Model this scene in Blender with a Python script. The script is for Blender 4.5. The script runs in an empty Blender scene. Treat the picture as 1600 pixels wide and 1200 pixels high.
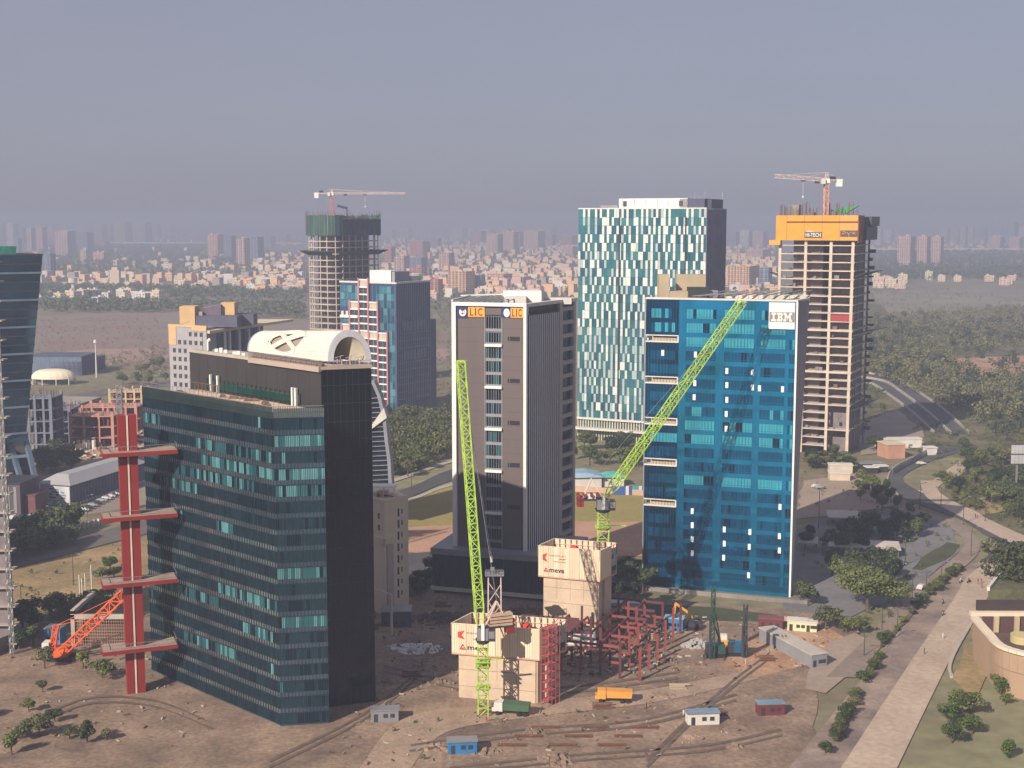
import bpy, math, random
import numpy as np
from mathutils import Vector, Matrix, noise

# ------------------------------------------------------------------ camera, sky, sun, exposure
HC, FP, HZ = 110.0, 2080.0, 345.0          # eye height, focal length and horizon row in photograph pixels (1600 x 1200)
TH = math.atan((600 - HZ) / FP)
S, C = math.sin(TH), math.cos(TH)
scene = bpy.context.scene
col = scene.collection
cam_data = bpy.data.cameras.new("camera")
cam = bpy.data.objects.new("camera", cam_data)
col.objects.link(cam)
cam.location = (0, 0, HC)
cam.rotation_euler = (math.pi / 2 - TH, 0, 0)
cam_data.sensor_width = 36
cam_data.lens = 36 * FP / 1600
cam_data.clip_start = 1
cam_data.clip_end = 80000
scene.camera = cam

SUN_EL = math.radians(31)
SUN_DIR = Vector((-0.61, -0.79)).normalized()          # horizontal direction from the place towards the sun
SUN_STRENGTH, SKY_STRENGTH = 5.0, 0.075
HAZE_DENSITY, HAZE_COLOR = 0.00037, (0.39, 0.44, 0.60, 1)
sun_data = bpy.data.lights.new("sun", 'SUN')
sun_data.energy = SUN_STRENGTH
sun_data.angle = math.radians(0.5)
sun_data.color = (1.0, 0.87, 0.72)
sun = bpy.data.objects.new("sun", sun_data)
col.objects.link(sun)
to_sun = Vector((SUN_DIR.x * math.cos(SUN_EL), SUN_DIR.y * math.cos(SUN_EL), math.sin(SUN_EL)))
sun.rotation_euler = to_sun.to_track_quat('Z', 'Y').to_euler()
sun.location = (0, -50, 300)

world = bpy.data.worlds.new("World")
scene.world = world
world.use_nodes = True
nt = world.node_tree
bg = nt.nodes["Background"]
sky = nt.nodes.new("ShaderNodeTexSky")
sky.sky_type = 'NISHITA'
sky.sun_disc = False
sky.sun_elevation = SUN_EL
sky.sun_rotation = math.atan2(SUN_DIR.x, SUN_DIR.y)
sky.air_density = 1.0
sky.dust_density = 1.5
sky.ozone_density = 5.0
tint = nt.nodes.new("ShaderNodeMix"); tint.data_type = 'RGBA'
tint.inputs[0].default_value = 0.80
tint.inputs[7].default_value = (3.34, 3.24, 3.98, 1)      # smoky lavender grey of the whole hazy sky
nt.links.new(sky.outputs[0], tint.inputs[6])
tcw = nt.nodes.new("ShaderNodeTexCoord"); cln = nt.nodes.new("ShaderNodeTexNoise"); clm = nt.nodes.new("ShaderNodeMapRange"); cls = nt.nodes.new("ShaderNodeVectorMath")
cln.inputs["Scale"].default_value = 5.0; cln.inputs["Detail"].default_value = 4; cls.operation = 'SCALE'
mpw = nt.nodes.new("ShaderNodeMapping"); mpw.inputs[3].default_value = (1, 1, 3.5)
clm.inputs[1].default_value = .3; clm.inputs[2].default_value = .7; clm.inputs[3].default_value = .985; clm.inputs[4].default_value = 1.015
nt.links.new(tcw.outputs["Generated"], mpw.inputs[0]); nt.links.new(mpw.outputs[0], cln.inputs["Vector"]); nt.links.new(cln.outputs[0], clm.inputs[0])
nt.links.new(tint.outputs[2], cls.inputs[0]); nt.links.new(clm.outputs[0], cls.inputs[3])
nt.links.new(cls.outputs[0], bg.inputs[0])
bg.inputs[1].default_value = SKY_STRENGTH

scene.view_settings.view_transform = 'Standard'
scene.view_settings.look = 'None'
scene.view_settings.gamma = 1
scene.view_settings.exposure = 0.45
scene.view_settings.use_curve_mapping = False
cy = scene.cycles
cy.use_denoising = True
try: cy.denoiser = 'OPENIMAGEDENOISE'
except Exception: pass
cy.max_bounces = 6; cy.diffuse_bounces = 2; cy.glossy_bounces = 3; cy.transmission_bounces = 3
cy.volume_bounces = 1; cy.transparent_max_bounces = 6
cy.caustics_reflective = False; cy.caustics_refractive = False

# ------------------------------------------------------------------ projection helpers (photograph pixel -> place)
def G(px, py, z=0.0):
    k, m = (px - 800) / FP, (600 - py) / FP
    dz = -S + m * C
    t = (z - HC) / dz
    return Vector((k * t, (C + m * S) * t, z))
def G2(px, py, z=0.0):
    p = G(px, py, z); return Vector((p.x, p.y))
def XD(px, D, z=0.0):
    return Vector(((px - 800) / FP * (D * C - (z - HC) * S), D))
def ZY(py, D):
    k = (600 - py) / FP
    return HC + D * (k * C - S) / (C + k * S)
def PX(x, y, z=0.0):
    w = y * C - (z - HC) * S
    return 800 + FP * x / w, 600 - FP * (y * S + (z - HC) * C) / w
def reach(c, d, px, z):                                   # how far along d from c until pixel column px
    k = (px - 800) / FP
    w0 = c.y * C - (z - HC) * S
    return (k * w0 - c.x) / (d.x - k * d.y * C)
GL = Vector((-.902, .431)); GR = Vector((.431, .902))     # the street grid most towers follow

# ------------------------------------------------------------------ objects
WL = {}
def setp(o, label=None, cat=None, group=None, kind=None):
    if label: o["label"] = label
    if cat: o["category"] = cat
    if group: o["group"] = group
    if kind: o["kind"] = kind
    return o
def thing(name, loc, label, cat, group=None):
    o = bpy.data.objects.new(name, None)
    col.objects.link(o)
    loc = Vector((loc[0], loc[1], loc[2] if len(loc) > 2 else 0))
    o.location = loc
    o.empty_display_size = .5
    WL[o.name] = loc
    return setp(o, label, cat, group)

class MB:
    def __init__(s): s.v = []; s.f = []; s.m = []
    def poly(s, pts, mi=0):
        n = len(s.v); s.v += [tuple(p) for p in pts]; s.f.append(tuple(range(n, n + len(pts)))); s.m.append(mi)
    def hexa(s, p, mi=0):                                 # p: 4 bottom (ccw), 4 top
        n = len(s.v); s.v += [tuple(q) for q in p]
        for f in ((3, 2, 1, 0), (4, 5, 6, 7), (0, 1, 5, 4), (1, 2, 6, 5), (2, 3, 7, 6), (3, 0, 4, 7)):
            s.f.append(tuple(n + i for i in f)); s.m.append(mi)
    def box(s, x0, y0, z0, x1, y1, z1, mi=0):
        s.hexa([(x0, y0, z0), (x1, y0, z0), (x1, y1, z0), (x0, y1, z0), (x0, y0, z1), (x1, y0, z1), (x1, y1, z1), (x0, y1, z1)], mi)
    def prism(s, poly, z0, z1, mi=0, ti=None):
        n = len(s.v); k = len(poly)
        s.v += [(p[0], p[1], z0) for p in poly] + [(p[0], p[1], z1) for p in poly]
        for i in range(k):
            j = (i + 1) % k
            s.f.append((n + i, n + j, n + k + j, n + k + i)); s.m.append(mi)
        s.f.append(tuple(range(n + k, n + 2 * k))); s.m.append(mi if ti is None else ti)
        s.f.append(tuple(reversed(range(n, n + k)))); s.m.append(mi)
    def beam(s, a, b, w, h=None, mi=0):
        a, b = Vector(a), Vector(b); h = h or w
        d = (b - a)
        if d.length < 1e-6: return
        d.normalize()
        r = d.cross(Vector((0, 0, 1)))
        if r.length < 1e-3: r = Vector((1, 0, 0))
        r.normalize(); u = r.cross(d)
        r *= w / 2; u *= h / 2
        s.hexa([a - r - u, a + r - u, b + r - u, b - r - u, a - r + u, a + r + u, b + r + u, b - r + u], mi)
    def cyl(s, a, b, r0, r1=None, n=8, mi=0, cap=True):
        a, b = Vector(a), Vector(b); r1 = r0 if r1 is None else r1
        d = (b - a).normalized()
        r = d.cross(Vector((0, 0, 1)))
        if r.length < 1e-3: r = Vector((1, 0, 0))
        r.normalize(); u = r.cross(d)
        k = len(s.v)
        for c, q in ((a, r0), (b, r1)):
            for i in range(n):
                t = 2 * math.pi * i / n
                s.v.append(tuple(c + r * (q * math.cos(t)) + u * (q * math.sin(t))))
        for i in range(n):
            j = (i + 1) % n
            s.f.append((k + i, k + j, k + n + j, k + n + i)); s.m.append(mi)
        if cap:
            s.f.append(tuple(k + n + i for i in range(n))); s.m.append(mi)
            s.f.append(tuple(k + n - 1 - i for i in range(n))); s.m.append(mi)
    def build(s, name, mats, parent=None, kind=None, origin=None, smooth=False):
        if not s.v: return None
        if parent is not None: org = WL[parent.name]
        elif origin is not None: org = Vector(origin)
        else:
            a = np.array(s.v); org = Vector((float(a[:, 0].mean()), float(a[:, 1].mean()), float(a[:, 2].min())))
        me = bpy.data.meshes.new(name)
        ox, oy, oz = org
        me.from_pydata([(x - ox, y - oy, z - oz) for x, y, z in s.v], [], s.f)
        if not isinstance(mats, (list, tuple)): mats = [mats]
        for m in mats: me.materials.append(m)
        if len(mats) > 1: me.polygons.foreach_set("material_index", s.m)
        if smooth: me.polygons.foreach_set("use_smooth", [True] * len(s.f))
        me.update()
        o = bpy.data.objects.new(name, me)
        col.objects.link(o)
        if parent is not None: o.parent = parent
        else: o.location = org
        WL[o.name] = org
        if kind: o["kind"] = kind
        return o

class Face:                                               # a vertical wall plane: u along it, v up, d outwards
    def __init__(s, a, b, z0=0.0, z1=0.0):
        s.a = Vector((a[0], a[1])); b = Vector((b[0], b[1]))
        s.L = (b - s.a).length; s.u = (b - s.a) / s.L; s.n = Vector((s.u.y, -s.u.x)); s.z0 = z0; s.z1 = z1
    def p(s, u, v, d=0.0):
        q = s.a + s.u * u + s.n * d
        return (q.x, q.y, s.z0 + v)
    def box(s, mb, u0, u1, v0, v1, d0, d1, mi=0):
        P = s.p
        mb.hexa([P(u0, v0, d1), P(u1, v0, d1), P(u1, v0, d0), P(u0, v0, d0), P(u0, v1, d1), P(u1, v1, d1), P(u1, v1, d0), P(u0, v1, d0)], mi)
    def quad(s, mb, u0, u1, v0, v1, d, mi=0):
        mb.poly([s.p(u0, v0, d), s.p(u1, v0, d), s.p(u1, v1, d), s.p(u0, v1, d)], mi)
    def upx(s, px, z):                                    # wall coordinate u seen at pixel column px at height z
        return reach(s.a, s.u, px, z)

def window(face, parent, u0, u1, v0, v1, n, glass, frame, pick, d=0.04, bar=.10, name='window', rail=True, seed=None):
    mb = MB(); w = (u1 - u0) / n
    for i in range(n):
        t = (random.random() - .5) * .06
        a, b = u0 + i * w, u0 + (i + 1) * w
        mb.poly([face.p(a, v0, d - t), face.p(b, v0, d + t), face.p(b, v1, d + t), face.p(a, v1, d - t)], pick(i))
    k = len(glass)
    for i in range(n + 1):
        face.box(mb, u0 + i * w - bar / 2, u0 + i * w + bar / 2, v0, v1, 0, d + .08, k)
    if rail:
        face.box(mb, u0 - bar, u1 + bar, v0 - bar, v0, 0, d + .09, k)
        face.box(mb, u0 - bar, u1 + bar, v1, v1 + bar, 0, d + .09, k)
    return mb.build(name, list(glass) + [frame], parent)

def text_on(face, txt, u0, v0, height, m, parent, d=.1, width=None, name='lettering', bold=.0, ext=.04):
    cu = bpy.data.curves.new("txt", 'FONT'); cu.body = txt; cu.size = 1; cu.extrude = ext; cu.resolution_u = 3; cu.offset = bold
    ob = bpy.data.objects.new("txt", cu); col.objects.link(ob)
    bpy.context.view_layer.update()
    me = bpy.data.meshes.new_from_object(ob.evaluated_get(bpy.context.evaluated_depsgraph_get()))
    bpy.data.objects.remove(ob)
    xs = [v.co.x for v in me.vertices]; ys = [v.co.y for v in me.vertices]
    x0, x1, y0, y1 = min(xs), max(xs), min(ys), max(ys)
    sc = height / (y1 - y0); sx = sc if width is None else width / (x1 - x0)
    mb = MB()
    mb.v = [face.p(u0 + (v.co.x - x0) * sx, v0 + (v.co.y - y0) * sc, d + v.co.z) for v in me.vertices]
    mb.f = [tuple(p.vertices) for p in me.polygons]; mb.m = [0] * len(mb.f)
    bpy.data.meshes.remove(me)
    return mb.build(name, [m], parent)

def copy_tree(o, parent=None):
    c = o.copy(); col.objects.link(c); c.parent = parent
    for ch in [x for x in list(o.children)]: copy_tree(ch, c)
    return c

# ------------------------------------------------------------------ materials
MATS = {}
def mat(name, rgb, rough=.8, metal=0.0, var=.18, scale=.15, spec=.4, streak=0.0, bump=0.0, alt=None, fine=0.0):
    if name in MATS: return MATS[name]
    m = bpy.data.materials.new(name); m.use_nodes = True
    t = m.node_tree; N = t.nodes.new; Lk = t.links.new
    b = t.nodes["Principled BSDF"]
    b.inputs["Roughness"].default_value = rough; b.inputs["Metallic"].default_value = metal
    b.inputs["Specular IOR Level"].default_value = spec
    geo = N("ShaderNodeNewGeometry")
    vec = geo.outputs["Position"]
    mp = N("ShaderNodeMapping"); mp.inputs[3].default_value = (1, 1, 1 if not streak else streak)
    Lk(vec, mp.inputs[0])
    nz = N("ShaderNodeTexNoise"); nz.inputs["Scale"].default_value = scale; nz.inputs["Detail"].default_value = 5
    nz.inputs["Roughness"].default_value = .62
    Lk(mp.outputs[0], nz.inputs["Vector"])
    rp = N("ShaderNodeValToRGB")
    rp.color_ramp.elements[0].position = .3; rp.color_ramp.elements[1].position = .7
    lo = [c * (1 - var) for c in rgb]; hi = [min(1, c * (1 + var)) for c in (alt or rgb)]
    rp.color_ramp.elements[0].color = (*lo, 1); rp.color_ramp.elements[1].color = (*hi, 1)
    Lk(nz.outputs[0], rp.inputs[0])
    out = rp.outputs[0]
    if fine:
        n2 = N("ShaderNodeTexNoise"); n2.inputs["Scale"].default_value = scale * 14; n2.inputs["Detail"].default_value = 3
        Lk(vec, n2.inputs["Vector"])
        mr = N("ShaderNodeMapRange"); mr.inputs[1].default_value = .3; mr.inputs[2].default_value = .7
        mr.inputs[3].default_value = 1 - fine; mr.inputs[4].default_value = 1 + fine
        Lk(n2.outputs[0], mr.inputs[0])
        mx = N("ShaderNodeVectorMath"); mx.operation = 'SCALE'
        Lk(out, mx.inputs[0]); Lk(mr.outputs[0], mx.inputs[3]); out = mx.outputs[0]
    Lk(out, b.inputs["Base Color"])
    if bump:
        bp = N("ShaderNodeBump"); bp.inputs["Strength"].default_value = bump; bp.inputs["Distance"].default_value = .3
        Lk(nz.outputs[0], bp.inputs["Height"]); Lk(bp.outputs[0], b.inputs["Normal"])
    MATS[name] = m
    return m
def glass(name, rgb, rough=.06, metal=.9, wave=.012, var=.25, scale=.08):
    if name in MATS: return MATS[name]
    m = mat(name, rgb, rough, metal, var, scale, spec=.5, alt=[c * 1.1 for c in rgb])
    t = m.node_tree; N = t.nodes.new; Lk = t.links.new
    b = t.nodes["Principled BSDF"]; geo = [n for n in t.nodes if n.type == 'NEW_GEOMETRY'][0]
    nz = N("ShaderNodeTexNoise"); nz.inputs["Scale"].default_value = .35; nz.inputs["Detail"].default_value = 2
    Lk(geo.outputs["Position"], nz.inputs["Vector"])
    v = N("ShaderNodeVectorMath"); v.operation = 'SUBTRACT'; v.inputs[1].default_value = (.5, .5, .5); Lk(nz.outputs[1], v.inputs[0])
    s = N("ShaderNodeVectorMath"); s.operation = 'SCALE'; s.inputs[3].default_value = wave; Lk(v.outputs[0], s.inputs[0])
    a = N("ShaderNodeVectorMath"); a.operation = 'ADD'; Lk(s.outputs[0], a.inputs[0]); Lk(geo.outputs["Normal"], a.inputs[1])
    nn = N("ShaderNodeVectorMath"); nn.operation = 'NORMALIZE'; Lk(a.outputs[0], nn.inputs[0])
    Lk(nn.outputs[0], b.inputs["Normal"])
    return m
def leafmat(name, a, bcol, scale=.25):
    m = bpy.data.materials.new(name); m.use_nodes = True
    t = m.node_tree; N = t.nodes.new; Lk = t.links.new
    b = t.nodes["Principled BSDF"]; b.inputs["Roughness"].default_value = .6; b.inputs["Specular IOR Level"].default_value = .25
    geo = N("ShaderNodeNewGeometry"); oi = N("ShaderNodeObjectInfo")
    nz = N("ShaderNodeTexNoise"); nz.inputs["Scale"].default_value = scale; nz.inputs["Detail"].default_value = 4
    Lk(geo.outputs["Position"], nz.inputs["Vector"])
    ad = N("ShaderNodeMath"); ad.operation = 'MULTIPLY_ADD'; ad.inputs[1].default_value = .7; Lk(oi.outputs["Random"], ad.inputs[0])
    mm = N("ShaderNodeMath"); mm.operation = 'SUBTRACT'; mm.inputs[1].default_value = .34; Lk(nz.outputs[0], mm.inputs[0])
    Lk(mm.outputs[0], ad.inputs[2])
    rp = N("ShaderNodeValToRGB"); rp.color_ramp.elements[0].position = .28; rp.color_ramp.elements[1].position = .72
    rp.color_ramp.elements[0].color = (*a, 1); rp.color_ramp.elements[1].color = (*bcol, 1)
    Lk(ad.outputs[0], rp.inputs[0]); Lk(rp.outputs[0], b.inputs["Base Color"])
    b.inputs["Subsurface Weight"].default_value = 0
    MATS[name] = m
    return m

CONC = mat("concrete", (.42, .37, .32), .9, var=.2, scale=.12, fine=.08)
CONC_D = mat("weathered_shaded_concrete", (.22, .20, .19), .9, var=.3, scale=.1, fine=.1)  # weathered; also used where shade is put into the colour
CREAM = mat("cream_paint", (.62, .52, .38), .8, var=.08)
WHITE = mat("white_paint", (.78, .76, .72), .6, var=.06, scale=.3)
OFFW = mat("off_white_render", (.62, .60, .56), .8, var=.12, scale=.2)
TAN = mat("tan_render", (.42, .34, .24), .85, var=.14, scale=.15)
GREY = mat("grey_metal_panel", (.26, .27, .30), .5, .2, var=.1)
DGREY = mat("dark_metal", (.05, .055, .065), .5, .3, var=.2)
BLACK = mat("black_rubber", (.015, .015, .017), .7, var=.1)
STEEL = mat("galvanised_steel", (.35, .36, .38), .45, .6, var=.15)
RUST = mat("rust_rebar", (.14, .07, .04), .9, var=.3, scale=1)
GREENP = mat("lime_green_paint", (.38, .56, .08), .55, var=.28, scale=.5, fine=.15)
PINKR = mat("faded_red_paint", (.55, .20, .15), .6, var=.12)
ORANGE = mat("orange_red_paint", (.72, .13, .04), .5, var=.12)
RED = mat("signal_red_paint", (.25, .022, .018), .55, var=.1)
TXT = mat("black_print", (.02, .02, .022), .6, var=.05)
# ------------------------------------------------------------------ ground, roads, haze
EARTH = mat("ground_earth", (.24, .18, .13), .95, var=.35, scale=.012, alt=(.17, .17, .09), fine=.22)
FIELD = mat("dry_grass_field", (.25, .20, .09), .95, var=.28, scale=.04, alt=(.30, .21, .11), fine=.2)
TURF = mat("sports_turf", (.30, .27, .085), .95, var=.2, scale=.05, alt=(.26, .20, .07), fine=.12)
REDEARTH = mat("raked_red_earth", (.42, .25, .17), .95, var=.12, scale=.06, fine=.12)
SAND = mat("orange_site_earth", (.38, .20, .11), .95, var=.25, scale=.08, alt=(.40, .26, .17), fine=.2)
SITE = mat("trodden_site_earth", (.21, .15, .115), .95, var=.4, scale=.07, alt=(.24, .17, .12), fine=.25, bump=.3)
ASPH = mat("asphalt", (.075, .075, .08), .9, var=.22, scale=.06, fine=.12)
ROADD = mat("dusty_road", (.42, .33, .255), .9, var=.16, scale=.05, fine=.12, streak=0)
PAVER = mat("paver", (.17, .165, .17), .9, var=.22, scale=.08, fine=.15)
SCRUB = mat("scrub_green", (.07, .085, .04), .95, var=.35, scale=.05, alt=(.14, .12, .06), fine=.3)
LAWN = mat("lawn", (.055, .065, .030), .95, var=.25, scale=.1, fine=.2)
KERB = mat("kerb_concrete", (.40, .36, .31), .9, var=.12)

mb = MB(); mb.poly([(-26000, -6000, 0), (26000, -6000, 0), (26000, 40000, 0), (-26000, 40000, 0)])
g = mb.build("ground", EARTH, origin=(0, 0, 0)); setp(g, kind='structure')

ZLEV = [0.02]
def patch(name, px, m, z=None):
    if z is None: ZLEV[0] += .012; z = ZLEV[0]
    pts = [G(x, y, 0) for x, y in px]
    c = sum(pts, Vector()) / len(pts)
    rnd = random.Random(len(px) * 7 + int(px[0][0]))
    out = []
    n = len(pts)
    for i in range(n):                                    # soften the outline so that edges run unevenly
        a, b = pts[i], pts[(i + 1) % n]
        k = max(1, int((b - a).length / 8))
        nd = (b - a).normalized().cross(Vector((0, 0, 1)))
        for j in range(k):
            q = a.lerp(b, j / k)
            if j: q = q + nd * rnd.uniform(-1, 1) * min(1.6, (b - a).length * .03)
            out.append((q.x, q.y, z))
    mb = MB(); mb.poly(out)
    area = sum(out[i][0] * out[(i + 1) % len(out)][1] - out[(i + 1) % len(out)][0] * out[i][1] for i in range(len(out)))
    if area < 0: mb.f = [tuple(reversed(mb.f[0]))]
    return setp(mb.build(name, m), kind='structure')
def smooth(pts, n=8):
    P = [pts[0]] + list(pts) + [pts[-1]]; out = []
    for i in range(1, len(P) - 2):
        a, b, c, d = P[i - 1], P[i], P[i + 1], P[i + 2]
        for j in range(n):
            t = j / n
            out.append(.5 * ((2 * b) + (c - a) * t + (2 * a - 5 * b + 4 * c - d) * t * t + (3 * b - a - 3 * c + d) * t ** 3))
    out.append(pts[-1]); return out
def ribbon(name, L, R, m, z, kind='structure'):
    l = smooth([G(x, y, 0) for x, y in L]); r = smooth([G(x, y, 0) for x, y in R])
    mb = MB()
    for i in range(len(l) - 1):
        mb.poly([(l[i].x, l[i].y, z), (r[i].x, r[i].y, z), (r[i + 1].x, r[i + 1].y, z), (l[i + 1].x, l[i + 1].y, z)])
    return setp(mb.build(name, m), kind=kind)
def kerb(name, line, w=.35, h=.15, m=None, label=None):
    l = smooth([G(x, y, 0) for x, y in line]); mb = MB()
    for i in range(len(l) - 1):
        a, b = l[i].copy(), l[i + 1].copy(); a.z = b.z = h / 2 + .05
        mb.beam(a, b, w, h)
    return setp(mb.build(name, m or KERB), kind='structure')

# broad fields and bare land
patch("bare_land", [(55, 492), (270, 488), (700, 520), (705, 560), (600, 590), (265, 585), (40, 552)], mat("brown_slope", (.32, .20, .165), .95, var=.25, scale=.012, alt=(.19, .17, .13), fine=.12))
patch("bare_land", [(30, 556), (150, 545), (700, 545), (700, 560), (265, 562), (150, 572)], mat("pink_track_earth", (.34, .23, .19), .95, var=.12, scale=.03))
patch("scrub_land", [(1130, 470), (1700, 480), (1700, 700), (1520, 720), (1340, 690), (1130, 640)], SCRUB)
patch("bare_land", [(1480, 560), (1620, 555), (1620, 580), (1540, 590), (1475, 575)], SAND)
patch("bare_land", [(1360, 455), (1700, 448), (1700, 500), (1400, 505)], mat("hazy_open_land", (.22, .20, .15), .95, var=.25, scale=.008))
patch("construction_ground", [(40, 700), (110, 655), (240, 640), (260, 735), (110, 750), (55, 730)], mat("pale_site_sand", (.46, .33, .24), .95, var=.2, scale=.06, fine=.2))
patch("yard", [(30, 745), (240, 700), (240, 790), (110, 808), (30, 812)], mat("yard_dust", (.25, .21, .17), .95, var=.18, scale=.05, fine=.1))
patch("dry_field", [(-40, 930), (10, 895), (200, 842), (330, 830), (330, 905), (120, 960), (-40, 1000)], FIELD)
patch("dirt_lane", [(0, 985), (60, 960), (210, 905), (330, 880), (330, 905), (190, 935), (60, 985), (-20, 1010)], mat("lane_gravel", (.20, .16, .12), .95, var=.2, scale=.1, fine=.15))
patch("site_ground", [(-60, 1005), (120, 990), (330, 940), (330, 1400), (-300, 1400)], SITE)
patch("sports_field", [(590, 812), (600, 792), (705, 756), (1030, 770), (1030, 815), (760, 822), (600, 825)], TURF)
patch("earth_field", [(590, 825), (760, 820), (1030, 813), (1030, 872), (590, 862)], REDEARTH)
patch("side_street", [(590, 868), (680, 862), (690, 900), (640, 950), (590, 965)], ASPH)
patch("construction_ground", [(560, 945), (720, 925), (1000, 935), (1300, 958), (1345, 985), (1290, 1040), (1230, 1400), (300, 1400), (330, 1000)], SITE)
patch("lawn", [(1005, 945), (1120, 950), (1215, 962), (1190, 972), (1030, 968)], LAWN)
patch("construction_ground", [(1165, 1000), (1200, 984), (1290, 980), (1325, 1000), (1262, 1040), (1180, 1060), (1130, 1040)], SAND)
patch("open_lot", [(1240, 812), (1255, 752), (1330, 740), (1395, 765), (1400, 790), (1300, 806)], mat("lot_dust", (.32, .25, .20), .95, var=.14, scale=.05, fine=.1))
patch("paved_court", [(1225, 955), (1240, 830), (1320, 802), (1420, 795), (1490, 825), (1500, 862), (1420, 925), (1330, 965)], PAVER)
patch("lawn", [(1425, 890), (1440, 872), (1480, 848), (1500, 852), (1490, 868), (1440, 892)], LAWN)
patch("scrub_land", [(1490, 730), (1640, 690), (1700, 900), (1600, 850), (1520, 810), (1465, 775)], SCRUB)
patch("bare_land", [(1500, 780), (1560, 778), (1570, 800), (1530, 806)], FIELD)
patch("open_lot", [(1340, 690), (1360, 655), (1400, 640), (1440, 668), (1440, 700), (1345, 712)], mat("lot_dust2", (.30, .24, .20), .95, var=.12, scale=.05))
patch("verge", [(1487, 1060), (1548, 930), (1572, 925), (1540, 1060), (1520, 1100)], FIELD)
patch("service_yard", [(1262, 1052), (1300, 1004), (1335, 990), (1362, 1004), (1320, 1060), (1290, 1085), (1258, 1078)], mat("lot_dust", (.32, .25, .20)))

# roads
ribbon("main_road", [(1230, 1205), (1375, 1027), (1440, 947), (1475, 907), (1532, 878)], [(1400, 1205), (1487, 1027), (1542, 930), (1556, 892), (1580, 870)], ROADD, .32)
ribbon("road", [(1532, 878), (1560, 852), (1535, 834), (1500, 812), (1450, 794), (1405, 776), (1387, 752), (1400, 728), (1450, 705), (1510, 690)],
       [(1580, 870), (1583, 846), (1552, 822), (1520, 800), (1475, 783), (1435, 768), (1412, 752), (1420, 738), (1470, 716), (1530, 700)], ASPH, .34)
ribbon("road", [(1455, 782), (1450, 762), (1470, 742), (1500, 722)], [(1480, 800), (1465, 765), (1490, 748), (1525, 730)], ROADD, .30)
ribbon("footpath", [(1462, 752), (1470, 772), (1520, 800), (1560, 820), (1600, 838), (1700, 880)], [(1438, 752), (1448, 778), (1500, 808), (1545, 832), (1590, 855), (1690, 905)], ROADD, .36)
ribbon("road", [(1290, 1060), (1352, 1000), (1400, 948), (1440, 912), (1475, 885), (1506, 855), (1500, 838), (1470, 818), (1400, 800)],
       [(1345, 1060), (1378, 1010), (1432, 950), (1468, 915), (1500, 893), (1530, 862), (1522, 838), (1492, 815), (1410, 790)], mat("dusty_asphalt", (.24, .19, .155), .9, var=.2, scale=.06, fine=.12), .31)
ribbon("road", [(-80, 910), (10, 872), (110, 845), (230, 812), (400, 770)], [(-80, 935), (10, 893), (110, 866), (230, 835), (400, 795)], mat("old_asphalt", (.13, .115, .11), .9, var=.18, scale=.05), .30)
ribbon("road", [(30, 634), (180, 606), (300, 592), (420, 585)], [(30, 645), (180, 615), (300, 600), (420, 592)], mat("old_asphalt", (.13, .115, .11)), .30)
ribbon("road", [(560, 790), (650, 758), (720, 730), (900, 690)], [(560, 812), (655, 772), (720, 748), (900, 705)], ASPH, .30)
ribbon("footpath", [(560, 814), (656, 774), (720, 752), (900, 708)], [(560, 820), (657, 778), (720, 756), (900, 711)], KERB, .33)
ribbon("footpath", [(560, 766), (650, 738), (720, 716), (900, 680)], [(560, 772), (650, 743), (720, 720), (900, 683)], KERB, .33)
l_ = [(1230, 1205), (1375, 1027), (1440, 947), (1475, 907), (1532, 878)]; r_ = [(1400, 1205), (1487, 1027), (1542, 930), (1556, 892), (1580, 870)]
ribbon("road", l_, [((a[0] * .52 + b[0] * .48), (a[1] * .52 + b[1] * .48)) for a, b in zip(l_, r_)], mat("worn_shadowed_asphalt", (.20, .16, .145), .9, var=.28, scale=.09, alt=(.28, .21, .17), fine=.12), .34)  # older asphalt, with tree shadows mixed into its grey
# elevated highway curving away on the right
for L, R, nm in (([(1462, 678), (1420, 640), (1385, 614), (1362, 600), (1330, 596)], [(1482, 678), (1440, 640), (1403, 612), (1378, 597), (1335, 590)], "highway"),
                 ([(1488, 678), (1445, 640), (1408, 612), (1385, 597), (1345, 588)], [(1512, 678), (1470, 640), (1430, 612), (1400, 594), (1350, 584)], "highway")):
    ribbon(nm, L, R, ASPH, .40)
kerb("highway_parapet", [(1460, 678), (1418, 640), (1383, 614), (1360, 600), (1330, 597)], .8, 1.4)
kerb("highway_parapet", [(1485, 678), (1443, 640), (1406, 612), (1382, 597), (1340, 589)], 1.0, 1.4)
kerb("highway_parapet", [(1514, 678), (1472, 640), (1432, 612), (1402, 593), (1352, 583)], .8, 1.4)
kerb("kerb", [(1487, 1060), (1489, 1027), (1544, 930), (1558, 892)], .8, .5)
kerb("kerb", [(1405, 776), (1387, 752), (1400, 728), (1450, 705)], .5, .3)
kerb("kerb", [(1600, 872), (1583, 846), (1552, 821), (1520, 799), (1475, 782), (1435, 767)], .7, .3, mat("pink_kerb", (.55, .40, .33), .9))
# planted median strip of the main road
l = [(1378, 1012), (1434, 949), (1470, 914), (1500, 893)]
ribbon("median_strip", [(x - 4, y) for x, y in l], [(x + 5, y) for x, y in l], SCRUB, .45)
kerb("kerb", [(x - 5, y) for x, y in l]); kerb("kerb", [(x + 6, y) for x, y in l])

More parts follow.
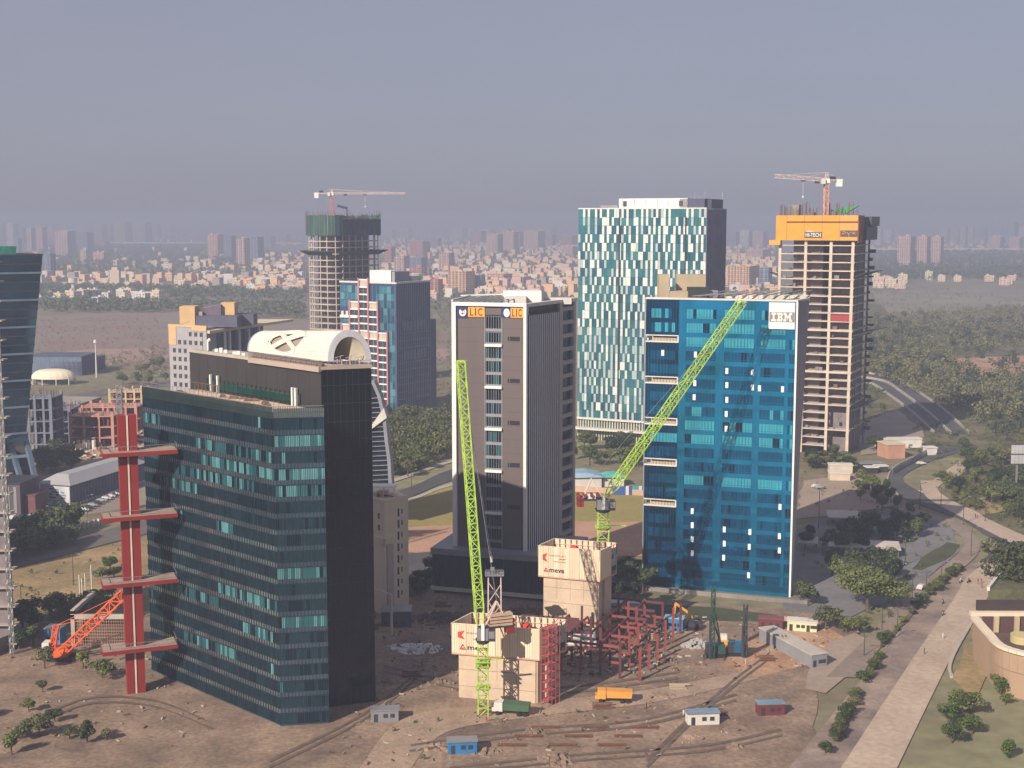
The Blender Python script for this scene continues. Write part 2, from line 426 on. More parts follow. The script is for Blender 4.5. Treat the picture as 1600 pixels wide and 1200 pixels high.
# smoky winter air
mb = MB(); mb.box(-26500, -6500, -1, 26500, 40500, 142)
hz = mb.build("haze", [], origin=(0, 0, -1)); setp(hz, kind='stuff')
hm = bpy.data.materials.new("haze_air"); hm.use_nodes = True
t = hm.node_tree; t.nodes.clear()
o_ = t.nodes.new("ShaderNodeOutputMaterial"); pv = t.nodes.new("ShaderNodeVolumePrincipled")
pv.inputs["Color"].default_value = HAZE_COLOR; pv.inputs["Density"].default_value = HAZE_DENSITY
pv.inputs["Anisotropy"].default_value = 0.0
t.links.new(pv.outputs[0], o_.inputs["Volume"])
hz.data.materials.append(hm)
# ------------------------------------------------------------------ large towers
rnd = random.Random(5)
class Bld:
    """rectangular building on two street-grid directions: corner nearest the camera, left face and right face"""
    def __init__(s, cpx, D, lpx, rpx, z, dl=GL, dr=GR, z0=0.0, Ll=None, Lr=None):
        s.c = XD(cpx, D, z) if not isinstance(D, Vector) else D
        s.z = z; s.z0 = z0
        s.Ll = reach(s.c, dl, lpx, z) if Ll is None else Ll
        s.Lr = reach(s.c, dr, rpx, z) if Lr is None else Lr
        s.l = s.c + dl * s.Ll; s.r = s.c + dr * s.Lr; s.b = s.l + dr * s.Lr
        s.F = Face(s.l, s.c, z0, z); s.R = Face(s.c, s.r, z0, z)
        s.poly = [s.l, s.c, s.r, s.b]
        s.loc = (s.c.x, s.c.y, z0)
    def inset(s, d, i0=0):
        ctr = (s.l + s.r) / 2
        out = []
        for p in s.poly:
            u = (p - s.c); a = s.F.u; b = s.R.u
            x = u.dot(b); y = u.dot(-a)
            x = min(max(x, d), s.Lr - d); y = min(max(y, d), s.Ll - d)
            out.append(s.c + b * x - a * y if abs(a.dot(b)) < .02 else p + (ctr - p).normalized() * d * 1.3)
        return out
    def at(s, x, y):                                       # x along right face, y along left face, from the near corner
        return s.c + s.R.u * x - s.F.u * y
def bars(face, mb, n, v0, v1, w, d0, d1, u0=0, u1=None, mi=0):
    u1 = face.L if u1 is None else u1
    for i in range(n + 1):
        u = u0 + (u1 - u0) * i / n
        face.box(mb, u - w / 2, u + w / 2, v0, v1, d0, d1, mi)

# ---- blue glass office tower (right of centre)
BLUE = glass("blue_spandrel_glass", (.012, .36, .74), .10, .85, .02)
BLUE_L = glass("teal_lit_blind_glass", (.06, .44, .58), .25, .55, .02)
BLUE_D = glass("deep_blue_window_glass", (.004, .14, .34), .05, .8, .02)
BLUE_K = glass("navy_open_window_glass", (.002, .02, .05), .05, .6, .01)
zr = 87.0
a = G2(1010, 467, zr); b = G2(1245, 471.5, zr); c = G2(1264, 468, zr)
T = thing("office_tower", (a.x, a.y, 0), "tall blue glass office tower with white letters high on its right corner", "office tower")
F = Face(a, b, 0, zr); R = Face(b, c, 0, zr); bk = a + (c - b) * 1.6 + Vector((3, 14))
def u_(px): return (px - 1010) / 235 * F.L
fl = 4.13
e_ = Vector(R.p(1.3, 0, -1.0)[:2])
poly = [F.p(.3, 0, -2.2)[:2], F.p(F.L - .6, 0, -2.2)[:2], e_, e_ + Vector((-2, 14)), bk]
mb = MB(); mb.prism(poly, 0, zr - 1.4); mb.build("core_wall", TAN, T)
mb = MB(); mb.hexa([R.p(.2, 0, -.05), R.p(1.6, 0, -.05), R.p(1.6, 0, -12), R.p(.2, 0, -12), R.p(.2, zr - .3, -.05), R.p(R.L, zr - .3, -.05), R.p(R.L, zr - .3, -12), R.p(.2, zr - .3, -12)]); mb.build("core_wall", mat("dark_recess", (.035, .033, .045)), T)
notch = [(zr - (535.5 - 467) / 5.47 - i * 3 * fl, zr - (525.5 - 467) / 5.47 - i * 3 * fl) for i in range(5)]
uL = u_(1063)
mb = MB(); F.box(mb, uL, F.L, 0, zr, -.5, 0); mb.build("curtain_wall", BLUE, T)
DKB = glass("navy_spandrel_glass", (.004, .075, .19), .08, .85, .02)
top = zr
for z0_, z1_ in notch + [(0, 0)]:
    lo = z1_ if z1_ > 0 else 0
    mb = MB(); F.box(mb, 0, uL, lo, top, -.5, 0.0); mb.build("curtain_wall", DKB, T)
    top = z0_
for z0_, z1_ in notch:
    mb = MB(); F.box(mb, 0, uL, z0_ - .25, z0_ + .15, -2.3, .35); F.box(mb, 0, uL, z1_ - .15, z1_ + .15, -2.3, .25)
    F.box(mb, uL - .4, uL, z0_, z1_, -2.2, .12); F.box(mb, u_(1020.5), u_(1021.5), z0_, z1_, -2.1, .02)
    tr = mb.build("terrace", OFFW, T)
    mb = MB(); F.box(mb, u_(1022), uL - .5, z0_ + .15, z0_ + 1.1, -.1, .02); mb.build("balustrade", TAN, tr)
bays = [(1018.5, 1062.5, 8), (1075, 1122, 9), (1135, 1181.5, 9), (1192, 1229.5, 7), (1235, 1243.5, 2)]
lit = {0, 1, 2, 8, 9, 12}; mid = {7}
for k in range(21):
    vt = zr - 2.75 - k * fl; vb = vt - 2.75
    for bi, (p0, p1, n) in enumerate(bays):
        if bi == 0 and k % 3 == 2 and k <= 14: continue
        if bi >= 3 and k <= 1 and bi == 4: continue
        if vb < 1: continue
        base = .96 if k in lit else (.25 if k in mid else .0)
        if bi == 0: base *= .8 if k < 2 or k in (9,) else .0
        if bi == 3 and k == 2: base = .9
        if bi == 4: base *= .6
        st = [0]
        def pick(i, base=base, st=st):
            if st[0] > 0: st[0] -= 1; return 2
            r = rnd.random()
            if r < .06: st[0] = rnd.choice((0, 1)); return 2
            return 0 if r < .06 + base else 1
        window(F, T, u_(p0), u_(p1), vb, vt, n, [BLUE_L, BLUE_D, BLUE_K], BLUE, pick, d=.05, bar=.07, rail=False)
mb = MB(); 
for i in range(48): F.box(mb, i * F.L / 48 - .03, i * F.L / 48 + .03, 0, zr, .0, .10)
for k in range(1, 21): F.box(mb, uL, F.L, zr - k * fl - .9, zr - k * fl - .82, 0, .08)
setp(mb.build("mullion", BLUE, T), kind='stuff')
VENT = mat("open_vent_white", (.75, .80, .84), .4, var=.04)
for px, py in [(1036, 601), (1036, 554), (1087, 555), (1136, 579), (1176, 580), (1086, 600), (1136, 601), (1176, 603), (1187, 604), (1085, 622), (1136, 624), (1135, 646), (1135, 669),
               (1223, 604), (1082, 801), (1082, 823), (1132, 826), (1172, 827), (1082, 845), (1132, 848), (1171, 850), (1082, 867), (1131, 870), (1170, 894), (1080, 934), (1187, 931), (1219, 785), (1218, 830), (1218, 852)]:
    if (px, py) == (1036, 601): continue
    v = ZY(py, F.a.y * .5 + b.y * .5); u = F.upx(px, v)
    mb = MB(); F.box(mb, u - .42, u + .42, v - .85, v + .85, .14, .40); mb.build("open_window", VENT, T)
mb = MB(); F.box(mb, -.25, F.L + .3, zr, zr + .45, -2.4, .3); R.box(mb, .3, R.L, zr - .0, zr + .5, -1, .25); mb.build("parapet", OFFW, T)
mb = MB(); F.box(mb, -.3, 0, 0, zr, -.6, .15); mb.build("corner_trim", GREY, T)
# canted flank of vertical fins: its far edge leans in towards the foot
fin_m = mat("pale_fin", (.44, .42, .46), .6, var=.15, streak=.05); gap_m = mat("dark_recess", (.035, .033, .045), .8)
nf = 11
e0, e1 = 4.6, R.L
mb = MB(); mb.poly([R.p(0, 0), R.p(1.6, 0), R.p(R.L, zr), R.p(0, zr)]); mb.build("flank_wall", gap_m, T)
for i in range(nf):
    t0 = i / (nf - 1); mb = MB()
    u0_, u1_ = .15 + t0 * 1.5, .15 + t0 * (R.L - .3)
    mb.hexa([R.p(u0_ - .12, 0, .0), R.p(u0_ + .12, 0, .0), R.p(u0_ + .12, 0, .15), R.p(u0_ - .12, 0, .15), R.p(u1_ - .22, zr, 0), R.p(u1_ + .22, zr, 0), R.p(u1_ + .22, zr, .15), R.p(u1_ - .22, zr, .15)])
    mb.build("fin", fin_m, T)
mb = MB(); F.box(mb, F.L - .05, F.L + .45, 0, zr, -.6, .35); mb.build("corner_trim", WHITE, T)
# sign on the right corner
sg = MB(); F.box(sg, u_(1203.5), u_(1243), zr - 7.9, zr - .3, .1, .55); S1 = sg.build("sign_board", WHITE, T)
sg = MB(); F.box(sg, u_(1204.5), u_(1242.5), zr - 5.9, zr - 3.0, .5, .62); sg.build("sign_band", mat("sign_grey", (.22, .21, .21), .6, var=.05), S1)
def striped(face, u0, v0, w, h, rows_by_letter, m, parent, d):
    mb = MB(); n = 8; gp = h / (n * 1.0)
    x = u0; W = w / sum(q[0] for q in rows_by_letter)
    for (lw, rows) in rows_by_letter:
        for r, segs in enumerate(rows):
            v1 = v0 + h - r * gp
            for s0, s1 in segs: face.box(mb, x + s0 * W, x + s1 * W, v1 - gp * .80, v1, d, d + .12)
        x += lw * W
    return mb.build("lettering", m, parent)
I_ = [[(0, 2.6)], [(0, 2.6)]] + [[(.8, 1.8)]] * 4 + [[(0, 2.6)], [(0, 2.6)]]
B_ = [[(0, 3.0)], [(0, 3.3)], [(.7, 1.6), (2.4, 3.3)], [(.7, 3.0)], [(.7, 3.0)], [(.7, 1.6), (2.4, 3.3)], [(0, 3.3)], [(0, 3.0)]]
M_ = [[(0, 1.5), (3.3, 4.8)], [(0, 1.8), (3.0, 4.8)], [(.7, 2.1), (2.7, 4.1)], [(.7, 4.1)], [(.7, 1.6), (1.9, 2.9), (3.2, 4.1)], [(.7, 1.6), (2.1, 2.7), (3.2, 4.1)], [(0, 1.6), (2.3, 2.5), (3.2, 4.8)], [(0, 1.6), (3.2, 4.8)]]
striped(F, u_(1207.5), zr - 5.75, u_(1239) - u_(1207.5), 2.55, [(3.0, I_), (3.7, B_), (4.8, M_)], WHITE, S1, .62)
# roof plant
def rbox(parent, name, px0, px1, py0, py1, D, dep, m, zb=None):
    zt = ZY(py0, D); zb_ = ZY(py1, D) if zb is None else zb
    p0, p1 = XD(px0, D, zt), XD(px1, D, zt)
    mb = MB(); mb.box(p0.x, D, zb_, p1.x, D + dep, zt); return mb.build(name, m, parent)
Dr = a.y + 6
rbox(T, "lift_house", 1030, 1046, 429, 467, Dr, 5, TAN, zr - 1.4)
rbox(T, "plant_block", 1046, 1075, 455, 467, Dr, 5, TAN, zr - 1.4)
rbox(T, "plant_block", 1058, 1103, 429, 452, Dr + 6, 4, TAN, zr - 1.4)
rbox(T, "plant_block", 1076, 1108, 449, 467, Dr - 1, 4, DGREY, zr - 1.4)
rbox(T, "plant_block", 1110, 1122, 454, 467, Dr + 1, 3, GREY, zr - 1.4)
rbox(T, "plant_block", 1135, 1144, 459, 467, Dr - 2, 3, OFFW, zr - 1.4)
for px in range(1146, 1262, 8): rbox(T, "screen_panel", px, px + 7.2, 461, 467, Dr + 2, .25, OFFW, zr - 1.4)
mb = MB()
for i in range(9):
    x = a.x + 16 + i * 3.2; mb.beam((x, a.y + 3, zr + .6), (x + 9, a.y + 7, zr + 2.2), .25)
mb.beam((a.x + 14, a.y + 3, zr + .7), (a.x + 44, a.y + 4, zr + 2.6), .3)
setp(mb.build("roof_pipes", STEEL, T), kind='stuff')
mb = MB(); F.box(mb, -2, F.L + 6, 0, 1.3, 6, 6.3); o = mb.build("boundary_wall", CONC_D, None)  # dark concrete puts the shade on this wall into its colour
setp(o, "low pale boundary wall at the foot of the blue glass tower", "wall")

# ---- brown-faced tower with orange lettered signs
BRN = mat("brown_cladding", (.115, .092, .092), .55, var=.14, scale=.06, streak=.15, spec=.5)
a = G2(711.5, 474.5, 86); b = G2(821, 476.5, 86); c = G2(898, 467.5, 86)
T = thing("office_tower", (a.x, a.y, 0), "brown office tower framed in white with orange lettered signs at its top", "office tower")
F = Face(a, b, 0, 86); R = Face(b, c, 0, 86); zr = 86.0
bk = a + (c - b)
mb = MB(); mb.prism([F.p(0, 0, -.6)[:2], F.p(F.L, 0, -.6)[:2], R.p(0, 0, -.6)[:2], R.p(R.L, 0, -.6)[:2], bk], 10, zr - .8); mb.build("core_wall", DGREY, T)
def u2(px): return (px - 711.5) / 109.5 * F.L
def vy(py): return ZY(py, 386)
mb = MB(); F.box(mb, 0, u2(758.5), 12, zr, -.6, 0); mb.build("wall_cladding", BRN, T)
mb = MB(); F.box(mb, u2(784.5), F.L, 12, zr, -.6, 0); mb.build("wall_cladding", BRN, T)
mb = MB(); F.box(mb, u2(758.5), u2(784.5), vy(492), zr, -.6, -.02); mb.build("wall_cladding", BRN, T)
mb = MB()
for k in range(18): F.box(mb, 0, F.L, 14 + k * 4.07, 14.05 + k * 4.07, 0, .02)
setp(mb.build("cladding_joint", mat("joint_dark", (.07, .055, .055)), T), kind='stuff')
mb = MB(); F.box(mb, -.9, .35, 12, zr + .5, -.8, .9); mb.build("frame_post", WHITE, T)
mb = MB(); F.box(mb, F.L - .35, F.L + .5, 12, zr + .5, -.8, .9); mb.build("frame_post", WHITE, T)
mb = MB(); F.box(mb, .35, F.L - .35, zr - .5, zr + .5, -.6, .9); mb.build("frame_beam", WHITE, T)
GW = [glass("window_navy", (.03, .06, .11), .06, .8), glass("window_teal", (.06, .28, .32), .12, .7), glass("window_slate", (.10, .17, .22), .08, .8), glass("window_black", (.01, .015, .02), .05, .5)]
WF = mat("window_frame_grey", (.36, .37, .40), .5, .3, var=.05)
GB = mat("spandrel_grey", (.24, .25, .28), .6, var=.08)
y = 492.0; segs = [(493, 512), (519, 535), (542, 557), (562, 579), (584, 599)]
for g0 in range(6):
    base = 541 + 65.3 * (g0 - 1)
    rows = [(base + 1 + q * 21.5, base + 1 + q * 21.5 + (17 if q < 2 else 15)) for q in range(3)]
    if g0 == 0: rows = [(494, 513), (519, 535)]
    for (y0, y1) in rows:
        if y1 > 858: continue
        pk = [rnd.choice((0, 0, 1, 2, 3)) for _ in range(6)]
        window(F, T, u2(760), u2(783.5), vy(y1), vy(y0), 6, GW, WF, lambda i: pk[i], d=.02, bar=.08)
        mb = MB(); F.box(mb, u2(759), u2(784.3), vy(y1 + 4.6), vy(y1 + .6), -.3, .06); mb.build("spandrel", GB, T)
    yb = base + 65.3 - 3.5
    if yb < 855:
        mb = MB(); F.box(mb, u2(758.3), u2(785), vy(yb + 3.5), vy(yb - .3), -.2, .75); mb.build("ledge", WHITE, T)
    if g0 < 6 and 525 + 65.3 * g0 < 850:
        ys = 525 + 65.3 * g0
        mb = MB(); F.box(mb, u2(797), u2(812.5), vy(ys + 6.5), vy(ys), -.3, .05); F.box(mb, u2(793.5), u2(795.8), vy(ys + 6.5), vy(ys), -.3, .05)
        lv = mb.build("vent_louvre", BLACK, T)
mb = MB()
for px in (758.2, 784.8): F.box(mb, u2(px) - .08, u2(px) + .08, 12, vy(488), 0, .16)
mb.build("window_strip_trim", WF, T)
SB = mat("sign_blue", (.02, .03, .14), .6, var=.05); SO = mat("sign_orange", (.85, .36, .05), .6, var=.05)
for (p0, p1, e0, e1, o0, o1) in ((713.8, 731, 718, 729.5, 732, 758), (783.8, 799, 787.5, 797.5, 798.6, 818.5)):
    mb = MB(); F.box(mb, u2(p0), u2(p1), vy(497 if p0 < 750 else 495), vy(479), .05, .3); B1 = mb.build("emblem_board", SB, T)
    um, vm = (u2(e0) + u2(e1)) / 2, vy(488); ru, rv = (u2(e1) - u2(e0)) / 2, (vy(481) - vy(494.5)) / 2
    if p0 < 750:                                          # two cupped hands round a small flame, in white on blue
        mb = MB()
        for sgn in (-1, 1):
            for q in range(7):
                t0, t1 = -math.pi / 2 + sgn * q * .33, -math.pi / 2 + sgn * (q + 1) * .33
                mb.hexa([F.p(um + ru * math.cos(t) * r, vm + rv * math.sin(t) * r, dd) for dd in (.3, .42) for t, r in ((t0, .62 - .0 * q), (t1, .55), (t1, .95), (t0, 1.0))])
        F.box(mb, um - ru * .9, um + ru * .9, vm - rv * .1, vm + rv * .06, .3, .42)
        F.box(mb, um - ru * .35, um - ru * .12, vm - rv * .3, vm + rv * .35, .42, .5); F.box(mb, um + ru * .12, um + ru * .35, vm - rv * .3, vm + rv * .35, .42, .5)
        mb.build("emblem", WHITE, B1)
        mb = MB(); mb.poly([F.p(um - ru * .3, vm + rv * .5, .45), F.p(um, vm + rv * .35, .45), F.p(um + ru * .3, vm + rv * .5, .45), F.p(um, vm + rv * .95, .45)]); mb.build("emblem_flame", SB, B1)
    else:
        mb = MB(); mb.poly([F.p(um + ru * math.cos(t * math.pi / 10) * .95, vm + rv * math.sin(t * math.pi / 10), .36) for t in range(20)])
        for t in range(20):
            q0, q1 = t * math.pi / 10, (t + 1) * math.pi / 10
            mb.poly([F.p(um + ru * math.cos(q) * .95, vm + rv * math.sin(q), dd) for q, dd in ((q0, .3), (q1, .3), (q1, .36), (q0, .36))])
        mb.build("emblem", WHITE, B1)
    mb = MB(); F.box(mb, u2(o0), u2(o1), vy(495.2), vy(479.5), .05, .32); B2 = mb.build("sign_board", SO, T)
    w = u2(o1) - u2(o0)
    for ch, x0_, wd in (("L", .12, .20), ("I", .42, .07), ("C", .60, .27)):
        text_on(F, ch, u2(o0) + w * x0_, vy(493.3), vy(481.6) - vy(493.3), mat("sign_maroon", (.10, .015, .01), .6), B2, d=.34, width=w * wd, name="letter", bold=.01)
# right flank: dark bay of fins, then open balconies
fu = [R.upx(px, 60) for px in (826, 872, 877, 893.5)]
mb = MB(); R.box(mb, .4, fu[0] + .3, 8, zr - 1.5, -.6, 0); mb.build("flank_wall", BLACK, T)
mb = MB(); R.quad(mb, fu[0], fu[1], 8, zr - 3, .02); mb.build("flank_glass", mat("flank_navy", (.02, .022, .05), .3), T)
for i in range(15):
    mb = MB(); u = fu[0] + .4 + (fu[1] - fu[0] - .8) * i / 14
    R.box(mb, u - .24, u + .24, 8, zr - 3.2, .02, .16); mb.build("fin", mat("bright_fin", (.62, .61, .66), .6, var=.12, streak=.05), T)
mb = MB()
for k in range(19): R.box(mb, fu[0], fu[1], 10 + k * 4.07, 10.5 + k * 4.07, -.4, -.1)
mb.build("floor_edge", gap_m, T)
mb = MB(); R.box(mb, fu[1], fu[2], 8, zr - .6, -.6, .5); R.box(mb, fu[3], R.L, 8, zr - .6, -.6, .5); mb.build("pier", WF, T)
for k in range(19):
    v = zr - 3.2 - k * 4.1
    mb = MB(); R.box(mb, fu[2], fu[3], v, v + 1.25, -.8, .42); bl = mb.build("balcony_front", WF, T)
    mb = MB(); R.quad(mb, fu[2], fu[3], v - 2.85, v, -.55); mb.build("balcony_glass", GW[0], bl)
mb = MB(); R.box(mb, 0, R.L + .3, zr - .6, zr + .4, -.8, .7); R.box(mb, 0, 1.0, zr - 3, zr - .6, -.6, .5); mb.build("flank_parapet", OFFW, T)
rbox(T, "lift_house", 786, 846, 455, 468, 396, 8, WHITE, zr - 1)
rbox(T, "plant_block", 790, 822, 463, 476, 393, 3, OFFW, zr - 1)
rbox(T, "plant_block", 850, 893, 466, 474, 402, 5, OFFW, zr - 1)
for i in range(9):
    mb = MB(); x = a.x + .8 + i * 1.7
    mb.beam((x, a.y + .5, zr + .5), (x + 5.5, a.y + 9, zr + 1.8), .35, .18); mb.build("roof_louvre", WF, T)
mb = MB(); mb.beam((a.x - 1, a.y + .6, zr + .9), (a.x + 4, a.y + 14, zr + 1.6), .5, .5); mb.beam((a.x + 1, a.y + 14, zr + 1.6), (a.x + 16, a.y + 12, zr + 2.2), .5, .4); mb.build("roof_beam", OFFW, T)
# podium
pa = G2(672.5, 856, 13.8); pb = G2(884, 872, 13.8); pf = Face(pa, pb)
P = thing("podium_building", (pa.x, pa.y, 0), "low dark glass podium with a pale roof edge in front of the brown tower", "building")
mb = MB(); mb.prism([pf.p(.4, 0, -.4)[:2], pf.p(pf.L - .4, 0, -.4)[:2], pf.p(pf.L - .4, 0, -26)[:2], pf.p(.4, 0, -26)[:2]], 2.2, 12); mb.build("glass_wall", glass("podium_glass", (.02, .03, .06), .06, .6, .02), P)
mb = MB(); mb.prism([pf.p(0, 0, 0)[:2], pf.p(pf.L, 0, 0)[:2], pf.p(pf.L, 0, -27)[:2], pf.p(0, 0, -27)[:2]], 12, 13.8); mb.build("roof_slab", GREY, P)
mb = MB(); pf.box(mb, 0, pf.L, 1.2, 2.2, -26, .3); mb.build("base_slab", OFFW, P)
mb = MB(); pf.box(mb, .8, pf.L - .8, 0, 1.2, -25, -1); mb.build("plinth", DGREY, P)
mb = MB(); bars(pf, mb, 22, 2.2, 12, .12, -.4, -.2); setp(mb.build("mullion", DGREY, P), kind='stuff')

# ---- chequered tower
CW = mat("white_facade_panel", (.70, .72, .68), .45, var=.05); CG = mat("grey_facade_panel", (.42, .45, .45), .45, var=.06)
CT = [glass("chequer_teal_glass", (.05, .21, .25), .15, .45), glass("chequer_deep_glass", (.035, .15, .21), .1, .5), glass("chequer_green_glass", (.07, .24, .25), .2, .4), mat("chequer_white", (.62, .65, .62), .45, var=.05), mat("chequer_pale", (.38, .44, .45), .5, var=.05)]
B = Bld(1104.5, 640, 904, 1135, 116)
T = thing("office_tower", B.loc, "tall tower with a chequered white and teal panel front, behind the brown and blue towers", "office tower")
mb = MB(); mb.prism(B.poly, 11, 115.6); mb.build("wall", CT[1], T)
F, R = B.F, B.R; ncol = 52; cw = F.L / ncol; rh = 4.2; nr = 25
for k in range(nr):
    mb = MB(); v1 = 116 - k * rh; v0 = v1 - rh
    if k == 0: v0 = v1 - rh * 1.1
    i = 0; prev = rnd.random() < .5
    while i < ncol:
        if rnd.random() < .20: w = 2
        else: w = 1
        w = min(w, ncol - i); u0, u1 = i * cw, (i + w) * cw
        r = rnd.random(); deep = .1
        if prev: mi = 0 if r < .62 else (1 if r < .85 else 2)
        else: mi = 3 if r < .70 - (.35 if k > 13 else 0) else 4  # lower rows get greyer panels: shade put into the colour
        if not prev and w == 2 and r > .5: w = 1; u1 = (i + 1) * cw
        if prev and w == 1 and rnd.random() < .45: w = min(2, ncol - i); u1 = (i + w) * cw
        dd = .35 if mi >= 3 else .12
        off = rnd.random() < .5
        F.box(mb, u0 + .05, u1 - .05, v0 + .06, v1 - .06, .02, dd, mi)
        i += w; prev = not prev if rnd.random() < .93 else prev
    setp(mb.build("facade_panel", CT, T), kind='stuff')
for px in (968, 1071):
    u = F.upx(px, 90); mb = MB(); F.box(mb, u - .35, u + .35, 11, 112, .0, .5); mb.build("groove_shade_strip", gap_m, T)  # raised near-black strip: the groove's shade as colour
u = F.upx(966, 90)
mb = MB(); F.box(mb, 0, F.L, 10.4, 11.4, -1, .8); mb.build("base_ledge", OFFW, T)
PB = mat("podium_beige_slat", (.55, .47, .33), .7)
mb = MB(); F.box(mb, 0, F.L, 0, 10.4, -20, -.8); mb.build("podium_wall", GW[1], T)
for i in range(46):
    mb = MB(); F.box(mb, i * F.L / 46, i * F.L / 46 + .55, 0, 10.4, -.8, -.2); mb.build("podium_slat", PB, T)
mb = MB(); F.box(mb, -2, F.L, 5.6, 6.5, -.2, 4); mb.build("canopy", OFFW, T)
for i in range(20):
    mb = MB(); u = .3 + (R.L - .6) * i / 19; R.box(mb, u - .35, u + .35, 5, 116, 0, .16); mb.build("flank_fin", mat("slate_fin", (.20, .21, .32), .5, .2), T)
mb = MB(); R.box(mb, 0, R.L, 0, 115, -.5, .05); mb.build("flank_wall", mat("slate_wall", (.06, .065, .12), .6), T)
mb = MB(); F.box(mb, F.upx(966, 116), F.upx(1073, 116), 116, 120.8, -9, -1); mb.build("roof_screen", WHITE, T)
for px in (972, 990, 1008, 1026, 1044, 1062):
    mb = MB(); u = F.upx(px, 116); F.box(mb, u - .1, u + .1, 116.8, 120.4, -1, -.8); mb.build("screen_joint", GREY, T)
mb = MB(); F.box(mb, F.upx(973, 116), F.upx(978, 116), 117, 119.6, -1, -.7); F.box(mb, F.upx(1060, 116), F.upx(1066, 116), 117, 119.6, -1, -.7); mb.build("roof_grille", DGREY, T)
mb = MB(); F.box(mb, F.upx(1076, 116), F.upx(1100, 116), 116, 120.2, -12, -6); mb.build("plant_block", OFFW, T)
mb = MB(); R.box(mb, 1, R.L - 1, 116, 120.5, -14, -1.5); mb.build("plant_screen", mat("slate_wall", (.035, .04, .065)), T)
mb = MB(); F.box(mb, F.upx(935, 116), F.upx(962, 116), 116, 117.6, -6, -3); F.box(mb, F.upx(1074, 116), F.upx(1084, 116), 116, 118.6, -3, -1.2, 0); mb.build("plant_block", GREY, T)
mb = MB()
for k, px in enumerate((1074, 1080, 1088, 1096)): u = F.upx(px, 116); F.box(mb, u, u + .15, 116, 122 + (k % 2) * 2, -5, -4.85)
R.box(mb, R.L - 1, R.L - .8, 116, 124, -2, -1.8); mb.build("roof_mast", STEEL, T)
mb = MB(); F.box(mb, 0, F.L, 115.7, 116.3, -1, .4); mb.build("parapet", OFFW, T)

# ---- tower under construction wrapped in orange screens
B = Bld(1341, 618, 1213, 1366, 112.5)
T = thing("unfinished_tower", B.loc, "unfinished concrete tower with open floors and orange safety screens round its top", "construction tower")
F, R = B.F, B.R; zb = ZY(376, 618)
CL = mat("fresh_concrete", (.58, .49, .40), .9, var=.16, scale=.2, fine=.06)
ins = 1.2
cc = B.at(ins, ins); q = [B.at(ins, B.Ll - ins), cc, B.at(B.Lr - ins, ins), B.at(B.Lr - ins, B.Ll - ins)]
F2 = Face(q[0], q[1]); R2 = Face(q[1], q[2])
fh = 3.95; nfl = 25
for k in range(1, nfl + 2):
    v = k * fh + (0 if k > 3 else .0)
    if k in (2, 3): continue_short = True
    poly = q if k not in (1, 2, 4, 5) else [q[0], q[0] + (q[1] - q[0]) * .68, q[0] + (q[1] - q[0]) * .68 + (q[2] - q[1]), q[3]]
    mb = MB(); e = rnd.uniform(.38, .5) if k not in (10, 15) else .9
    mb.prism(poly, v - e, v); sl = mb.build("floor_slab", CL, T)
# columns
for u in (.7, F2.L * .36, F2.L * .69, F2.L - 1.0):
    mb = MB(); F2.box(mb, u - .65, u + .65, 0, zb + 6, -1.0, -.08); mb.build("column", CL, T)
mb = MB(); F2.box(mb, F2.L * .27, F2.L * .27 + 3.8, 0, 11.6, -1.2, .05); mb.build("shear_wall", CREAM, T)
for u in (R2.L * .3, R2.L * .65, R2.L - .8):
    mb = MB(); R2.box(mb, u - .5, u + .5, 0, zb + 6, -.8, .0); mb.build("column", CONC_D, T)  # darker concrete than in front: the flank's shade is in the colour
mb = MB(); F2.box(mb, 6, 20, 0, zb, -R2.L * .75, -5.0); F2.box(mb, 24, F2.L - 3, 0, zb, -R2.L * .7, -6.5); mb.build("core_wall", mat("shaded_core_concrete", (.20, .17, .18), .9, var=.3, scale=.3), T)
mb = MB(); R2.box(mb, 2, R2.L - 2, 0, zb, -2.2, -1.8); mb.build("inner_wall", CONC_D, T)
for k in range(1, nfl):
    if rnd.random() < .75:
        mb = MB()
        for _ in range(rnd.randint(1, 4)):
            u = rnd.uniform(1, F2.L - 4); w = rnd.uniform(.6, 2.6); h = rnd.uniform(.4, 1.8)
            F2.box(mb, u, min(F2.L - 1, u + w), k * fh, k * fh + h, -rnd.uniform(2.5, 3.5), -1.6, rnd.choice((0, 1, 2)))
        setp(mb.build("stored_material", [CONC_D, mat("grey_purple_sheet", (.12, .10, .14), .9), mat("brown_clutter", (.16, .11, .08), .9)], T), kind='stuff')
mb = MB()
for u in (F2.L * .06, F2.L * .28): F2.box(mb, u, u + .7, 26, 52, -.6, .1)
mb.build("infill_pier", OFFW, T)
mb = MB(); F2.box(mb, F2.L * .69 + .4, F2.L, 16 * fh + .2, 16.9 * fh, -.9, -.75); mb.build("safety_net", mat("red_net", (.34, .045, .05), .8, var=.3, scale=2), T)
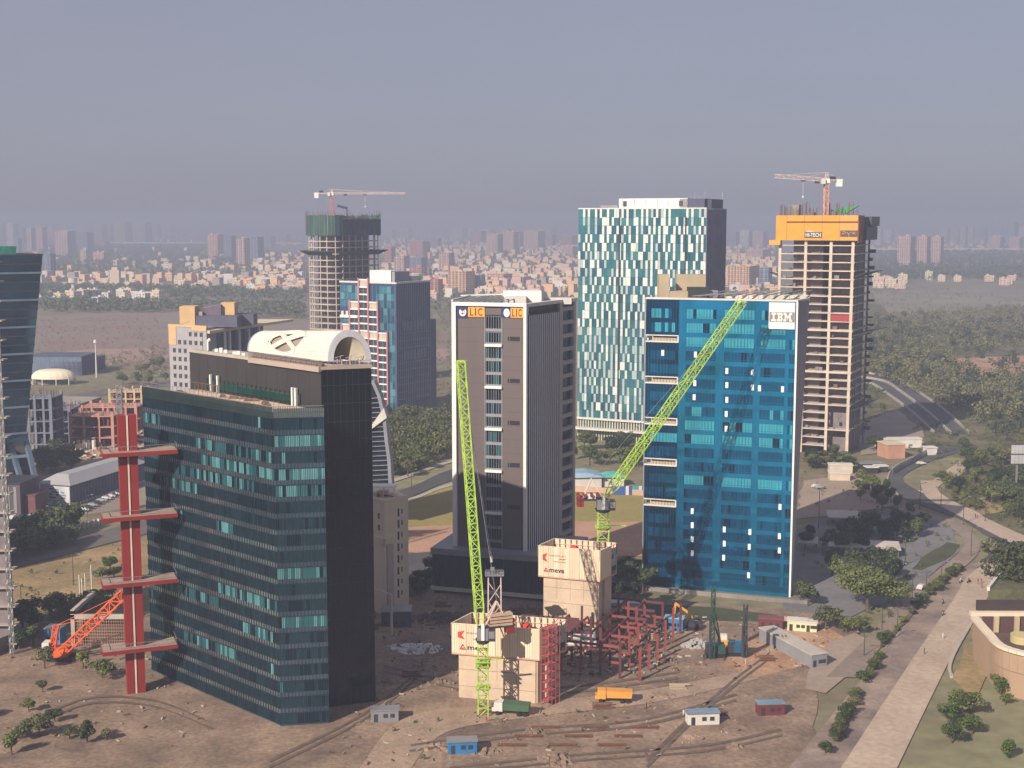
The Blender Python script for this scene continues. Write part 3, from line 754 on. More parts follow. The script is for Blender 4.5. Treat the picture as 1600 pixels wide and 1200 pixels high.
# catch platforms on the shaded flank
for k, L_ in ((5, 6.0), (14, 9.0), (21, 6.0)):
    mb = MB(); v = k * fh + 1
    mb.hexa([R2.p(1, v, 0), R2.p(R2.L, v, 0), R2.p(R2.L + 1, v + 2.0, L_), R2.p(2, v + 2, L_ * .8), R2.p(1, v + .5, 0), R2.p(R2.L, v + .5, 0), R2.p(R2.L + 1, v + 2.3, L_), R2.p(2, v + 2.3, L_ * .8)])
    mb.build("catch_platform", DGREY, T)
mb = MB(); v = 21 * fh + 1
mb.hexa([F2.p(-3.5, v + 1.6, 2), F2.p(0, v, 0), F2.p(0, v, -3), F2.p(-3.5, v + 1.6, -3), F2.p(-3.5, v + 1.9, 2), F2.p(0, v + .5, 0), F2.p(0, v + .5, -3), F2.p(-3.5, v + 1.9, -3)]); mb.build("catch_platform", DGREY, T)
for k in range(2, nfl):
    mb = MB(); w = rnd.uniform(.6, 3.4); R2.box(mb, R2.L - 3, R2.L - .2, k * fh - .3, k * fh + rnd.uniform(.2, 1.8), 0, w); mb.build("edge_screen", DGREY, T)
# orange screens
OR = mat("orange_screen", (.78, .30, .022), .6, var=.07, scale=.3); OR2 = mat("orange_screen_faded", (.72, .33, .07), .6, var=.08, scale=.3)
us = [0] + [F.upx(p, 106) for p in (1229.5, 1257, 1285, 1312)] + [F.L]
for i in range(5):
    mb = MB()
    if i == 0: F.box(mb, 0.05, us[1] - .1, zb, 112.5, -.1, .25)
    else: F.box(mb, us[i] + .08, us[i + 1] - .08, zb, 109.0, -.1, .15)
    mb.build("screen_panel", OR if i < 4 else OR2, T)
    if i:
        mb = MB(); F.box(mb, us[i] + .08, us[i + 1] - .08, 109.7, 112.5, -.1, .3); mb.build("screen_panel", OR if i < 4 else OR2, T)
mb = MB(); F.box(mb, us[1], F.L, 108.9, 109.8, -.4, .02); mb.build("screen_rail", mat("dark_red_rail", (.12, .03, .02)), T)
mb = MB(); F.box(mb, -2.8, 2.5, zb - 2.2, zb, -.5, 1.2); mb.build("screen_panel", OR2, T)
for i in range(3):
    mb = MB(); w = R.L / 3; R.box(mb, i * w + .1, (i + 1) * w - .1, zb if i else zb - 1, 112.5 - i * .6, 0, .4 + i * .5); mb.build("screen_panel", DGREY if i else mat("shaded_orange_screen", (.25, .09, .04)), T)  # flank screens darker than the front ones: shade put into their colours
mb = MB(); R.box(mb, R.L * .5, R.L + .6, 107.5, 112, .5, 2.6); R.box(mb, R.L * .3, R.L, 101, 107, .5, 1.8); mb.build("edge_platform", DGREY, T)
ub = F.upx(1257.5, 104); uc = F.upx(1284.5, 104)
mb = MB(); F.box(mb, ub, uc, ZY(372, 620), ZY(362.5, 620), .18, .3); sb_ = mb.build("sign_board", mat("sign_slate", (.09, .085, .08), .6), T)
text_on(F, "HI-TECH", ub + .5, ZY(370.3, 620), 6.0 * .297, WHITE, sb_, d=.34, width=uc - ub - 1.0, bold=.008)
mb = MB(); F.box(mb, ub + 1, uc - 4, ZY(362.6, 620), ZY(361.6, 620), .2, .3); F.box(mb, ub + 1.3, ub + 3, ZY(361.6, 620), ZY(360.6, 620), .2, .3); mb.build("sign_crest", OFFW, sb_)
ub = F.upx(1313, 104); uc = F.upx(1340, 104)
mb = MB(); F.box(mb, ub, uc, ZY(370, 620), ZY(360, 620), .18, .3); sb_ = mb.build("sign_board", mat("sign_brown", (.13, .06, .035), .6), T)
mb = MB(); z5 = ZY(365, 620)
for q, (x0, y0, x1, y1) in enumerate([(.12, .9, .28, .9), (.28, .9, .33, .3), (.33, .3, .12, -.2), (.12, .1, .24, .1), (.42, .6, .50, -.3), (.50, -.3, .60, .6), (.50, -.3, .52, -1.6), (.66, .8, .88, -.3), (.68, -.3, .88, .8), (.42, .6, .40, -.2)]):
    w = uc - ub; mb.beam(F.p(ub + x0 * w, z5 + y0, .38), F.p(ub + x1 * w, z5 + y1, .38), .3, .12)
mb.build("lettering", OFFW, sb_)
# starter bars above the top
for i in range(26):
    mb = MB(); u = F.L * (.04 + .95 * i / 25) + rnd.uniform(-.6, .6); n_ = rnd.randint(3, 7); h = rnd.uniform(2.2, 6)
    if rnd.random() < .15: continue
    for j in range(n_):
        x = u + rnd.uniform(-.8, .8); dd = -rnd.uniform(1, 10); F.box(mb, x, x + .13, 112.4, 112.5 + h + rnd.uniform(-.8, .8), dd, dd + .13)
    setp(mb.build("starter_bars", RUST, T), kind="stuff")
mb = MB(); F.box(mb, 5, 9.5, 110, 117.5, -9, -5); F.box(mb, 14, 16.5, 110, 114, -9, -6); F.box(mb, 1, F.L - 1, 109, 110.4, -14, -.5); mb.build("top_formwork", CONC_D, T)
mb = MB(); mb.hexa([F.p(24.5, 114.6, -6), F.p(31, 113.2, -6), F.p(31, 113.2, -9), F.p(24.5, 114.6, -9)] + [F.p(25, 115, -6), F.p(37, 117.0, -6), F.p(37, 117, -9), F.p(25, 115, -9)]); mb.build("green_sheet", mat("green_tarpaulin", (.05, .30, .10), .7), T)
CR_YEL = (F.p(F.L * .62, 0, -9), T)

# ---- round-cornered tower under construction with green netting
z_ = 114.0
c0 = XD(521, 850, z_); dl = Vector((-.80, .60)); dr = Vector((.60, .80))
Ll = reach(c0, dl, 471.5, z_); Lr = reach(c0, dr, 600, z_)
def rounded(c0, dl, dr, Ll, Lr, r, n=5):
    c_ = [(c0 + dl * Ll, dr, -dl), (c0, -dl, -dr) , (c0 + dr * Lr, -dr, dl), (c0 + dl * Ll + dr * Lr, dl, dr)]
    pts = []
    P = [c0 + dl * Ll, c0, c0 + dr * Lr, c0 + dl * Ll + dr * Lr]
    for i in range(4):
        p, pv_, nx = P[i], P[i - 1], P[(i + 1) % 4]
        d1 = (pv_ - p).normalized(); d2 = (nx - p).normalized()
        cen = p + (d1 + d2) * r
        for j in range(n + 1):
            t = j / n * math.pi / 2
            pts.append(cen - d2 * r * math.cos(t) - d1 * r * math.sin(t))
    return pts
def outline_pts(poly, step):
    out = []; n = len(poly); per = 0
    for i in range(n):
        a_, b_ = poly[i], poly[(i + 1) % n]; L_ = (b_ - a_).length; k = 0
        while per <= L_: out.append((a_.lerp(b_, per / L_), (b_ - a_).normalized())); per += step
        per -= L_
    return out
T = thing("unfinished_tower", (c0.x, c0.y, 0), "unfinished round-cornered concrete tower with green netting round its top, on the left", "construction tower")
zn = ZY(368, 850)
R1 = rounded(c0 + (dl * .8 + dr * .8), dl, dr, Ll - 1.6, Lr - 1.6, 6.5)
R0 = rounded(c0, dl, dr, Ll, Lr, 7)
for k in range(1, 28):
    mb = MB(); mb.prism(R1, k * 4.05 - .55, k * 4.05); mb.build("floor_slab", mat("aged_slab_concrete", (.50, .43, .38), .9, var=.14), T)
mb = MB(); 
for p, d in outline_pts(R1, 6.0):
    n_ = Vector((d.y, -d.x)); q_ = p - n_ * .35
    m1 = MB(); a_ = q_ - d * .3; b_ = q_ + d * .3
    m1.prism([a_ + n_ * .28, b_ + n_ * .28, b_ - n_ * .28, a_ - n_ * .28], 0, 110); m1.build("column", mat("aged_slab_concrete", (.50, .43, .38)), T)
Ri = rounded(c0 + (dl + dr) * 6.5, dl, dr, Ll - 13, Lr - 13, 2)
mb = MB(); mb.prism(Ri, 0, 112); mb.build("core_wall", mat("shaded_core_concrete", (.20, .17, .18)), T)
NET = [mat("green_netting", (.035, .085, .070), .9, var=.35, scale=.2, streak=.2), mat("shaded_blue_netting", (.03, .05, .09), .9, var=.3, scale=.2, streak=.2), mat("lit_olive_netting", (.13, .15, .10), .9, var=.2, scale=.2)]
RN = rounded(c0 - (dl + dr) * .6, dl, dr, Ll + 1.2, Lr + 1.2, 8)
n = len(RN)
zb_ = zn
for p_i in range(n):
    a_, b_ = RN[p_i], RN[(p_i + 1) % n]; f_ = Face(a_, b_); k = max(1, round(f_.L / 5))
    for j in range(k):
        m1 = MB(); u0, u1 = j * f_.L / k, (j + 1) * f_.L / k; h = 2.5 if f_.n.x > .8 else 0
        f_.box(m1, u0, u1 - .12, zb_ + rnd.uniform(-.4, .4), 113.6 - h + rnd.uniform(-.3, .3), -.1, .1)
        lit_ = f_.n.x < .35  # shade put into the colours: bluer nets, darker poles on unlit sides
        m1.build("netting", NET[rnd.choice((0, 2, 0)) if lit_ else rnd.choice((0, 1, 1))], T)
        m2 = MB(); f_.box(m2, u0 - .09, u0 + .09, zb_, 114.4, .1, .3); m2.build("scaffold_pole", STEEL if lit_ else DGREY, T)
mb = MB()
for p, d in outline_pts(RN, 2.2):
    if rnd.random() < .8: x, y_ = p.x, p.y; mb.box(x, y_, 113, x + .15, y_ + .15, 114.5 + rnd.uniform(.5, 3))
setp(mb.build("starter_bars", RUST, T), kind='stuff')
RP = rounded(c0 - (dl + dr) * 4, dl, dr, Ll + 8, Lr + 8, 8)
zp = ZY(397, 850); mb = MB()
for i in range(n):
    j = (i + 1) % n; f_ = Face(R1[i], R1[j])
    if (i // 2) % 5 == 4: continue
    mb.hexa([(R1[i].x, R1[i].y, zp - 1), (R1[j].x, R1[j].y, zp - 1), (RP[j].x, RP[j].y, zp + 1.6), (RP[i].x, RP[i].y, zp + 1.6), (R1[i].x, R1[i].y, zp - .3), (R1[j].x, R1[j].y, zp - .3), (RP[j].x, RP[j].y, zp + 2), (RP[i].x, RP[i].y, zp + 2)])
mb.build("catch_platform", mat("platform_net", (.06, .08, .07), .9), T)
CR_RND = XD(517, 862, 114)
p = XD(542, 858, 114); mb = MB(); mb.cyl((p.x, p.y, 112), (p.x, p.y, ZY(326, 858)), .3); q_ = XD(527, 858, 118)
mb.beam((p.x + .5, p.y, ZY(325.5, 858)), (q_.x, p.y, ZY(321.5, 858)), 1.3, 1.5); setp(mb.build("placing_boom", DGREY, None), "small dark concrete placing boom on top of the green-netted tower", "boom")

# ---- tower with pink pilaster grid
zr = ZY(443, 738)
dl = Vector((-.85, .527)); dr = Vector((.527, .85))
B = Bld(618.5, 738, 531, 671.5, zr, dl, dr)
T = thing("office_tower", B.loc, "mid-height glass tower with a grid of pink pilasters and white bands", "office tower")
TG = [glass("turquoise_glass", (.06, .26, .36), .12, .6), glass("pale_turquoise_glass", (.13, .36, .44), .2, .5), glass("deep_turquoise_glass", (.03, .13, .22), .1, .6)]
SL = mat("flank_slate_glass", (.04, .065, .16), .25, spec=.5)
F, R = B.F, B.R
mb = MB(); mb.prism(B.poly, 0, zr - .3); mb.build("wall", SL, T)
fh = 4.1; nf = int(zr / fh)
U = lambda px: F.upx(px, 50)
for k in range(nf):
    for p0, p1, n_ in ((533, 562, 5), (583, 617, 6)):
        if p0 == 533 and k in (nf - 4,): continue
        if k < nf - 8 and p0 == 533: continue
        q0 = U(p0 if not (p0 == 583 and k < nf - 6) else 608)
        window(F, T, q0, U(p1), k * fh + .2, (k + 1) * fh - .05, n_ if q0 < U(600) else 2, TG, WHITE if False else WF, lambda i: rnd.choice((0, 0, 1, 2)), d=.05, bar=.10, rail=False)
PK = mat("pink_pilaster", (.50, .20, .25), .7, var=.1)
DW = mat("dark_bay", (.05, .05, .06), .4); cols_ = [(549, 62), (563, zr + 2), (577, zr + 2), (591, 62), (606, 44)]
BE = mat("beige_panel", (.50, .44, .36), .8)
gx = [536, 549, 563.5, 578, 592.5, 607]
tops = [52, 65, zr + 2, 65, 48]
for i in range(5):
    u0, u1 = U(gx[i]), U(gx[i + 1]); tp = tops[i]
    mb = MB(); F.box(mb, u0, u1, 3, tp, .0, .5); mb.build("bay_wall", DW, T)
    k = 0; v = tp
    while v > 5:
        mb = MB(); F.box(mb, u0, u1, v - .8, v, .5, 1.3); mb.build("white_band", WHITE, T)
        if k == 0 or abs(v - 50) < 2.1:
            mb = MB(); F.box(mb, u0 + .3, u1 - .3, v - 4.1, v - .8, .5, .9); mb.build("beige_panel", BE, T)
        else:
            mb = MB(); um = (u0 + u1) / 2; F.box(mb, um - .25, um + .25, v - 4.1, v - .8, .5, 1.0); mb.build("window_mullion", TG[1], T)
        v -= fh; k += 1
for i, px in enumerate(gx):
    tp = max(tops[i - 1] if i else 0, tops[i] if i < 5 else 0)
    mb = MB(); u = U(px); F.box(mb, u - .45, u + .45, 3, tp + .6, .3, 1.7); mb.build("pilaster", PK, T)
mb = MB(); F.box(mb, U(534), U(561), 55.5, 57, -.5, 1.6); F.box(mb, U(534), U(549), 41, 42.5, -.5, 2.2); mb.build("balcony_slab", WHITE, T)
for z0_ in (57, 42.5):
    for px in (536, 543):
        mb = MB(); F.box(mb, U(px), U(px + 3.5), z0_, z0_ + 2.2, .2, 1.4); mb.build("balcony_planter", OFFW, T)
for i in range(19):
    mb = MB(); u = R.L * i / 18; R.box(mb, u - .22, u + .22, 0, zr, 0, .14); mb.build("flank_fin", mat("slate_mullion", (.20, .23, .34), .5, .3), T)
for k in range(nf - 6):
    mb = MB(); R.box(mb, 2, R.L - 1, k * fh + 2, k * fh + 2.35, 0, .3); mb.build("flank_band", mat("slate_mullion", (.13, .15, .21)), T)
FR = mat("flank_window_dim", (.20, .21, .28), .4)
for r0 in (nf - 6, nf - 10):
    for i in range(7):
        mb = MB(); u = R.L * (.2 + .1 * i); R.box(mb, u, u + R.L * .05, r0 * fh - .5, r0 * fh + 4.6, .02, .3); mb.build("flank_window", FR, T)
ext = B.at(B.Lr, 0); ef = Face(ext, ext + dr * 5)
mb = MB(); mb.prism([ext + dl * 1, ext, ext + dr * 6, ext + dr * 6 + dl * 14, ext + dl * 14], 0, ZY(500, 760)); mb.build("stair_wing", SL, T)
mb = MB(); F.box(mb, 0, F.L + .2, zr - .3, zr + .7, -1, .5); R.box(mb, 0, R.L + .2, zr - .3, zr + .7, -1, .5); mb.build("parapet", OFFW, T)
p0, p1 = F.upx(571, zr), F.upx(604, zr)
mb = MB(); F.box(mb, p0, p1, zr, zr + 6.8, -14, -4); mb.build("lift_house", WHITE, T)
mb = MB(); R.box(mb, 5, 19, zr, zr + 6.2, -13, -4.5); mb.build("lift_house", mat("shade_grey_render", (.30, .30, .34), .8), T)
mb = MB(); R.box(mb, 20, 30, zr, zr + 3.4, -12, -4); mb.build("plant_block", OFFW, T)
mb = MB(); R.box(mb, R.L * .55, R.L, 0, 8, .4, 1.4); mb.build("entrance_frame", SL, T)
mb = MB(); R.box(mb, -3, 26, .1, 3.2, 5, 6); setp(mb.build("retaining_wall", CREAM, None), "low cream wall among trees at the foot of the pink-grid tower", "wall")
# ---- grey office block with square windows and a long canopy wing
rnd = random.Random(11)
zr = ZY(511, 640); a = XD(263.5, 646, zr); b = XD(322.5, 634, zr)
T = thing("office_block", (a.x, a.y, 0), "pale grey office block with small square windows and ochre roof blocks behind the black building", "office block")
F = Face(a, b, 0, zr); bk = Vector((.18, 1)).normalized() * 30
PG = mat("shaded_grey_render", (.36, .35, .37), .85, var=.08); OT = mat("ochre_render", (.62, .42, .22), .85, var=.1)  # PG's grey stands in for the shade on the block's walls
mb = MB(); mb.prism([a, b, b + bk, a + bk], 0, zr); mb.build("wall", PG, T)
DK = glass("dark_square_window", (.05, .05, .08), .1, .5)
for k in range(14):
    v = ZY(521.5 + 13.3 * k, 640)
    for i in range(6):
        if k == 0 and i < 3: continue
        u = F.L * (.135 + .145 * i)
        mb = MB(); F.box(mb, u - .9, u + .9, v - 1.2, v + .9, -.2, .02); w = mb.build("window", DK, T)
        mb = MB(); F.box(mb, u - 1.1, u + 1.1, v + .9, v + 1.15, 0, .3); F.box(mb, u - .05, u + .05, v - 1.2, v + .9, .02, .08); mb.build("frame", PG, w)
mb = MB(); F.box(mb, -.2, F.L + .2, zr, zr + 1.0, -.8, .3); mb.build("parapet", OT, T)
mb = MB(); F.box(mb, F.L * .62, F.L, zr - 1.6, zr, .0, .3); mb.build("sunlit_facing", OT, T); mb = MB(); F.box(mb, 0, F.L * .2, zr - 9, zr, 0, .25); mb.build("sunlit_facing", OT, T)  # ochre strips paint the sunlight on the top corner and left edge
for px0, px1, y0, d, dep, m in ((280, 304, 479, 646, 10, OT), (304, 316, 487, 648, 8, TAN), (318, 345, 476, 650, 9, mat("plum_render", (.14, .11, .15), .8)), (345, 366, 473, 652, 8, OT), (306, 370, 494, 643, 12, mat("slate_render", (.10, .10, .15), .8)), (368, 396, 491, 655, 10, mat("slate_render", (.10, .10, .15)))):
    rbox(T, "roof_block", px0, px1, y0, 511, d, dep, m, zr - .3)
mb = MB(); p = XD(309, 642, zr)
mb.beam((p.x - 9, p.y, zr + 1), (p.x - 4, p.y, zr + 2.5), .3); mb.beam((p.x + 2, p.y, zr + 9), (p.x + 12, p.y, zr + 11), .2); mb.build("roof_railing", STEEL, T)
# canopy wing
a2 = XD(324, 634, zr); b2 = XD(452, 700, 58); z2 = 58.0
W = thing("office_wing", (a2.x, a2.y, 0), "dark glass wing with white columns under a long pale overhanging roof", "building")
F = Face(a2, b2, 0, z2); bk = Vector((-.62, .78)) * 22
mb = MB(); mb.prism([F.p(0, 0, -3)[:2], F.p(F.L * .72, 0, -3)[:2], Vector(F.p(F.L * .72, 0, -3)[:2]) + bk, Vector(F.p(0, 0, -3)[:2]) + bk], 0, z2 - 1.2); mb.build("glass_wall", glass("wing_navy_glass", (.05, .10, .20), .1, .7), W)
mb = MB(); P = F.p
mb.hexa([P(-1, z2 - 1.4, 2), P(F.L, z2 - .6, 2), P(F.L - 8, z2 - .6, -14), P(8, z2 - 1.2, -16), P(-1, z2, 2), P(F.L + 2, z2 + .6, 2), P(F.L - 6, z2 + .6, -14), P(8, z2, -16)]); mb.build("roof_slab", CREAM, W)
for px in (351.5, 362, 377, 392, 408):
    u = F.upx(px, z2 - 5); w = .9 if px == 351.5 else .6
    mb = MB(); F.box(mb, u - w, u + w, 0, z2 - 1.0, -1.6 if px > 352 else -.2, .2 if px < 352 else -.8); mb.build("column", OFFW, W)

# ---- black office building with the white vault
BLK = mat("charcoal_cladding", (.042, .038, .040), .5, var=.22, scale=.07, spec=.4, streak=.25)
BK2 = glass("black_flank_glass", (.008, .010, .018), .12, .5, .01, var=.3)
zk = 78.0
a = G2(296, 546, zk); b = G2(501, 573.5, zk); c = G2(579.5, 570.5, zk)
T = thing("office_tower", (b.x, b.y, 0), "black office building carrying a white barrel vault with a round cross-ribbed opening", "office tower")
F = Face(a, b, 0, zk); R = Face(b, c, 0, zk); bk = a + (c - b)
mb = MB(); mb.prism([a, b, c, bk], 0, zk - .6, 0, 1); mb.build("wall", [BLK, CONC], T)
mb = MB(); R.box(mb, 0.02, R.L, 0, zk - .9, 0, .25); mb.build("flank_wall", BK2, T)
mb = MB()
for k in range(1, 18): F.box(mb, 0, F.L, k * 4.3, k * 4.3 + .06, 0, .04)
for k in range(1, 13): F.box(mb, k * F.L / 13 - .04, k * F.L / 13 + .04, 0, zk - 1, 0, .04)
setp(mb.build("cladding_joint", DGREY, T), kind='stuff')
mb = MB()
for k in range(1, 19): R.box(mb, 0, R.L, k * 4.1, k * 4.1 + .07, .25, .29)
for k in range(0, 9): R.box(mb, k * R.L / 8 - .03, k * R.L / 8 + .03, 0, zk - 1, .25, .28)
setp(mb.build("panel_joint", mat("joint_slate", (.035, .04, .055), .5), T), kind='stuff')
uc = F.upx(391, zk)
ROSE = mat("warm_fascia", (.38, .31, .26), .7, var=.1)
mb = MB(); F.box(mb, uc, F.L + .2, zk - 1.1, zk + .1, -2, .7); R.box(mb, .0, R.L + .2, zk - .6, zk + .1, -2, .5); mb.build("roof_fascia", ROSE, T)
mb = MB(); F.box(mb, 0, uc, zk - .6, zk + .1, -.8, .2); mb.build("parapet", CONC, T)
mb = MB()
for i in range(46): u = uc + (F.L - uc) * i / 45; F.box(mb, u - .05, u + .05, zk, zk + 1.3, .3, .42)
F.box(mb, uc, F.L, zk + 1.25, zk + 1.4, .3, .42); F.box(mb, uc, F.L, zk + .7, zk + .78, .3, .4)
for i in range(9): u = R.L * i / 8; R.box(mb, u - .05, u + .05, zk, zk + 1.2, .2, .3)
R.box(mb, 0, R.L, zk + 1.15, zk + 1.25, .2, .3)
setp(mb.build("railing", STEEL, T), kind='stuff')
for i in range(14):
    u = uc + (F.L - uc) * (i + .5) / 14; mb = MB(); F.box(mb, u - .8, u + .8, zk + .1, zk + .7, -1.2, -.4); mb.build("planter", mat("terracotta_planter", (.36, .17, .11)), T)
# barrel vault
va = G2(514, 563.5, zk + .3); vb = G2(579, 565.0, zk + .3)
axis = (a - b).normalized(); back = reach(va, axis, 388, zk)
rd = (vb - va); wv = rd.length; rd /= wv
apex = ZY(511.5, (va.y + vb.y) / 2) - zk
VW = mat("vault_white_panel", (.66, .63, .57), .5, var=.04, scale=.5)
def vp(t, s, r=1.0):                                       # t 0..1 over the arch, s metres along the axis
    an = math.pi * (1 - t); q = va + rd * (wv / 2 + wv / 2 * r * math.cos(an)) + axis * s
    return (q.x, q.y, zk + .1 + max(0, apex * (.90 - .26 * s / back) * r * math.sin(an) ** .92 if math.sin(an) > 0 else 0))
NT, NS = 26, 44
hole_c = (0.235, back * .62); 
def in_hole(t, s): return ((t - .22) / .19) ** 2 + ((s - back * .56) / (7.0)) ** 2 < 1
V = thing("vault", (va.x, va.y, zk), None, None); V.parent = T; V.location = V.location - WL[T.name]
panels = MB(); seam = MB(); front = MB(); inner = MB(); rec = MB()
for i in range(NT):
    t0, t1 = i / NT, (i + 1) / NT
    for j in range(NS):
        s0, s1 = back * j / NS, back * (j + 1) / NS
        g_ = .004
        if in_hole((t0 + t1) / 2, (s0 + s1) / 2): 
            rec.poly([vp(t0, s0, .80), vp(t1, s0, .80), vp(t1, s1, .80), vp(t0, s1, .80)][::-1]); continue
        ds = (s1 - s0) * .025; dt = (t1 - t0) * .03
        panels.poly([vp(t0 + dt, s0 + ds, 1.006), vp(t0 + dt, s1 - ds, 1.006), vp(t1 - dt, s1 - ds, 1.006), vp(t1 - dt, s0 + ds, 1.006)])
        panels.poly([vp(t0, s0, 1.0), vp(t0, s1, 1.0), vp(t1, s1, 1.0), vp(t1, s0, 1.0)], 1)
    inner.poly([vp(t0, 0, .79), vp(t1, 0, .79), vp(t1, back, .79), vp(t0, back, .79)])
    for s_ in (0, back):
        front.hexa([vp(t0, s_ - .2, .80), vp(t1, s_ - .2, .80), vp(t1, s_ + .3, .80), vp(t0, s_ + .3, .80), vp(t0, s_ - .2, 1.02), vp(t1, s_ - .2, 1.02), vp(t1, s_ + .3, 1.02), vp(t0, s_ + .3, 1.02)])
for s_ in (0, back):
    front = MB()
    for i in range(NT):
        t0, t1 = i / NT, (i + 1) / NT
        front.hexa([vp(t0, s_ - .2, .80), vp(t1, s_ - .2, .80), vp(t1, s_ + .3, .80), vp(t0, s_ + .3, .80), vp(t0, s_ - .2, 1.02), vp(t1, s_ - .2, 1.02), vp(t1, s_ + .3, 1.02), vp(t0, s_ + .3, 1.02)])
    front.build("end_arch", mat("vault_shaded_grey", (.30, .30, .34), .6), V)  # grey puts the end arch's shade into its colour
panels.build("vault_shell", [VW, mat("vault_seam", (.30, .29, .27))], V)
inner.build("vault_lining", mat("vault_lining_tan", (.42, .38, .30), .8), V); rec.build("recess_panel", mat("vault_recess_shaded_tan", (.26, .215, .18), .8), V)  # recess tan darkened with the shade inside the opening
h0, h1 = .22, back * .56
mb = MB()
for d_ in ((1, 1), (1, -1)):
    for q in range(10):
        x0, x1 = -1 + q * .2, -1 + (q + 1) * .2
        k_ = .72
        mb.beam(vp(h0 + .20 * k_ * x0 * d_[0], h1 + 7.0 * k_ * x0 * d_[1], .97), vp(h0 + .20 * k_ * x1 * d_[0], h1 + 7.0 * k_ * x1 * d_[1], .97), .6, 1.1)
for q in range(28):
    a0, a1 = 2 * math.pi * q / 28, 2 * math.pi * (q + 1) / 28
    mb.beam(vp(h0 + .20 * math.cos(a0), h1 + 7.0 * math.sin(a0), .97), vp(h0 + .20 * math.cos(a1), h1 + 7.0 * math.sin(a1), .97), .35, .9)
mb.build("cross_rib", VW, V)
mb = MB()
for i in range(3):
    q = va + rd * (wv * (.25 + .25 * i)); mb.beam((q.x, q.y, zk), (q.x + .4, q.y, zk + 1.6), .15); mb.beam((q.x - 1, q.y, zk + 1), (q.x + 1, q.y, zk + 1.6), .12)
setp(mb.build("maintenance_rig", STEEL, T), kind='stuff')
# clutter on the black roof
for px, h in ((325, 5), (335, 1.5), (338, 2), (345, 3), (352, 2), (366, 1.6), (372, 2.2), (380, 1.4)):
    q = reach(a + (c - b).normalized() * 2.0, F.u, px, zk); p = a + (c - b).normalized() * 2.0 + F.u * q
    mb = MB()
    if h == 5: mb.cyl((p.x, p.y, zk), (p.x, p.y, zk + 2.4), .22); mb.cyl((p.x, p.y, zk + 2.3), (p.x + .6, p.y, zk + 2.9), .35)
    else: mb.box(p.x - .4, p.y, zk - .1, p.x + .4, p.y + .8, zk + h * .35)
    mb.build("roof_vent", WHITE if h != 1.5 else STEEL, T)
gw0, gw1 = F.upx(325, 70), F.upx(470, 70)
mb = MB(); F.box(mb, gw0, gw1, 69.0, 71.0, .02, .3); mb.build("ribbon_window", glass("dark_green_glass", (.04, .14, .11), .1, .7), T)
mb = MB(); bars(F, mb, 20, 68.6, 71.6, .14, .2, .4, gw0, gw1); setp(mb.build("mullion", DGREY, T), kind='stuff')
for px in (333, 344, 461, 466):
    mb = MB(); u = F.upx(px, 70); F.box(mb, u - .28, u + .28, 68.5, 72.6, .35, .9); mb.build("white_pier", WHITE, T)

# ---- dark teal glass building in front
zg = 70.4
a = G2(222.5, 605.5, zg); b = G2(427, 638.5, zg); c = G2(506, 636.5, zg)
T = thing("office_tower", (b.x, b.y, 0), "dark teal glass office building with a sandy flat roof, nearest on the left", "office tower")
F = Face(a, b, 0, zg); R = Face(b, c, 0, zg); bk = a + (c - b) * 1.25
GS = glass("spandrel_smoke_glass", (.38, .47, .54), .10, .9, .03, var=.3)
GT = [glass("curtain_teal_dark", (.04, .12, .18), .07, .85, .03), glass("curtain_teal", (.09, .34, .42), .14, .7, .03), glass("curtain_black", (.012, .03, .055), .05, .6, .03), glass("curtain_mint_blind", (.20, .52, .56), .3, .45, .02)]
MU = mat("dark_teal_mullion", (.025, .05, .065), .4, .5, var=.1)
mb = MB(); mb.prism([a + (b - a).normalized() * .0, b, c, bk], 0, zg - .8, 0, 1); mb.build("wall", [GS, mat("sandy_roof", (.56, .43, .31), .95, var=.14, scale=.15, fine=.1)], T)
fh = 3.62; nf = 19
mb = MB(); R.box(mb, 0, R.L, 0, zg - 2, -.1, .02); mb.build("flank_spandrel", glass("spandrel_navy_glass", (.13, .20, .32), .10, .85, .03, var=.3), T)
for face, nb, pn in ((F, 7, 8), (R, 2, 7)):
    for k in range(nf):
        v0 = zg - 2.2 - (k + 1) * fh + 1.15; v1 = zg - 2.2 - k * fh
        if v0 < .2: continue
        prev = 0
        for i in range(nb):
            u0, u1 = face.L * i / nb, face.L * (i + 1) / nb
            f_ = noise.noise(Vector((i * .55 + (9 if face is R else 0), k * .31, 3.1)))
            if face is F: pr = .0 if i < 1 and k > 2 else (.50 if f_ > .22 else .03)
            else: pr = .85 if k in (1, 3, 4, 9, 12) else .02
            if face is F:
                run = {1: (0, 0), 2: (3, 6), 3: (3, 6), 4: (1, 5), 5: (1, 2), 7: (4, 4), 11: (4, 6), 12: (1, 3), 13: (5, 6), 15: (2, 4)}.get(k)
                pr = .72 if run and run[0] <= i <= run[1] else .012
            dk = .35 if f_ < -.1 else .12
            def pick(j, pr=pr, dk=dk):
                r = rnd.random()
                if r < pr: return 3 if rnd.random() < .45 else 1
                return 2 if r < pr + dk else 0
            window(face, T, u0 + .05, u1 - .05, v0, v1, pn, GT, MU, pick, d=.04, bar=.09, rail=False)
        mb = MB(); face.box(mb, 0, face.L, v1 - .05, v1 + .12, 0, .14); mb.build("floor_line", MU, T)
mb = MB(); n_ = 120
for i in range(n_): u = F.L * i / n_; F.box(mb, u, u + .12, zg - 2.1, zg + .35, .02, .2)
for i in range(22): u = R.L * i / 22; R.box(mb, u, u + .10, zg - 2.1, zg + .35, .02, .2)
setp(mb.build("parapet_fins", mat("green_grey_fin", (.07, .11, .11), .4, .5), T), kind='stuff')
mb = MB(); F.box(mb, 0, F.L, zg - .9, zg - .1, -.5, 0); R.box(mb, 0, R.L, zg - .9, zg - .1, -.5, 0); mb.build("parapet", STEEL, T)
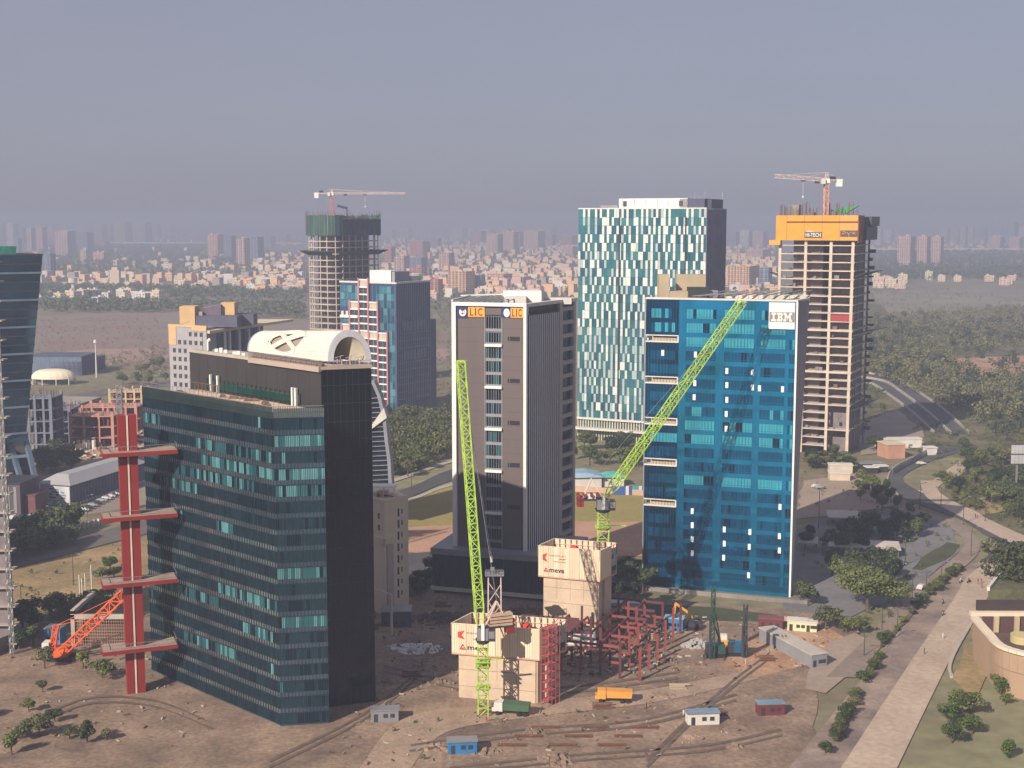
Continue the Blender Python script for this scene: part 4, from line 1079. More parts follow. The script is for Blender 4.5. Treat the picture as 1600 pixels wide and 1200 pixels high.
mb = MB(); F.box(mb, 0, F.L, zg + .35, zg + .45, -.05, .2); R.box(mb, 0, R.L, zg + .35, zg + .45, -.05, .2)
for i in range(30): u = F.L * i / 29; F.box(mb, u, u + .07, zg, zg + 1.1, -1.5, -1.43)
F.box(mb, 0, F.L, zg + 1.05, zg + 1.12, -1.5, -1.43)
setp(mb.build("roof_railing", STEEL, T), kind='stuff')
dirb = (bk - a).normalized()
for i in range(16):
    p = a.lerp(b, rnd.uniform(.08, .97)) + dirb * rnd.uniform(2, 10)
    mb = MB(); z = zg - .8; w, h = rnd.uniform(.6, 1.4), rnd.uniform(.3, .9)
    mb.hexa([(p.x - w, p.y - .5, z), (p.x + w, p.y - .4, z), (p.x + w, p.y + .5, z), (p.x - w, p.y + .5, z), (p.x - w * .5, p.y - .3, z + h), (p.x + w * .8, p.y - .2, z + h * .7), (p.x + w * .8, p.y + .3, z + h * .7), (p.x - w * .5, p.y + .3, z + h)])
    mb.build("roof_debris", RUST, T)
mb = MB(); 
for i in range(7):
    p = a.lerp(b, .04 + i * .03) + dirb * 11; mb.box(p.x, p.y, zg - .8, p.x + .15, p.y + .15, zg + 1.2)
p0 = a + dirb * 11; mb.beam((p0.x, p0.y, zg + 1.2), ((a.lerp(b, .25) + dirb * 11).x, (a.lerp(b, .25) + dirb * 11).y, zg + 1.2), .15); mb.build("rusty_railing", RUST, T)

mb = MB()
for face, n_ in ((F, 56), (R, 14)):
    for i in range(n_): u = face.L * (i + .5) / n_; face.box(mb, u - .04, u + .04, .5, zg - 2.2, .02, .13)
setp(mb.build("mullion", MU, T), kind='stuff')
# ---- red pylon with terraces
D = 300; zt = ZY(650, D)
p0, p1 = XD(190, D, 40), XD(219, D + 1.5, 40)
T = thing("red_pylon", (p0.x, p0.y, 0), "red pylon tower with a white centre strip and four wide red terraces", "tower")
F = Face(p0, p1, 0, zt)
for u0, u1 in ((0, F.L * .40), (F.L * .56, F.L)):
    mb = MB(); F.box(mb, u0, u1, 0, zt, -3.0, 0); mb.build("pylon_leaf", RED, T)
mb = MB(); F.box(mb, F.L * .34, F.L * .6, 0, zt - .3, -2.6, -.8); mb.build("shadow_gap", mat("dark_red_recess", (.03, .008, .008)), T)
mb = MB(); F.box(mb, F.L * .44, F.L * .53, 0, zt - .1, -1, .15); mb.build("centre_strip", mat("pale_strip", (.75, .58, .48), .6), T)
for zt_ in [ZY(y, D) for y in (706, 806, 909, 1012)]:
    u0, u1 = F.upx(159, zt_), F.upx(276, zt_)
    mb = MB(); F.box(mb, u0, u1, zt_ - .9, zt_, -4.2, 2.0, 0); tr = mb.build("terrace", RED, T)
    mb = MB(); F.box(mb, u0 + .2, u1 - .2, zt_, zt_ + .12, -4.0, 1.8); mb.build("terrace_floor", mat("terrace_tile", (.36, .27, .22), .8), tr)
    mb = MB(); F.box(mb, u0 + .1, u1 - .1, zt_ + 1.35, zt_ + 1.45, 1.75, 1.9); F.box(mb, u1 - .2, u1 - .1, zt_ + 1.35, zt_ + 1.45, -4.1, 1.9); F.box(mb, u0 + .1, u0 + .2, zt_ + 1.35, zt_ + 1.45, -4.1, 1.9)
    for i in range(9): u = u0 + .1 + (u1 - u0 - .3) * i / 8; F.box(mb, u, u + .06, zt_ + .1, zt_ + 1.4, 1.8, 1.86)
    mb.build("handrail", STEEL, tr)
    mb = MB(); F.box(mb, F.L * -.02, F.L * 1.02, zt_ - 1.7, zt_ - .9, -3.1, .05); mb.build("terrace_joint", BLACK, tr)

# ---- dark glass tower on the left edge, standing on slanting legs
D = 540; zt = ZY(398, D)
u_d = Vector((.85, .527)); top_r = XD(66.5, D, zt); bot_r = XD(40, D, ZY(690, D)); zb = ZY(690, D)
w_ = 46
tl = top_r - u_d * w_; bl = bot_r - u_d * w_; back = Vector((-.527, .85)) * 28
T = thing("office_tower", (bot_r.x, bot_r.y, 0), "dark blue glass tower leaning outward on slanting legs at the left edge", "office tower")
NV = glass("ink_blue_glass", (.03, .085, .16), .07, .8, .02, var=.3)
def lp(u, v, d=0):                                        # u 0..1 left to right, v 0..1 bottom to top
    q = (bl.lerp(bot_r, u)).lerp(tl.lerp(top_r, u), v) - Vector((-.527, .85)) * d
    return (q.x, q.y, zb + (zt - zb) * v)
nfl_ = 21
for k in range(nfl_):
    v0, v1 = k / nfl_, (k + 1) / nfl_
    mb = MB(); g_ = .004
    mb.hexa([lp(0, v0 + g_), lp(1, v0 + g_), lp(1, v0 + g_, -28), lp(0, v0 + g_, -28), lp(0, v1 - g_), lp(1, v1 - g_), lp(1, v1 - g_, -28), lp(0, v1 - g_, -28)]); mb.build("glass_band", NV, T)
    mb = MB(); big = k % 3 == 0
    mb.hexa([lp(0, v1 - .004, .15), lp(1.003, v1 - .004, .15), lp(1.003, v1 - .004, -27.5), lp(0, v1 - .004, -27.5), lp(0, v1 + .004, .15), lp(1.003, v1 + .004, .15), lp(1.003, v1 + .004, -27.5), lp(0, v1 + .004, -27.5)] if not big else
            [lp(0, v1 - .004, .5), lp(1.005, v1 - .004, .5), lp(1.005, v1 - .004, -27.5), lp(0, v1 - .004, -27.5), lp(0, v1 + .006, .5), lp(1.005, v1 + .006, .5), lp(1.005, v1 + .006, -27.5), lp(0, v1 + .006, -27.5)])
    mb.build("floor_line", mat("pale_blue_line", (.22, .30, .38), .5, .4) if big else DGREY, T)
mb = MB()
for i in range(30):
    u = i / 30; mb.hexa([lp(u, 0), lp(u + .002, 0), lp(u + .002, 0, .12), lp(u, 0, .12), lp(u, 1), lp(u + .002, 1), lp(u + .002, 1, .12), lp(u, 1, .12)])
setp(mb.build("mullion", NV, T), kind='stuff')
mb = MB(); mb.hexa([lp(.45, 1.0, -1), lp(.78, 1.0, -1), lp(.78, 1.0, -14), lp(.45, 1.0, -14), lp(.45, 1.045, -1), lp(.78, 1.045, -1), lp(.78, 1.045, -14), lp(.45, 1.045, -14)]); mb.build("roof_netting", mat("teal_netting", (.03, .22, .17), .8, var=.3, scale=.4), T)
mb = MB(); mb.hexa([lp(0, 1.0, .2), lp(.45, 1.0, .2), lp(.45, 1, -1), lp(0, 1, -1), lp(0, 1.03, .2), lp(.45, 1.03, .2), lp(.45, 1.03, -1), lp(0, 1.03, -1)]); mb.build("parapet", DGREY, T)
for px_t, px_b, yb in ((40, 60, 757), (14, 38, 757), (-16, 10, 765)):
    pt = XD(px_t, D + 3, ZY(690, D)); pb = XD(px_b, D - 4, 0)
    mb = MB(); mb.beam((pb.x, pb.y, 0), (pt.x, pt.y, ZY(688, D)), 1.8, 1.8); mb.build("slanting_leg", mat("blue_grey_steel", (.16, .22, .30), .5, .4), T)
q0, q1 = XD(-20, D + 2, 0), XD(52, D + 2, 0); zq = ZY(712, D)
mb = MB(); mb.beam((q0.x, D - 2, zq - 1.5), (q1.x, D + 1, zq), 1.2); mb.build("tie_beam", mat("blue_grey_steel", (.16, .22, .30)), T)
mb = MB(); p = XD(10, D + 12, 0); mb.box(p.x - 34, D + 8, 0, p.x + 5, D + 26, zb); mb.build("core_wall", NV, T)

# ---- concrete tower and hoist at the extreme left edge
D = 332; zt = ZY(395, D); p = XD(4, D, 60)
T = thing("unfinished_tower", (p.x - 10, p.y, 0), "edge of an unfinished concrete tower with projecting floor slabs at the extreme left", "construction tower")
k = 0; v = 2.0
while v < zt:
    mb = MB(); mb.box(p.x - 26, p.y, v - .3, p.x + .9, p.y + 3, v); mb.build("floor_slab", CONC, T)
    mb = MB(); mb.box(p.x - .3, p.y + .2, v, p.x + .25, p.y + .75, v + 4.6); mb.build("column", CONC_D, T)
    v += 4.9; k += 1
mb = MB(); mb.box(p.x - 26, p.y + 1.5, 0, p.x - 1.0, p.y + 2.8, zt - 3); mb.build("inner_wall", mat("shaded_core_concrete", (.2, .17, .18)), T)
mb = MB(); mb.box(p.x - 5, p.y - .1, zt - 3.5, p.x - .2, p.y + 1, zt - .3); mb.build("ochre_panel", OT, T)
def lattice(mb, base, top, w, step, r=.09, rr=None, up=None):
    """square lattice mast between two points"""
    base, top = Vector(base), Vector(top); d = (top - base); L_ = d.length; d.normalize()
    s_ = d.cross(up or Vector((0, 1, 0.001))); s_.normalize(); t_ = s_.cross(d); n_ = max(1, int(L_ / step))
    h_ = w / 2; cs = [s_ * h_ + t_ * h_, -s_ * h_ + t_ * h_, -s_ * h_ - t_ * h_, s_ * h_ - t_ * h_]
    for c_ in cs: mb.beam(base + c_, top + c_, r * 2)
    q = rr or r * .6
    for i in range(n_):
        a_, b_ = base + d * (L_ * i / n_), base + d * (L_ * (i + 1) / n_)
        for j in range(4):
            c0_, c1_ = cs[j], cs[(j + 1) % 4]
            mb.beam(a_ + c0_, a_ + c1_, q * 2)
            if (i + j) % 2: mb.beam(a_ + c0_, b_ + c1_, q * 2)
            else: mb.beam(a_ + c1_, b_ + c0_, q * 2)
mb = MB(); m0 = XD(2.0, D - 3, 60); lattice(mb, (m0.x, m0.y, 0), (m0.x, m0.y, zt + 1), .9, 1.5, .06)
H = mb.build("mast", STEEL, None); setp(H, "slim galvanised lattice hoist mast up the edge of the leftmost unfinished tower", "hoist mast")

# ---- curved dark glass building behind the black one
D = 470
T = thing("office_building", (XD(590, D)[0], D, 0), "dark glass building with a curved pale edge rib, behind the black building", "office building")
pts = [(580, 595), (590, 618), (598, 650), (602, 690), (606, 720), (608, 755), (609, 785)]
SG = glass("curved_slate_glass", (.07, .10, .14), .08, .8, .03, var=.4)
L0 = XD(545, D, 0)
prev = None
for (x0, y0), (x1, y1) in zip(pts, pts[1:]):
    z0_, z1_ = max(0, ZY(y1, D)), ZY(y0, D)
    a0, a1 = XD(x1, D, z0_), XD(x0, D, z1_)
    mb = MB(); mb.hexa([(L0.x, D, z0_), (a0.x, D + 1, z0_), (a0.x + .5, D + 5, z0_), (L0.x, D + 24, z0_), (L0.x, D, z1_), (a1.x, D + 1, z1_), (a1.x + .5, D + 5, z1_), (L0.x, D + 24, z1_)]); mb.build("glass_wall", SG, T)
    mb = MB(); mb.hexa([(a0.x - .2, D - .4, z0_), (a0.x + 1.0, D - .4, z0_), (a0.x + 1.4, D + 5, z0_), (a0.x + .4, D + 5, z0_), (a1.x - .2, D - .4, z1_), (a1.x + 1.0, D - .4, z1_), (a1.x + 1.4, D + 5, z1_), (a1.x + .4, D + 5, z1_)]); mb.build("edge_rib", mat("rib_grey", (.24, .25, .30), .6), T)
y = 625
while y < 790:
    z = ZY(y, D); xr = XD(np.interp(y, [q[1] for q in pts], [q[0] for q in pts]) - 1, D, z).x
    if z > 0: mb = MB(); mb.hexa([(L0.x, D - .3, z), (xr, D - .3, z + .7), (xr, D, z + .7), (L0.x, D, z), (L0.x, D - .3, z + .22), (xr, D - .3, z + .92), (xr, D, z + .92), (L0.x, D, z + .22)]); mb.build("floor_line", mat("rib_grey", (.33, .33, .37)), T)
    y += 7.5
pk_ = XD(588, D - 1, 60); mb = MB(); z = ZY(663, D); q_ = XD(578, D - 1, z); mb.hexa([(q_.x, D - 1, z - 2), (q_.x + 6, D - 1, z + 2.5), (q_.x + 6, D + 5, z + 2.5), (q_.x, D + 5, z - 2), (q_.x, D - 1, z - 1), (q_.x + 5, D - 1, z + 6), (q_.x + 5, D + 5, z + 6), (q_.x, D + 5, z - 1)]); mb.build("roof_rib", OFFW, T)

# ---- beige mid-rise beside the black tower
zr = ZY(782, 366)
a = XD(566, 372, zr); b = XD(600, 362, zr); c = XD(637.5, 370, zr)
T = thing("office_block", (b.x, b.y, 0), "beige mid-rise block with slot windows, just right of the black building", "office block")
BG = mat("beige_render", (.70, .60, .45), .85, var=.07, scale=.1); BG2 = mat("beige_render_grey", (.46, .41, .35), .85, var=.07)
F = Face(a, b, 0, zr); R = Face(b, c, 0, zr)
mb = MB(); mb.prism([a, b, c, c + Vector((-6, 16)), a + Vector((-2, 18))], 0, zr); mb.build("wall", BG, T)
for i, (px, w) in enumerate(((622.5, 1.8), (628, 1.2))):
    for k in range(8):
        y = 795 + 18.2 * k + i * 2; z = ZY(y, 366)
        if z < 2: continue
        u = R.upx(px, z); mb = MB(); R.box(mb, u - w * .2, u + w * .2, z - (2.3 if i == 0 else 1.4), z, -.2, .03); wi = mb.build("window", DK, T)
        mb = MB(); R.box(mb, u - w * .27, u + w * .27, z, z + .12, 0, .15); mb.build("sill", BG, wi)
for y in (800, 818):
    z = ZY(y, 366); mb = MB(); F.box(mb, F.L - 3.6, F.L - 2.4, z - 1.6, z, -.2, .03); mb.build("window", DK, T)
mb = MB(); zz = ZY(845, 362); F.box(mb, F.L - 4.5, F.L, zz - .8, zz + .8, 0, .7); R.box(mb, -.3, 2.4, zz - .8, zz + .8, 0, .7); mb.build("string_course", BG, T)
mb = MB(); R.box(mb, .8, 3.4, 0, zr - 12, 0, .35); mb.build("recess_panel", BG2, T)
for px, y0, w in ((588, 770, 2), (598, 767, 3), (607, 772, 2.5), (616, 774, 2)):
    p = XD(px, 372, zr); z = ZY(y0, 372); mb = MB(); mb.box(p.x - w / 2, 371, zr - .2, p.x + w / 2, 375, z); mb.build("roof_block", CREAM, T)
mb = MB(); R.box(mb, 0, R.L, zr, zr + .9, -.4, .1); F.box(mb, 0, F.L, zr, zr + .9, -.4, .1); mb.build("parapet", BG, T)
mb = MB(); p = XD(582, 370, zr + 3); 
for q in (0, 3, 6): mb.box(p.x + q, 370, zr, p.x + q + .2, 370.2, zr + 3.2)
mb.box(p.x - 1, 368.5, zr + 3.2, p.x + 7, 373, zr + 3.5); mb.build("roof_pergola", WHITE, T)

# ---- two lift-core shafts with climbing formwork
SHP = mat("formwork_board", (.74, .58, .42), .75, var=.07, scale=.35, streak=.3); SHP2 = mat("formwork_board_pale", (.78, .66, .50), .7, var=.06, scale=.35, streak=.3)
REDP = mat("print_red", (.50, .05, .04), .7); CORE = mat("new_core_concrete", (.55, .43, .32), .88, var=.14, scale=.18, fine=.06)
def core(lab, fl_, fr_, sr_, bl_, zt_, sh, inset, side_ins, txt, partial=None):
    a, b, c, d = fl_, fr_, sr_, bl_
    T = thing("lift_core", (a.x, a.y, 0), lab, "lift core")
    F = Face(a, b, 0, zt_); R = Face(b, c, 0, zt_); Bk = Face(d, c, 0, zt_); Lf = Face(a, d, 0, zt_)
    cen = (a + b + c + d) / 4
    q = [p + (cen - p) * inset for p in (a, b, c, d)]
    zs = zt_ - sh
    mb = MB(); mb.prism(q, 0, zs + 2.0); sf = mb.build("shaft", CORE, T)
    f2 = Face(q[0], q[1])
    mb = MB()
    for z in range(3, int(zs), 4): f2.box(mb, 0, f2.L, z, z + .08, 0, .05)
    for i in range(1, 4): f2.box(mb, f2.L * i / 4, f2.L * i / 4 + .06, zs - 6, zs, 0, .04)
    mb.build("pour_joint", CONC_D, sf)
    r2 = Face(q[1], q[2]); mb = MB(); r2.box(mb, .4, 1.8, 0, zs, 0, .3); r2.box(mb, 3.2, 4.6, 0, zs, 0, .6); mb.build("shaft_buttress", CORE, sf)
    n = 12
    for i in range(n):
        if partial and partial[0] <= i / n < partial[1]: continue
        mb = MB(); F.box(mb, F.L * i / n + .045, F.L * (i + 1) / n - .045, zs, zt_ - (.0 if i % 5 else .12), -.12, 0 + (.04 if i % 2 else 0)); mb.build("shield_board", SHP2 if (i * 7) % 5 < 2 else SHP, T)
    for fc, nn in ((R, 6), (Bk, 12), (Lf, 6)):
        for i in range(nn):
            if fc is R and i > nn * .62: continue
            mb = MB(); fc.box(mb, fc.L * i / nn + .02, fc.L * (i + 1) / nn - .02, zs, zt_, -.1, 0.02); mb.build("shield_board", SHP if fc is not Lf else SHP2, T)
    jb = MB()
    for i in range(n * 3): F.box(jb, F.L * i / (n * 3), F.L * i / (n * 3) + .03, zs + .1, zt_ - .1, .03, .07)
    setp(jb.build("board_joint", mat("joint_brown", (.34, .24, .16)), T), kind='stuff')
    mb = MB(); F.box(mb, 0, F.L, zs - .3, zt_ - .2, -.3, -.14); mb.build("shield_frame", RUST, T)
    mb = MB(); mb.prism([p + (cen - p) * .03 for p in (a, b, c, d)], zt_ - 3.0, zt_ - 2.85); mb.build("work_deck", mat("deck_ply", (.36, .22, .15), .9), T)
    mb = MB(); mb.prism([p + (cen - p) * -.005 for p in (a, b, c, d)], zs - .3, zs + .1); mb.build("shield_base", mat("salmon_edge", (.60, .33, .24), .8), T)
    for fc in (F, R, Bk, Lf):
        nn = int(fc.L / 1.5)
        sg_ = -1 if fc is not Bk else -1
        for i in range(nn + 1):
            u = fc.L * i / nn; mb = MB()
            dd = (-.32, -.14) if fc is not Bk else (.14, .32)
            fc.box(mb, u - .09, u + .09, zt_ - 2.9, zt_ + .15, dd[0], dd[1]); mb.build("guard_post", mat("brown_post", (.13, .07, .06)), T)
        mb = MB(); fc.box(mb, 0, fc.L, zt_ - 1.2, zt_ - 1.05, dd[0], dd[1]); fc.box(mb, -.1, fc.L + .1, zt_, zt_ + .14, -.2, .1); mb.build("guard_rail", SHP2, T)
    # print on the boards
    h = sh
    mb = MB(); x0 = F.L * .07; w = F.L * .075; ym = zt_ - h * .36
    for s_ in (1, -1):
        mb.hexa([F.p(x0, ym + s_ * h * .0, .05), F.p(x0 + w * .55, ym, .05), F.p(x0 + w * .55, ym, .12), F.p(x0, ym, .12), F.p(x0 + w * .0, ym + s_ * h * .09, .05), F.p(x0 + w * 1.05, ym + s_ * h * .15, .05), F.p(x0 + w * 1.05, ym + s_ * h * .15, .12), F.p(x0, ym + s_ * h * .09, .12)])
    mb.build("chevron_emblem", REDP, T)
    y0 = zt_ - h * .86
    mb = MB(); tx = F.L * .095; tw = F.L * .06
    for t in range(3):
        a0 = math.pi / 2 + t * 2 * math.pi / 3; a1 = a0 + 2 * math.pi / 3; cx, cy_ = tx + tw / 2, y0 + h * .075; r_ = tw * .62
        mb.beam(F.p(cx + r_ * math.cos(a0), cy_ + r_ * math.sin(a0), .08), F.p(cx + r_ * math.cos(a1), cy_ + r_ * math.sin(a1), .08), .3, .12)
    mb.cyl(F.p(cx, cy_ - r_ * .25, .05), F.p(cx, cy_ - r_ * .25, .14), r_ * .28, n=6)
    mb.build("triangle_emblem", REDP, T)
    text_on(F, "meva", F.L * .18, y0 + h * .01, h * .115, TXT, T, d=.08, width=F.L * .24, bold=.014)
    gp = mat("print_grey", (.30, .24, .20), .8)
    text_on(F, "CONSTRUCT", F.L * .17, zt_ - h * .31, h * .055, gp, T, d=.08, width=F.L * .28)
    text_on(F, "GROUP", F.L * .33, zt_ - h * .41, h * .05, gp, T, d=.08, width=F.L * .12)
    text_on(F, "CONSTRUCTION", F.L * .24, zt_ - h * .50, h * .035, gp, T, d=.08, width=F.L * .21)
    mb = MB(); R.box(mb, R.L * .66, R.L * .97, zs + sh * .15, zt_ - sh * .12, -.3, .05); mb.build("side_sheet", mat("sage_sheet", (.33, .33, .28), .8), T)
    mb = MB(); R.box(mb, R.L * .68, R.L * .78, zs + sh * .55, zt_ - sh * .3, .05, .1); R.box(mb, R.L * .68, R.L * .93, zs + sh * .12, zs + sh * .3, .05, .1); mb.build("side_emblem", TXT, T)
    return T, F, R, zs
zt_ = 25.9
T1, F1, R1_, zs1 = core("taller pale lift core in printed formwork between the blue and brown towers", G2(841.5, 853, zt_), G2(938, 861, zt_), G2(964, 849, zt_), G2(866, 842, zt_), zt_, 7.9, .13, .1, 1)
zt2 = 17.9
T2, F2_, R2_, zs2 = core("nearer lift core in printed formwork at the foot of the steep green crane", G2(706, 974, zt2), G2(843, 984, zt2), G2(885.5, 969, zt2), G2(738, 957.5, zt2), zt2, 7.0, .12, .1, 2)
for (T_, F_, z_, uu) in ((T1, F1, zt_, .42), (T2, F2_, zt2, .74)):
    mb = MB(); F_.box(mb, F_.L * uu, F_.L * uu + 2.0, z_ - 2.85, z_ - .9, -6.5, -4.8); F_.box(mb, F_.L * uu + .2, F_.L * uu + 1.6, z_ - .9, z_ - .6, -6.3, -5.0)
    setp(mb.build("red_site_box", mat("bright_red_box", (.75, .06, .04), .6), None), "bright red steel box on the deck of the %s lift core" % ("taller" if T_ is T1 else "nearer"), "site box")
mb = MB(); R2_.box(mb, R2_.L * .02, R2_.L * .45, zs2, zt2 + .8, .2, 2.6)
sc_ = MB()
for i in range(4):
    for j in range(2): sc_.beam(R2_.p(R2_.L * (.02 + .14 * i), 0, .3 + 2.1 * j), R2_.p(R2_.L * (.02 + .14 * i), zt2 + 1, .3 + 2.1 * j), .16)
for k in range(9):
    z = 1.5 + k * 2.1
    sc_.beam(R2_.p(R2_.L * .02, z, 2.4), R2_.p(R2_.L * .44, z, 2.4), .14); sc_.beam(R2_.p(R2_.L * .02, z, .3), R2_.p(R2_.L * .44, z, .3), .14)
    sc_.beam(R2_.p(R2_.L * .02, z, 2.4), R2_.p(R2_.L * .44, z + 2.1, 2.4), .12)
    R2_.box(sc_, R2_.L * .02, R2_.L * .44, z - .08, z, .3, 2.4)
setp(sc_.build("access_scaffold", mat("rose_red_steel", (.42, .09, .10), .6), None), "rose-red access scaffold on the right flank of the nearer lift core", "scaffold")
# ------------------------------------------------------------------ cranes
def wires(name, segs, r, m, parent):
    mb = MB()
    for a, b in segs: mb.beam(a, b, r)
    return mb.build(name, m, parent)
def luffing_crane(lab, base, zsl, jib_end, heading_cj, wm, wj, cjl, a_frame_h=9):
    T = thing("luffing_crane", (base[0], base[1], 0), lab, "tower crane", "lime green luffing cranes")
    bx, by = base
    mb = MB(); lattice(mb, (bx, by, 0), (bx, by, zsl - 1.6), wm, wm * .9, .13, .08); mb.build("mast", GREENP, T)
    mb = MB()
    for z in (zsl * .35, zsl * .62, zsl - 6):
        mb.box(bx - wm * .75, by - wm * .75, z, bx + wm * .75, by - wm * .72, z + .25); mb.box(bx - wm * .75, by - wm * .75, z + 1, bx + wm * .75, by - wm * .72, z + 1.12)
        mb.box(bx - wm * .75, by - wm * .75, z, bx + wm * .75, by + wm * .75, z + .08)
    mb.box(bx, by - wm * .6, zsl - 5.4, bx + wm * 2.1, by - wm * .5, zsl - 5.1); mb.build("mast_platform", GREENP, T)
    mb = MB(); mb.cyl((bx, by, zsl - 1.8), (bx, by, zsl - .9), wm * .62, wm * .8, n=14); mb.build("slewing_ring", DGREY, T)
    mb = MB(); mb.box(bx - wm * .6, by - wm * .6, zsl - .9, bx + wm * .6, by + wm * .6, zsl + 1.8); mb.build("turntable", STEEL, T)
    mb = MB(); mb.box(bx + wm * .55, by - wm * .9, zsl - .9, bx + wm * .55 + 1.5, by + .6, zsl + 1.6); cb = mb.build("cab", DGREY, T)
    mb = MB(); mb.box(bx + wm * .55 + .12, by - wm * .9 - .05, zsl - .2, bx + wm * .55 + 1.38, by - wm * .9, zsl + 1.4); mb.build("cab_window", STEEL, cb)
    mb = MB(); mb.box(bx - .35, by - wm * .75, zsl - .8, bx + .35, by - wm * .6, zsl + 3.0); mb.build("panel", WHITE, T)
    h = Vector((heading_cj[0], heading_cj[1], 0)).normalized(); B0 = Vector((bx, by, zsl + 1.8)); E = B0 + h * cjl
    s = Vector((-h.y, h.x, 0)) * wm * .45
    mb = MB()
    for sg in (-1, 1): mb.beam(B0 + s * sg, E + s * sg, .45, .5)
    mb.beam(B0 - h * 1, E, wm * .9, .15); mb.build("counter_jib", DGREY, T)
    mb = MB()
    for q in (.82, .92): mb.beam(B0 + h * cjl * q + s * 1.1 + Vector((0, 0, -.6)), B0 + h * cjl * q - s * 1.1 + Vector((0, 0, -.6)), 1.0, 2.6)
    mb.build("counterweight", RED, T)
    mb = MB(); mb.beam(B0 + h * cjl * .3 + Vector((0, 0, .8)), B0 + h * cjl * .62 + Vector((0, 0, .8)), 1.5, 1.2); mb.build("winch_house", WHITE, T)
    mb = MB()
    for q in (.2, .45, .7, .95): mb.cyl(B0 + h * cjl * q - s + Vector((0, 0, 1.1)), B0 + h * cjl * q + s + Vector((0, 0, 1.1)), .5, n=10)
    mb.beam(B0 + h * 1 + Vector((0, 0, 1.7)), E + Vector((0, 0, 1.7)), .1); mb.build("winch_drum", mat("dark_red_drum", (.20, .03, .02)), T)
    AP = B0 + h * cjl * .45 + Vector((0, 0, a_frame_h * .62))
    mb = MB()
    for sg in (-1, 1):
        mb.beam(B0 + s * sg, AP + s * sg * .3, .28); mb.beam(B0 + h * cjl * .8 + s * sg, AP + s * sg * .3, .28)
    mb.build("a_frame", mat("pale_pink_steel", (.62, .48, .44), .6), T)
    J0 = B0 - h * .6 + Vector((0, 0, .3)); J1 = Vector(jib_end); d = (J1 - J0).normalized()
    upv = Vector((0, 0, 1)) if abs(d.z) < .95 else Vector((0, 1, 0))
    mb = MB(); lattice(mb, J0 + d * 4, J1, wj, wj * 1.05, .12, .075, up=upv)
    sd = d.cross(upv).normalized() * wj * .5; tp = sd.cross(d).normalized() * wj * .5
    for sg in (-1, 1):
        for tg in (-1, 1): mb.beam(J0 + sd * sg * .8, J0 + d * 4 + sd * sg + tp * tg, .24)
    mb.build("jib", GREENP, T)
    mb = MB(); mb.cyl(J1 - sd, J1 + sd, .5, n=10); mb.beam(J1 - sd * 1.6, J1 + sd * 1.6 + d * .4, .15); mb.build("jib_head", GREENP, T)
    return T, B0, AP, J0, J1, d
# steep crane on the near core
bx = XD(755, 287); end = XD(719.5, 306, 0); ze = ZY(566, 306); end = XD(719.5, 306, ze)
T, B0, AP, J0, J1, d = luffing_crane("lime green luffing crane with its jib raised almost upright before the brown tower", (bx.x, bx.y), 18.6, (end.x, end.y, ze), (.93, .36), 2.2, 1.75, 7.2)
mb = MB(); q = B0 + Vector((.93, .36, 0)) * 4
for i in range(4): mb.beam(q + Vector((-2.4, -1.2, .4 + i * .75)), q + Vector((2.6, .6, .4 + i * .75)), 1.8, .5)
mb.build("ballast_stack", mat("ballast_tan", (.50, .36, .26), .85), T)
hk = XD(768, 300, 0); zk_ = ZY(870, 300); hook = Vector((XD(768, 300, zk_).x, 300, zk_))
hl = J0.lerp(J1, .55); wires("hoist_rope", [(J1, hook), (J1, AP)], .10, STEEL, T)
mb = MB(); mb.cyl(hook + Vector((0, 0, -1.2)), hook, .35, n=8); mb.build("hook_block", OFFW, T)
# pink tower stand behind it
mb = MB(); p = XD(773, 318)
for sx in (-1.7, 1.7):
    for sy in (-1, 1): mb.beam((p.x + sx, p.y + sy, 0), (p.x + sx * .9, p.y + sy, 24.0), .28)
for z in range(2, 20, 5): mb.beam((p.x - 1.7, p.y - 1, z), (p.x + 1.7, p.y - 1, z + 5), .18); mb.beam((p.x - 1.7, p.y + 1, z + 5), (p.x + 1.7, p.y + 1, z), .18)
st = mb.build("frame", mat("pale_pink_steel", (.62, .48, .44)), None); setp(st, "pale pink steel stand with a railed platform, behind the steep green crane", "platform tower")
mb = MB(); mb.box(p.x - 2.3, p.y - 1.8, 24.0, p.x + 2.3, p.y + 1.8, 24.3)
for i in range(7): mb.box(p.x - 2.3 + i * .75, p.y - 1.8, 24.3, p.x - 2.2 + i * .75, p.y - 1.7, 25.6)
mb.box(p.x - 2.3, p.y - 1.8, 25.5, p.x + 2.3, p.y - 1.7, 25.65); mb.box(p.x - 1, p.y - 1, 24.3, p.x, p.y, 25.9); mb.build("platform", STEEL, st)
# inclined crane over the blue tower
bx = XD(941, 354); ze = ZY(472, 372); end = XD(1159, 372, ze)
T, B0, AP, J0, J1, d = luffing_crane("lime green luffing crane with its jib slanting up across the blue glass tower", (bx.x, bx.y), 33.5, (end.x, end.y, ze), (-1, -.05), 2.9, 2.0, 7.2)
hp = J0.lerp(J1, .70); z1 = ZY(700, 352); q1 = XD(938, 352, z1)
wires("hoist_rope", [(AP, J0.lerp(J1, .86)), (J1, J1 + Vector((-1.5, -14, 0)) * .02)], .10, STEEL, T)
mb = MB(); mb.box(J1.x - 1.2, J1.y - .8, J1.z - .2, J1.x + 1.4, J1.y + .8, J1.z + .1); mb.build("tip_platform", OFFW, T)

